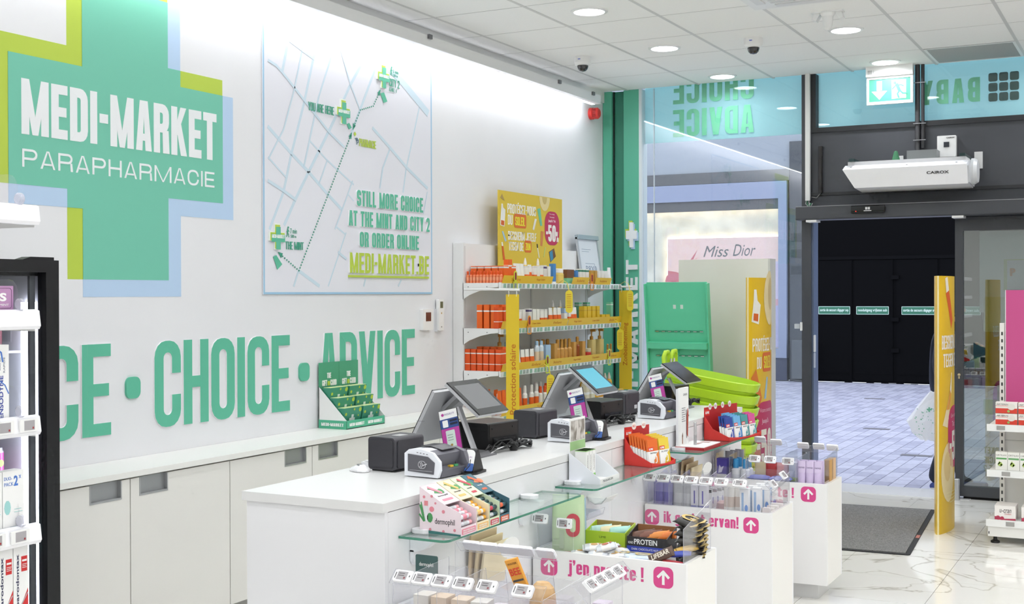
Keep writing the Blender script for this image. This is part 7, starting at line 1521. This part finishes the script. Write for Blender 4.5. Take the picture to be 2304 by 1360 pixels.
for i in range(7):
    foil('crisp_bag', 0.11, 0.085, 0.03, mat('#2d2926', 0.35), f'black and gold crisp bag, {ORD[i]} from the bottom of the snack bin stack', 'crisp bag', (2.832+0.006*(i % 2), 4.5+0.012*(i % 3), 0.6+0.022*i), (R(14), R(-12+3*i), R(20-8*i)), mat('#2d2926', 0.35), 'G' if i == 6 else None, mat('#d6b66a', 0.4)) if True else None
    letters([[(0.05, -0.04), (0.062, -0.02), (0.05, 0.0), (0.062, 0.02), (0.05, 0.04), (0.042, 0.04), (0.042, -0.04)]], (0, 0, 0.004), X, Y, mat('#d8bd7c', 0.4), 'gold_edge', bpy.data.objects['crisp_bag' + ('' if i == 0 else '.%03d' % i)], 0.001)

# ---- toiletries bin
TX = (2.273, 2.341, 2.409, 2.478, 2.55, 2.623, 2.71)
tray('c', 'clear acrylic tray with seven front tags on the ik geniet ervan bin', 2.27, 2.86, 5.47, 0.365, 0.105, 0.145, [x+0.034 for x in TX[:-1]])
for i, x in enumerate(TX): esl((x+0.012, 5.483, BZ+0.122), (FL, 0, R(0)), f'electronic price tag, {ORD[i]} from left on the ik geniet ervan flap')
t = thing('acrylic_tray', 'clear slanted side rail with two tags at the right of the ik geniet ervan bin', 'acrylic tray', (2.85, 5.5, BZ), 0, 'clear acrylic trays on the bins')
sheet('rail', [(0.02, 0.0, 0.09), (0.02, 0.3, 0.12), (-0.02, 0.3, 0.155), (-0.02, 0.0, 0.125)], t)
for i in range(2): esl((2.853, 5.55+0.17*i, BZ+0.12+0.018*i), (R(-40), 0, R(90)), ('electronic price tag, near one on the ik geniet ervan side rail', 'electronic price tag, far one on the ik geniet ervan side rail')[i])
GT = 'toiletries in the ik geniet ervan bin'
cVio, cSil = mat('#5a4fb4', 0.35), mat('#c3c4c6', 0.3, 0.3)
bpu = [tubep(0.05, 0.15, mat('#8a84c8', 0.35), mat('#4a4280', 0.4), cVio), tubep(0.05, 0.15, cSil, mat('#8d8e92', 0.4), mat('#d6d7d8', 0.3, 0.2))]
for i, x in enumerate((2.302, 2.35, 2.4, 2.448)):
    b, c = bpu[i//2]; prod('body_tube', b, ('violet tube at the left end of the toiletries bin', 'violet tube second from the left in the toiletries bin', 'silver tube third from the left in the toiletries bin', 'silver tube fourth from the left in the toiletries bin')[i], 'tube', (x, 5.55, 0.571), R(-90), GT, c)
    prod('body_tube', b, ('violet tube standing behind the first violet tube', 'violet tube standing behind the second violet tube', 'silver tube standing behind the first silver tube', 'silver tube standing behind the second silver tube')[i], 'tube', (x, 5.63, 0.571), R(-90), GT, c)
for i, (x, m1, m2, lab) in enumerate(((2.49, '#eeedf2', '#5a4fb4', 'white carton with violet base in the toiletries bin'), (2.53, '#efeef2', '#6a5fbc', 'white carton with violet print left of the flat box'))):
    prod('cream_carton', cbox(0.036, 0.04, 0.135, mat(m1, 0.4), [([rc(-0.004, 0.05, 0.002, 0.11)], mat(m2, 0.4))], [(0.0, 0.3, mat(m2, 0.4))]), lab, 'carton', (x, 5.54, 0.571), 0.05, GT)
for i in range(4): prod('white_box', cbox(0.07, 0.012, 0.1, mat('#f0efee', 0.4), [([rc(-0.02, 0.03, 0.02, 0.06)], mat('#8a84c8', 0.4)), ([rc(-0.035, 0.085, 0.035, 0.1)], mat('#2f2f30', 0.5))]), f'white box with black corner, {ORD[i]} from front behind the violet cartons', 'box', (2.5+0.012*i, 5.64+0.035*i, 0.571), 0.2, GT)
prod('flat_box', cbox(0.13, 0.04, 0.03, mat('#f1f0ee', 0.4), [([rc(0.03, 0.006, 0.055, 0.024)], mat('#7fb4dc', 0.4)), ([rc(0.0, 0.01, 0.02, 0.018)], mat('#a9a9ab', 0.4))]), 'flat white box lying at the front of the toiletries bin', 'box', (2.595, 5.515, 0.572), 0.0, GT)
lt = tubep(0.05, 0.155, mat('#f2efe8', 0.4), mat('#5f84d0', 0.4), mat('#d8c6b8', 0.4))
for i, x in enumerate((2.655, 2.695)): prod('hand_cream_tube', lt[0], ('white tube with blue cap and brown print, left one in the toiletries bin', 'white tube with blue cap and brown print, right one in the toiletries bin')[i], 'tube', (x, 5.53+0.02*i, 0.571), R(-90+10*i), GT, lt[1])
for i in range(2):
    o = MB().lathe([(0.03, 0), (0.032, 0.02), (0.026, 0.05), (0.012, 0.06)], 12); prod('round_brush', o.mesh('brush', mat(('#c9a8a6', '#a9908e')[i], 0.5)), ('dusky pink round sponge behind the flat box', 'dusky brown round sponge behind the white tubes')[i], 'sponge', (2.6+0.07*i, 5.6, 0.571), 0.0, GT)
for i in range(7): prod('dental_carton', cbox(0.04, 0.03, 0.14, mat('#f3f4f5', 0.4), [([rc(-0.012, 0.02, -0.002, 0.12)], mat('#9ab8dc', 0.4)), ([disc2(0.01, 0.05, 0.008, 10, 0.016)], mat('#6a98dc', 0.4))]), f'white carton with blue drop, {ORD[i]} in the toiletries bin file', 'carton', (2.735+0.045*(i % 2)+0.012*(i//2), 5.515+0.042*i, 0.571), 0.04*i, 'white dental cartons in the toiletries bin')
for i in range(3): prod('floral_carton', cbox(0.05, 0.03, 0.05, mat('#f2e6e2', 0.4), [([rc(-0.015, 0.01, 0.015, 0.02)], mat('#d8e0b8', 0.4))]), f'low blush carton, {ORD[i]} from the front in the toiletries bin', 'carton', (2.832, 5.56+0.07*i, 0.571), 0.0, GT)

# ---- farthest bin
t = thing('acrylic_tray', 'clear acrylic trays with price flaps on the farthest bin', 'acrylic tray', (0, 6.43, BZ), 0, 'clear acrylic trays on the bins')
sheet('front_pane', [(2.272, 0.012, 0.0006), (2.74, 0.012, 0.0006), (2.74, 0.012, 0.06), (2.272, 0.012, 0.06)], t); sheet('left_pane', [(2.272, 0.014, 0.0006), (2.272, 0.3, 0.0006), (2.272, 0.3, 0.13), (2.272, 0.014, 0.12)], t)
for x in (2.36, 2.45, 2.72): sheet('divider', [(x, 0.014, 0.0006), (x, 0.3, 0.0006), (x, 0.3, 0.13), (x, 0.014, 0.12)], t)
sheet('tag_flap', [(2.45, 0.03, 0.095), (2.72, 0.03, 0.095), (2.72, 0.06, 0.125), (2.45, 0.06, 0.125)], t); sheet('rear_flap', [(2.4, 0.3, 0.15), (2.6, 0.3, 0.15), (2.6, 0.27, 0.18), (2.4, 0.27, 0.18)], t); sheet('rear_pane', [(2.4, 0.3, 0.0006), (2.87, 0.3, 0.0006), (2.87, 0.3, 0.15), (2.4, 0.3, 0.15)], t)
sheet('rear_flap', [(2.66, 0.3, 0.13), (2.87, 0.3, 0.13), (2.87, 0.28, 0.165), (2.66, 0.28, 0.165)], t); sheet('right_pane', [(2.87, 0.014, 0.0006), (2.87, 0.3, 0.0006), (2.87, 0.3, 0.16), (2.87, 0.014, 0.13)], t)
MB().prism([(0.02, 0.0006), (0.29, 0.0006), (0.29, 0.14), (0.06, 0.14), (0.02, 0.1)], 'x', 2.655, 2.66).build('rounded_divider', ACRYL, t)
for i, x in enumerate((2.5, 2.585, 2.68)): esl((x, 6.452, BZ+0.108-0.0*i), (R(-30 if i < 2 else -6), 0, 0), f'electronic price tag, {ORD[i]} from left, front of the farthest bin')
for i, (x, z_) in enumerate(((2.44, 0.176), (2.53, 0.165), (2.68, 0.155), (2.765, 0.155), (2.84, 0.152))): esl((x, 6.75, BZ+z_), (R(180+35), 0, 0), f'electronic price tag seen from behind, {ORD[i]} from left, farthest bin')
GF = 'products in the farthest bin'
prod('hand_cream_display', cbox(0.055, 0.05, 0.14, mat('#4a3f9c', 0.4), [([[(-0.02, 0.06), (0.0, 0.065), (0.012, 0.1), (-0.004, 0.09), (-0.012, 0.105)]], mat('#d6d2ec', 0.4)), ([rc(-0.0275, 0.035, 0.0275, 0.055)], mat('#e8e6e2', 0.4)), ([rc(-0.02, 0.018, 0.02, 0.026)], mat('#a9a4d4', 0.4)), ([rc(-0.0275, 0.004, 0.0275, 0.014)], mat('#4d4652', 0.4))]), 'purple carton with white splash at the left of the farthest bin', 'carton', (2.315, 6.48, 0.571), 0.0, GF)
gt = tubep(0.05, 0.17, mat('#b9bbc2', 0.35, 0.2), mat('#8e9096', 0.4))
for i in range(3): prod('hand_cream_tube', gt[0], f'silver grey tube, {ORD[i]} from the front behind the purple carton', 'tube', (2.33+0.012*i, 6.55+0.05*i, 0.571), R(-90), GF, gt[1])
bt_ = bottle(0.05, 0.14, mat('#eef2f6', 0.3), mat('#3f98d0', 0.3), 0.36, None, 1.0)
for i in range(4): prod('micellar_bottle', bt_[0], ('white bottle with blue cap at the front left of the far bin', 'white bottle with blue cap at the front right of the far bin', 'white bottle with blue cap at the rear left of the far bin', 'white bottle with blue cap at the rear right of the far bin')[i], 'bottle', (2.385+0.053*(i % 2), 6.485+0.06*(i//2), 0.571), 0.0, GF, bt_[1])
for i in range(4): foil('wipes_pack', 0.12, 0.07, 0.03, mat('#7480d8', 0.35), ('blue wipes pack at the bottom left of the far bin', 'blue wipes pack at the bottom right of the far bin', 'blue wipes pack on top at the left of the far bin', 'blue wipes pack on top at the right of the far bin')[i], 'wipes pack', (2.515+0.115*(i % 2), 6.49, 0.588+0.028*(i//2)), (0, 0, 0.05), mat('#8a94e0', 0.35))
for i in range(3): pouch('pouch_packet', 0.075, 0.12, 0.03, mat(('#d9c8a2', '#b8383a', '#d8a0a0')[i], 0.4), ('beige refill packet behind the wipes packs', 'red refill packet behind the wipes packs', 'pink and white refill packet behind the wipes packs')[i], 'packet', (2.5+0.06*i, 6.58, 0.571), (0, 0, 0.1), (), GF)
prod('grey_carton', cbox(0.06, 0.05, 0.13, mat('#c3c9d6', 0.4), [([rc(-0.03, 0.03, 0.03, 0.05)], mat('#b9d070', 0.4))]), 'grey blue carton with green band in the far bin', 'carton', (2.69, 6.56, 0.571), 0.0, GF)
foil('wipes_pack', 0.09, 0.06, 0.02, mat('#7fbce8', 0.35), 'light blue packet lying before the lilac tubes', 'wipes pack', (2.69, 6.47, 0.585), (0, 0, 0.1))
ltb = tubep(0.042, 0.15, mat('#d8c8e6', 0.4), mat('#dccfe8', 0.4), mat('#d2c0e2', 0.4))
for i in range(3):
    o = prod('lilac_tube', ltb[0], ('lilac CAUDALIE tube at the left of three in the farthest bin', 'lilac CAUDALIE tube in the middle of three in the farthest bin', 'lilac CAUDALIE tube at the right of three in the farthest bin')[i], 'tube', (2.745+0.043*i, 6.475, 0.571), R(-90), GF, ltb[1])
    letters(sans('CAUDALIE', -0.016, 0.016, 0.112, 0.12), (0.006, 0, 0), Y, Z, mat('#7a6a90', 0.5), 'lettering', o, 0.0004)
    prod('lilac_tube', ltb[0], ('lilac tube behind the left CAUDALIE tube', 'lilac tube behind the middle CAUDALIE tube', 'lilac tube behind the right CAUDALIE tube')[i], 'tube', (2.745+0.043*i, 6.53, 0.571), R(-90), GF, ltb[1])
for i in range(2): prod('kraft_carton', cbox(0.03, 0.06, 0.15, mat(('#c99a58', '#d9b48a')[i], 0.5)), ('golden brown carton at the right end of the farthest bin', 'tan carton at the right end behind the golden one')[i], 'carton', (2.858, 6.58+0.08*i, 0.571), 0.0, GF)
# ================================================================== free-standing things near the doors
# stack of lime shopping baskets
LB_ = mat('#b4d92c', 0.35); n_ = 28
def oval(a, b, z): return [(a*math.copysign(abs(math.cos(2*math.pi*i/n_))**0.8, math.cos(2*math.pi*i/n_)), b*math.copysign(abs(math.sin(2*math.pi*i/n_))**0.8, math.sin(2*math.pi*i/n_)), z) for i in range(n_)]
bm = MB().loft([oval(0.235, 0.15, 0.0), oval(0.285, 0.181, 0.15), oval(0.287, 0.183, 0.155), oval(0.295, 0.19, 0.158), oval(0.302, 0.195, 0.205), oval(0.292, 0.186, 0.21), oval(0.278, 0.176, 0.16), oval(0.228, 0.145, 0.006)], caps=False)
bm.add(oval(0.228, 0.145, 0.006), [list(range(n_))]); bm.add(oval(0.235, 0.15, 0.0), [list(range(n_))[::-1]])
bme = bm.mesh('tub', LB_)
rib = MB()
for i in range(0, n_, 2):
    p = oval(0.272, 0.172, 0.1)[i]; a = math.atan2(p[1]/0.17**2, p[0]/0.268**2)
    rib.add([Vector(p)+Vector((dx*math.cos(a)-dy*math.sin(a), dx*math.sin(a)+dy*math.cos(a), dz)) for dz in (0.025, 0.05) for dx, dy in ((-0.03, -0.003), (0.006, -0.003), (0.006, 0.003), (-0.03, 0.003))], [(0, 1, 5, 4), (1, 2, 6, 5), (2, 3, 7, 6), (4, 5, 6, 7)])
rme = rib.mesh('ribs', mat('#9cc41e', 0.4))
for i in range(12):
    tilt = R(3+0.65*i); z = 0.02+0.0785*i
    t = thing('shopping_basket', f'lime green oval shopping basket, {ORD[11-i]} from the top of the stack' if i < 11 else 'lime green oval shopping basket with handles on top of the stack', 'shopping basket', (1.855+0.002*i, 7.5, z), R(6), 'stacked lime shopping baskets')
    t.rotation_euler = (0, tilt, R(4)); put('tub', bme, t); stuff(put('ribs', rme, t))
    if i == 11:
        for yy in (-0.07, 0.1):
            hd_ = MB().tube([(-0.285, yy-0.045, 0.2), (-0.3, yy-0.05, 0.27), (-0.3, yy-0.03, 0.3), (-0.3, yy+0.03, 0.3), (-0.3, yy+0.05, 0.27), (-0.285, yy+0.045, 0.2)], 0.014, 8); hd_.build('handle', LB_, t)
        for yy in (-0.02, 0.05): MB().tube([(-0.27, yy, 0.1), (-0.28, yy, 0.26)], 0.008, 8).build('handle_rod', CHROME, t)
# grey partition panel before the window
t = thing('partition_panel', 'tall plain grey partition panel in front of the shop window', 'panel', (1.03, 9.3, 0))
MB().box(0, 0, 0.0, 0.735, 0.1, 1.868).build('panel', mat('#e4e4de', 0.55, noise=0.03, scale=4), t)
MB().box(0.72, -0.001, 0, 0.736, 0.15, 1.868).build('edge_strip', mat('#c9cac6', 0.5), t)
MB().lathe([(0.006, 0), (0.006, 0.003)], 8).build('screw', GREY, t, (0.6, -0.001, 1.02), (R(90), 0, 0))
# green display stand
t = thing('green_display_stand', 'leaning green metal display stand with two square holes', 'display stand', (0.965, 8.98, 0)); t.rotation_euler = (R(7), 0, 0)
GM = mat('#60cba3', 0.4)
MB().box(0, 0, 0, 0.475, 0.012, 1.7).build('back_plate', GM, t)
for x in (-0.012, 0.475): MB().box(x, -0.03, 0.0, x+0.012, 0.03, 1.69).build('side_flange', GM, t)
MB().box(0, -0.06, 1.205, 0.475, 0.0, 1.25).build('ledge', GM, t)
MB().prism([(-0.05, 1.19), (0, 1.14), (0, 1.205), (-0.05, 1.205)], 'x', 0.22, 0.24).build('gusset', GM, t)
for z in (1.325, 1.14):
    MB().box(0.05, -0.004, z, 0.43, 0.0, z+0.01).build('peg_rail', mat('#3f9576', 0.4), t)
    for q in range(8): MB().box(0.06+q*0.05, -0.012, z+0.002, 0.085+q*0.05, -0.004, z+0.006).build('peg', CHROME, t)
for x in (0.205, 0.262): MB().box(x, -0.001, 1.5, x+0.022, 0.0, 1.53).build('square_hole', mat('#cfe0da', 0.4), t)
# lens-shaped totems
def totem(x0, y0, lab, L, b, txt, front):
    t = thing('promotion_totem', lab, 'totem', (x0, y0, 0), 0, 'yellow promotion totems'); H = 1.715
    fx = lambda s: 0.006+b*math.sin(math.pi*min(1, max(0, s/L)))**0.8; N = 18
    fr_ = [(fx(L*i/N), L*i/N) for i in range(N+1)]; bk_ = [(-0.012-b*0.9*math.sin(math.pi*i/N)**0.8, L*i/N) for i in range(N, -1, -1)]
    poly = fr_+bk_; g = MB(); n = len(poly)
    vs = [(u, v, 0.0) for u, v in poly]+[(u, v, H) for u, v in poly]
    g.add(vs, [[i, (i+1) % n, n+(i+1) % n, n+i] for i in range(n)]); g.add(vs, [list(range(n))[::-1], list(range(n, 2*n))], 1)
    g.build('body', [mat('#e6bd2a', 0.35), mat('#cfae3a', 0.5)], t)
    MB().box(-0.006, -0.004, 0, 0.006, 0, H).build('edge', mat('#ead9a4', 0.5), t)
    def wrap(polys, nm_, m_, lv=0):
        g = MB(); off = 0.0012+0.0008*lv
        for p in polys:
            ys = [q[0] for q in p]
            # cut wide shapes into strips so they follow the curve
            a, c = min(ys), max(ys); k = max(1, int((c-a)/0.02))
            for j in range(k):
                lo, hi = a+(c-a)*j/k, a+(c-a)*(j+1)/k; q = p
                for lim, sg_ in ((lo, 1), (hi, -1)):
                    out = []
                    for i in range(len(q)):
                        p1, p2 = q[i], q[(i+1) % len(q)]; d1, d2 = (p1[0]-lim)*sg_, (p2[0]-lim)*sg_
                        if d1 >= -1e-9: out.append(p1)
                        if (d1 > 1e-9 and d2 < -1e-9) or (d1 < -1e-9 and d2 > 1e-9):
                            f = d1/(d1-d2); out.append((p1[0]+(p2[0]-p1[0])*f, p1[1]+(p2[1]-p1[1])*f))
                    q = out
                    if len(q) < 3: break
                if len(q) >= 3: g.quad([(fx(s)+off, s, z) for s, z in q])
        g.build(nm_, m_, t)
    front(wrap, L); return t
def f1(wrap, L):
    wrap(flat(block('PROTÉGEZ-VOUS', 0.035, 0.48, 1.185, 1.28, 0.15, 0.44, 0.05)) + flat(block('DU', 0.09, 0.155, 1.06, 1.145, 0.15, 0.44)), 'lettering', mat('#f3efe4', 0.5))
    wrap([rrect(0.175, 1.035, 0.38, 1.175, 0.02)], 'orange_badge', mat('#dd7030', 0.5)); wrap(flat(block('SOLEIL', 0.195, 0.36, 1.06, 1.15, 0.15, 0.44)), 'badge_lettering', mat('#f0e63a', 0.5), 1)
    wrap([rrect(0.06, 0.3, 0.46, 0.82, 0.12, 6)], 'discount_badge', mat('#c23563', 0.5)); wrap(flat(block('-50', 0.085, 0.37, 0.38, 0.62, 0.2, 0.46, 0.06)) + flat(block('%', 0.38, 0.43, 0.38, 0.48, 0.3, 0.5)), 'discount_lettering', mat('#f3efe4', 0.5), 1)
    wrap(sans('Votre avantage', 0.13, 0.38, 0.735, 0.775) + sans("Jusqu'à", 0.16, 0.29, 0.655, 0.7, 0, 0.02), 'small_lettering', mat('#f0c4d4', 0.5), 1)
    wrap([[(0.025, 1.4), (0.115, 1.38), (0.145, 1.52), (0.1, 1.55), (0.085, 1.63), (0.055, 1.63), (0.05, 1.55)]], 'bottle_print', mat('#efeee8', 0.5)); wrap([[(0.045, 1.41), (0.105, 1.4), (0.11, 1.455), (0.05, 1.46)]], 'label_print', mat('#d8662a', 0.5), 1)
    wrap([disc2(0.34, 1.57, 0.14, 20, 0.2)], 'straw_hat_print', mat('#e4d3a4', 0.55)); wrap([disc2(0.36, 1.6, 0.07, 14, 0.12)], 'hat_crown_print', mat('#cfb986', 0.55), 1)
    wrap([[(0.02, 1.0), (0.08, 1.06), (0.16, 0.85), (0.12, 0.78)]], 'sachet_print', mat('#d87a34', 0.5)); wrap([[(0.2, 0.84), (0.24, 0.84), (0.28, 0.99), (0.25, 1.0)]], 'tube_print', mat('#9fc6e0', 0.5))
def f2(wrap, L):
    wrap(flat(block('BESCHERM JEZELF', 0.03, 0.5, 1.225, 1.318, 0.15, 0.44, 0.05)) + flat(block('TEGEN DE', 0.05, 0.36, 1.105, 1.195, 0.15, 0.44)), 'lettering', mat('#f3efe4', 0.5))
    wrap([rrect(0.13, 0.42, 0.5, 0.84, 0.12, 6)], 'discount_badge', mat('#c23563', 0.5)); wrap(flat(block('-50', 0.16, 0.42, 0.47, 0.67, 0.2, 0.46, 0.06)), 'discount_lettering', mat('#f3efe4', 0.5), 1)
    wrap(sans('Uw voordeel', 0.19, 0.4, 0.76, 0.79) + sans('Tot', 0.22, 0.3, 0.7, 0.735, 0, 0.02), 'small_lettering', mat('#f0c4d4', 0.5), 1)
    wrap([[(0.09, 1.6), (0.15, 1.62), (0.24, 1.42), (0.2, 1.36)]], 'stick_print', mat('#d65f28', 0.5)); wrap([[(0.08, 1.7), (0.12, 1.71), (0.15, 1.62), (0.1, 1.6)]], 'stick_cap_print', mat('#ece4d4', 0.5))
    wrap([[(0.04, 0.72), (0.12, 0.7), (0.2, 0.92), (0.17, 0.95)]], 'tube_print', mat('#ecdcb4', 0.5)); wrap([[(0.17, 0.95), (0.2, 0.92), (0.215, 1.06), (0.205, 1.07)]], 'tube_tip_print', mat('#f0e8d6', 0.5)); wrap([[(0.1, 0.82), (0.155, 0.82), (0.2, 0.92), (0.17, 0.95)]], 'tube_band_print', mat('#e0a040', 0.5), 1)
    wrap([disc2(0.14, 0.4, 0.12, 20, 0.2)], 'straw_hat_print', mat('#ead8a6', 0.55)); wrap([disc2(0.12, 0.44, 0.06, 14, 0.1)], 'hat_crown_print', mat('#e0c68c', 0.55), 1)
    wrap([rc(0.1+0.02*q, 0.26-0.022*q, 0.36, 0.265-0.022*q) for q in range(4)], 'small_print', mat('#f3e6b0', 0.5), 1)
totem(1.812, 8.58, 'yellow curved totem PROTEGEZ-VOUS DU SOLEIL behind the stacked baskets', 0.55, 0.055, '', f1)
totem(3.105, 8.575, 'yellow curved totem BESCHERM JEZELF beside the open doors', 0.55, 0.05, '', f2)
# white gondola at the right edge
t = thing('white_gondola', 'white shelving gondola with pink promotion board at the right edge', 'shelving', (3.43, 8.48, 0))
GWM = mat('#ecebe8', 0.4)
MB().box(0.03, 0.36, 0.05, 1.6, 0.4, 1.35).build('back_panel', GWM, t)
for z in (0.45, 0.62, 0.87): MB().box(0.03, 0.358, z, 1.6, 0.36, z+0.003).build('panel_joint', mat('#b5b4b1', 0.5), t)
up_ = MB().box(0.03, 0.33, 0.03, 0.06, 0.4, 1.4).build('upright', GWM, t)
for q in range(26): MB().box(0.04, 0.328, 0.12+q*0.048, 0.05, 0.33, 0.142+q*0.048).build('slot', mat('#3a3a3c', 0.6), up_)
for k, (z, d0) in enumerate(((0.755, 0.0), (0.462, 0.0), (0.15, -0.04))):
    s_ = MB().box(0.0, d0, z-0.02, 1.6, 0.36, z).build('shelf', GWM, t); MB().box(-0.01, d0-0.012, z-0.04, 1.6, d0, z+0.004).build('price_rail', WHITE, s_)
    e_ = MB().box(0.05 + 0.03*k, d0-0.016, z-0.03, 0.1+0.03*k, d0-0.012, z-0.004).build('price_display', mat('#a5a29f', 0.5), s_)
MB().box(0.0, -0.04, 0.045, 1.6, 0.36, 0.11).build('base', GWM, t)
for x in (0.04, 1.5): MB().lathe([(0.028, 0), (0.028, 0.012), (0.012, 0.02), (0.01, 0.046)], 12).build('foot', mat('#1d1d1e', 0.5), t, (x, 0.0, 0))
for z in (0.07, 0.12): MB().box(0.004, -0.0415, z-0.01, 0.01, -0.04, z+0.006).build('side_slot', mat('#3a3a3c', 0.6), t)
t = thing('pink_promotion_board', 'pink promotion board above yellow LOW PRICE strip on the right gondola', 'poster board', (3.5, 8.8, 0.76))
MB().box(0, 0, 0.12, 0.9, 0.006, 0.86).build('board', mat('#c8508c', 0.45), t); MB().box(0, -0.001, 0.0, 0.9, 0.005, 0.12).build('yellow_strip', mat('#e2c23a', 0.45), t)
MB().box(-0.004, -0.001, 0, 0.0, 0.007, 0.86).build('edge', PAPER, t)
MB().plate([rrect(0.035, -0.06, 0.33, 0.11, 0.04, 4)], (0, -0.0012, 0), X, Z, 0.0006).build('pink_badge', mat('#c23f72', 0.45), t)
letters(flat(block('LOW', 0.065, 0.155, 0.03, 0.1, 0.18, 0.5)) + flat(block('PRICE!', 0.065, 0.24, -0.05, 0.02, 0.18, 0.5)), (0, -0.002, 0), X, Z, PAPER, 'lettering', t)
letters(flat(block('OFFRE', 0.14, 0.23, 0.355, 0.38, 0.18, 0.46)) + flat(block('AANBOD', 0.14, 0.24, 0.29, 0.315, 0.18, 0.46)) + [rc(0.14, 0.334, 0.3, 0.336)], (0, -0.0002, 0), X, Z, PAPER, 'lettering', t)
RDB = mat('#d8402f', 0.45)
def rbx(nm, lab, x, z, w, h, d, base, prints, y=8.5, grp=None):
    o = MB().box(0, 0, 0, w, d, h).build(nm, base, None, (x, y, z)); tag(o, lab, 'carton', grp)
    for k, (pn, ps, m_) in enumerate(prints): letters(ps, (0, -0.0002-0.0006*k, 0), X, Z, m_, pn, o, 0.0005)
    return o
art = lambda: [('red_base', [rc(0, 0, 0.13, 0.032), rc(0, 0.046, 0.075, 0.048)], RDB), ('lettering', sans('ARTERIN', 0.006, 0.075, 0.052, 0.062), mat('#6f6a66', 0.5)), ('pill_print', [disc2(0.095, 0.042, 0.024, 14, 0.02)], mat('#e6e2da', 0.5)), ('leaf_print', [disc2(0.078, 0.014, 0.008)], mat('#9cc46a', 0.5))]
for k in range(4):
    x = 3.468+0.137*(k//2); z = 0.756+0.072*(k % 2)
    rbx('arterin_carton', ('red and white ARTERIN carton, lower one at the left end', 'red and white ARTERIN carton stacked on top at the left end', 'red and white carton right of the lower ARTERIN carton', 'red and white carton right of the upper ARTERIN carton')[k], x, z, 0.13, 0.07, 0.07, mat('#f0ece6', 0.45), art(), 8.515, 'red and white cartons on the right gondola')
for k in range(3):
    rbx('ortilax_carton', ('white ORTILAX carton with green leaf at the left end of the middle shelf', 'white ORTILAX carton second from the left on the middle shelf', 'white ORTILAX carton third on the middle shelf at the frame edge')[k], 3.468+0.073*k, 0.463, 0.071, 0.115, 0.05, mat('#f2f0ea', 0.45), [('lettering', sans('ORTILAX', 0.004, 0.067, 0.09, 0.1), mat('#6f6a66', 0.5)), ('green_band', [rc(0.004, 0.068, 0.067, 0.079)], mat('#6aa86a', 0.5)), ('leaf_print', [disc2(0.028, 0.037, 0.014, 8), [(0.012, 0.03), (0.03, 0.045), (0.024, 0.06)], [(0.03, 0.02), (0.046, 0.035), (0.03, 0.04)]], mat('#b4cf6a', 0.5))], 8.515, 'white cartons on the right gondola')
for k in range(6):
    j = k % 3
    rbx('cranberry_carton', f'white u-cran carton with berries, {ORD[j]} from the front in the {("left", "right")[k//3]} file', 3.468+0.16*(k//3), 0.151, 0.125, 0.09, 0.05, mat('#f3eeea', 0.45), [('berry_print', [[(0, 0), (0.125, 0), (0.125, 0.012), (0.06, 0.008), (0.0, 0.022)], disc2(0.02, 0.012, 0.014), disc2(0.045, 0.01, 0.012)], mat('#b83a58', 0.5)), ('lettering', sans('u-cran', 0.03, 0.1, 0.046, 0.068, 0.2), mat('#4a4446', 0.5)), ('pink_lettering', sans('Comfort', 0.06, 0.1, 0.034, 0.043), mat('#d86a7a', 0.5))], 8.465+j*0.055, 'u-cran cartons on the right gondola')
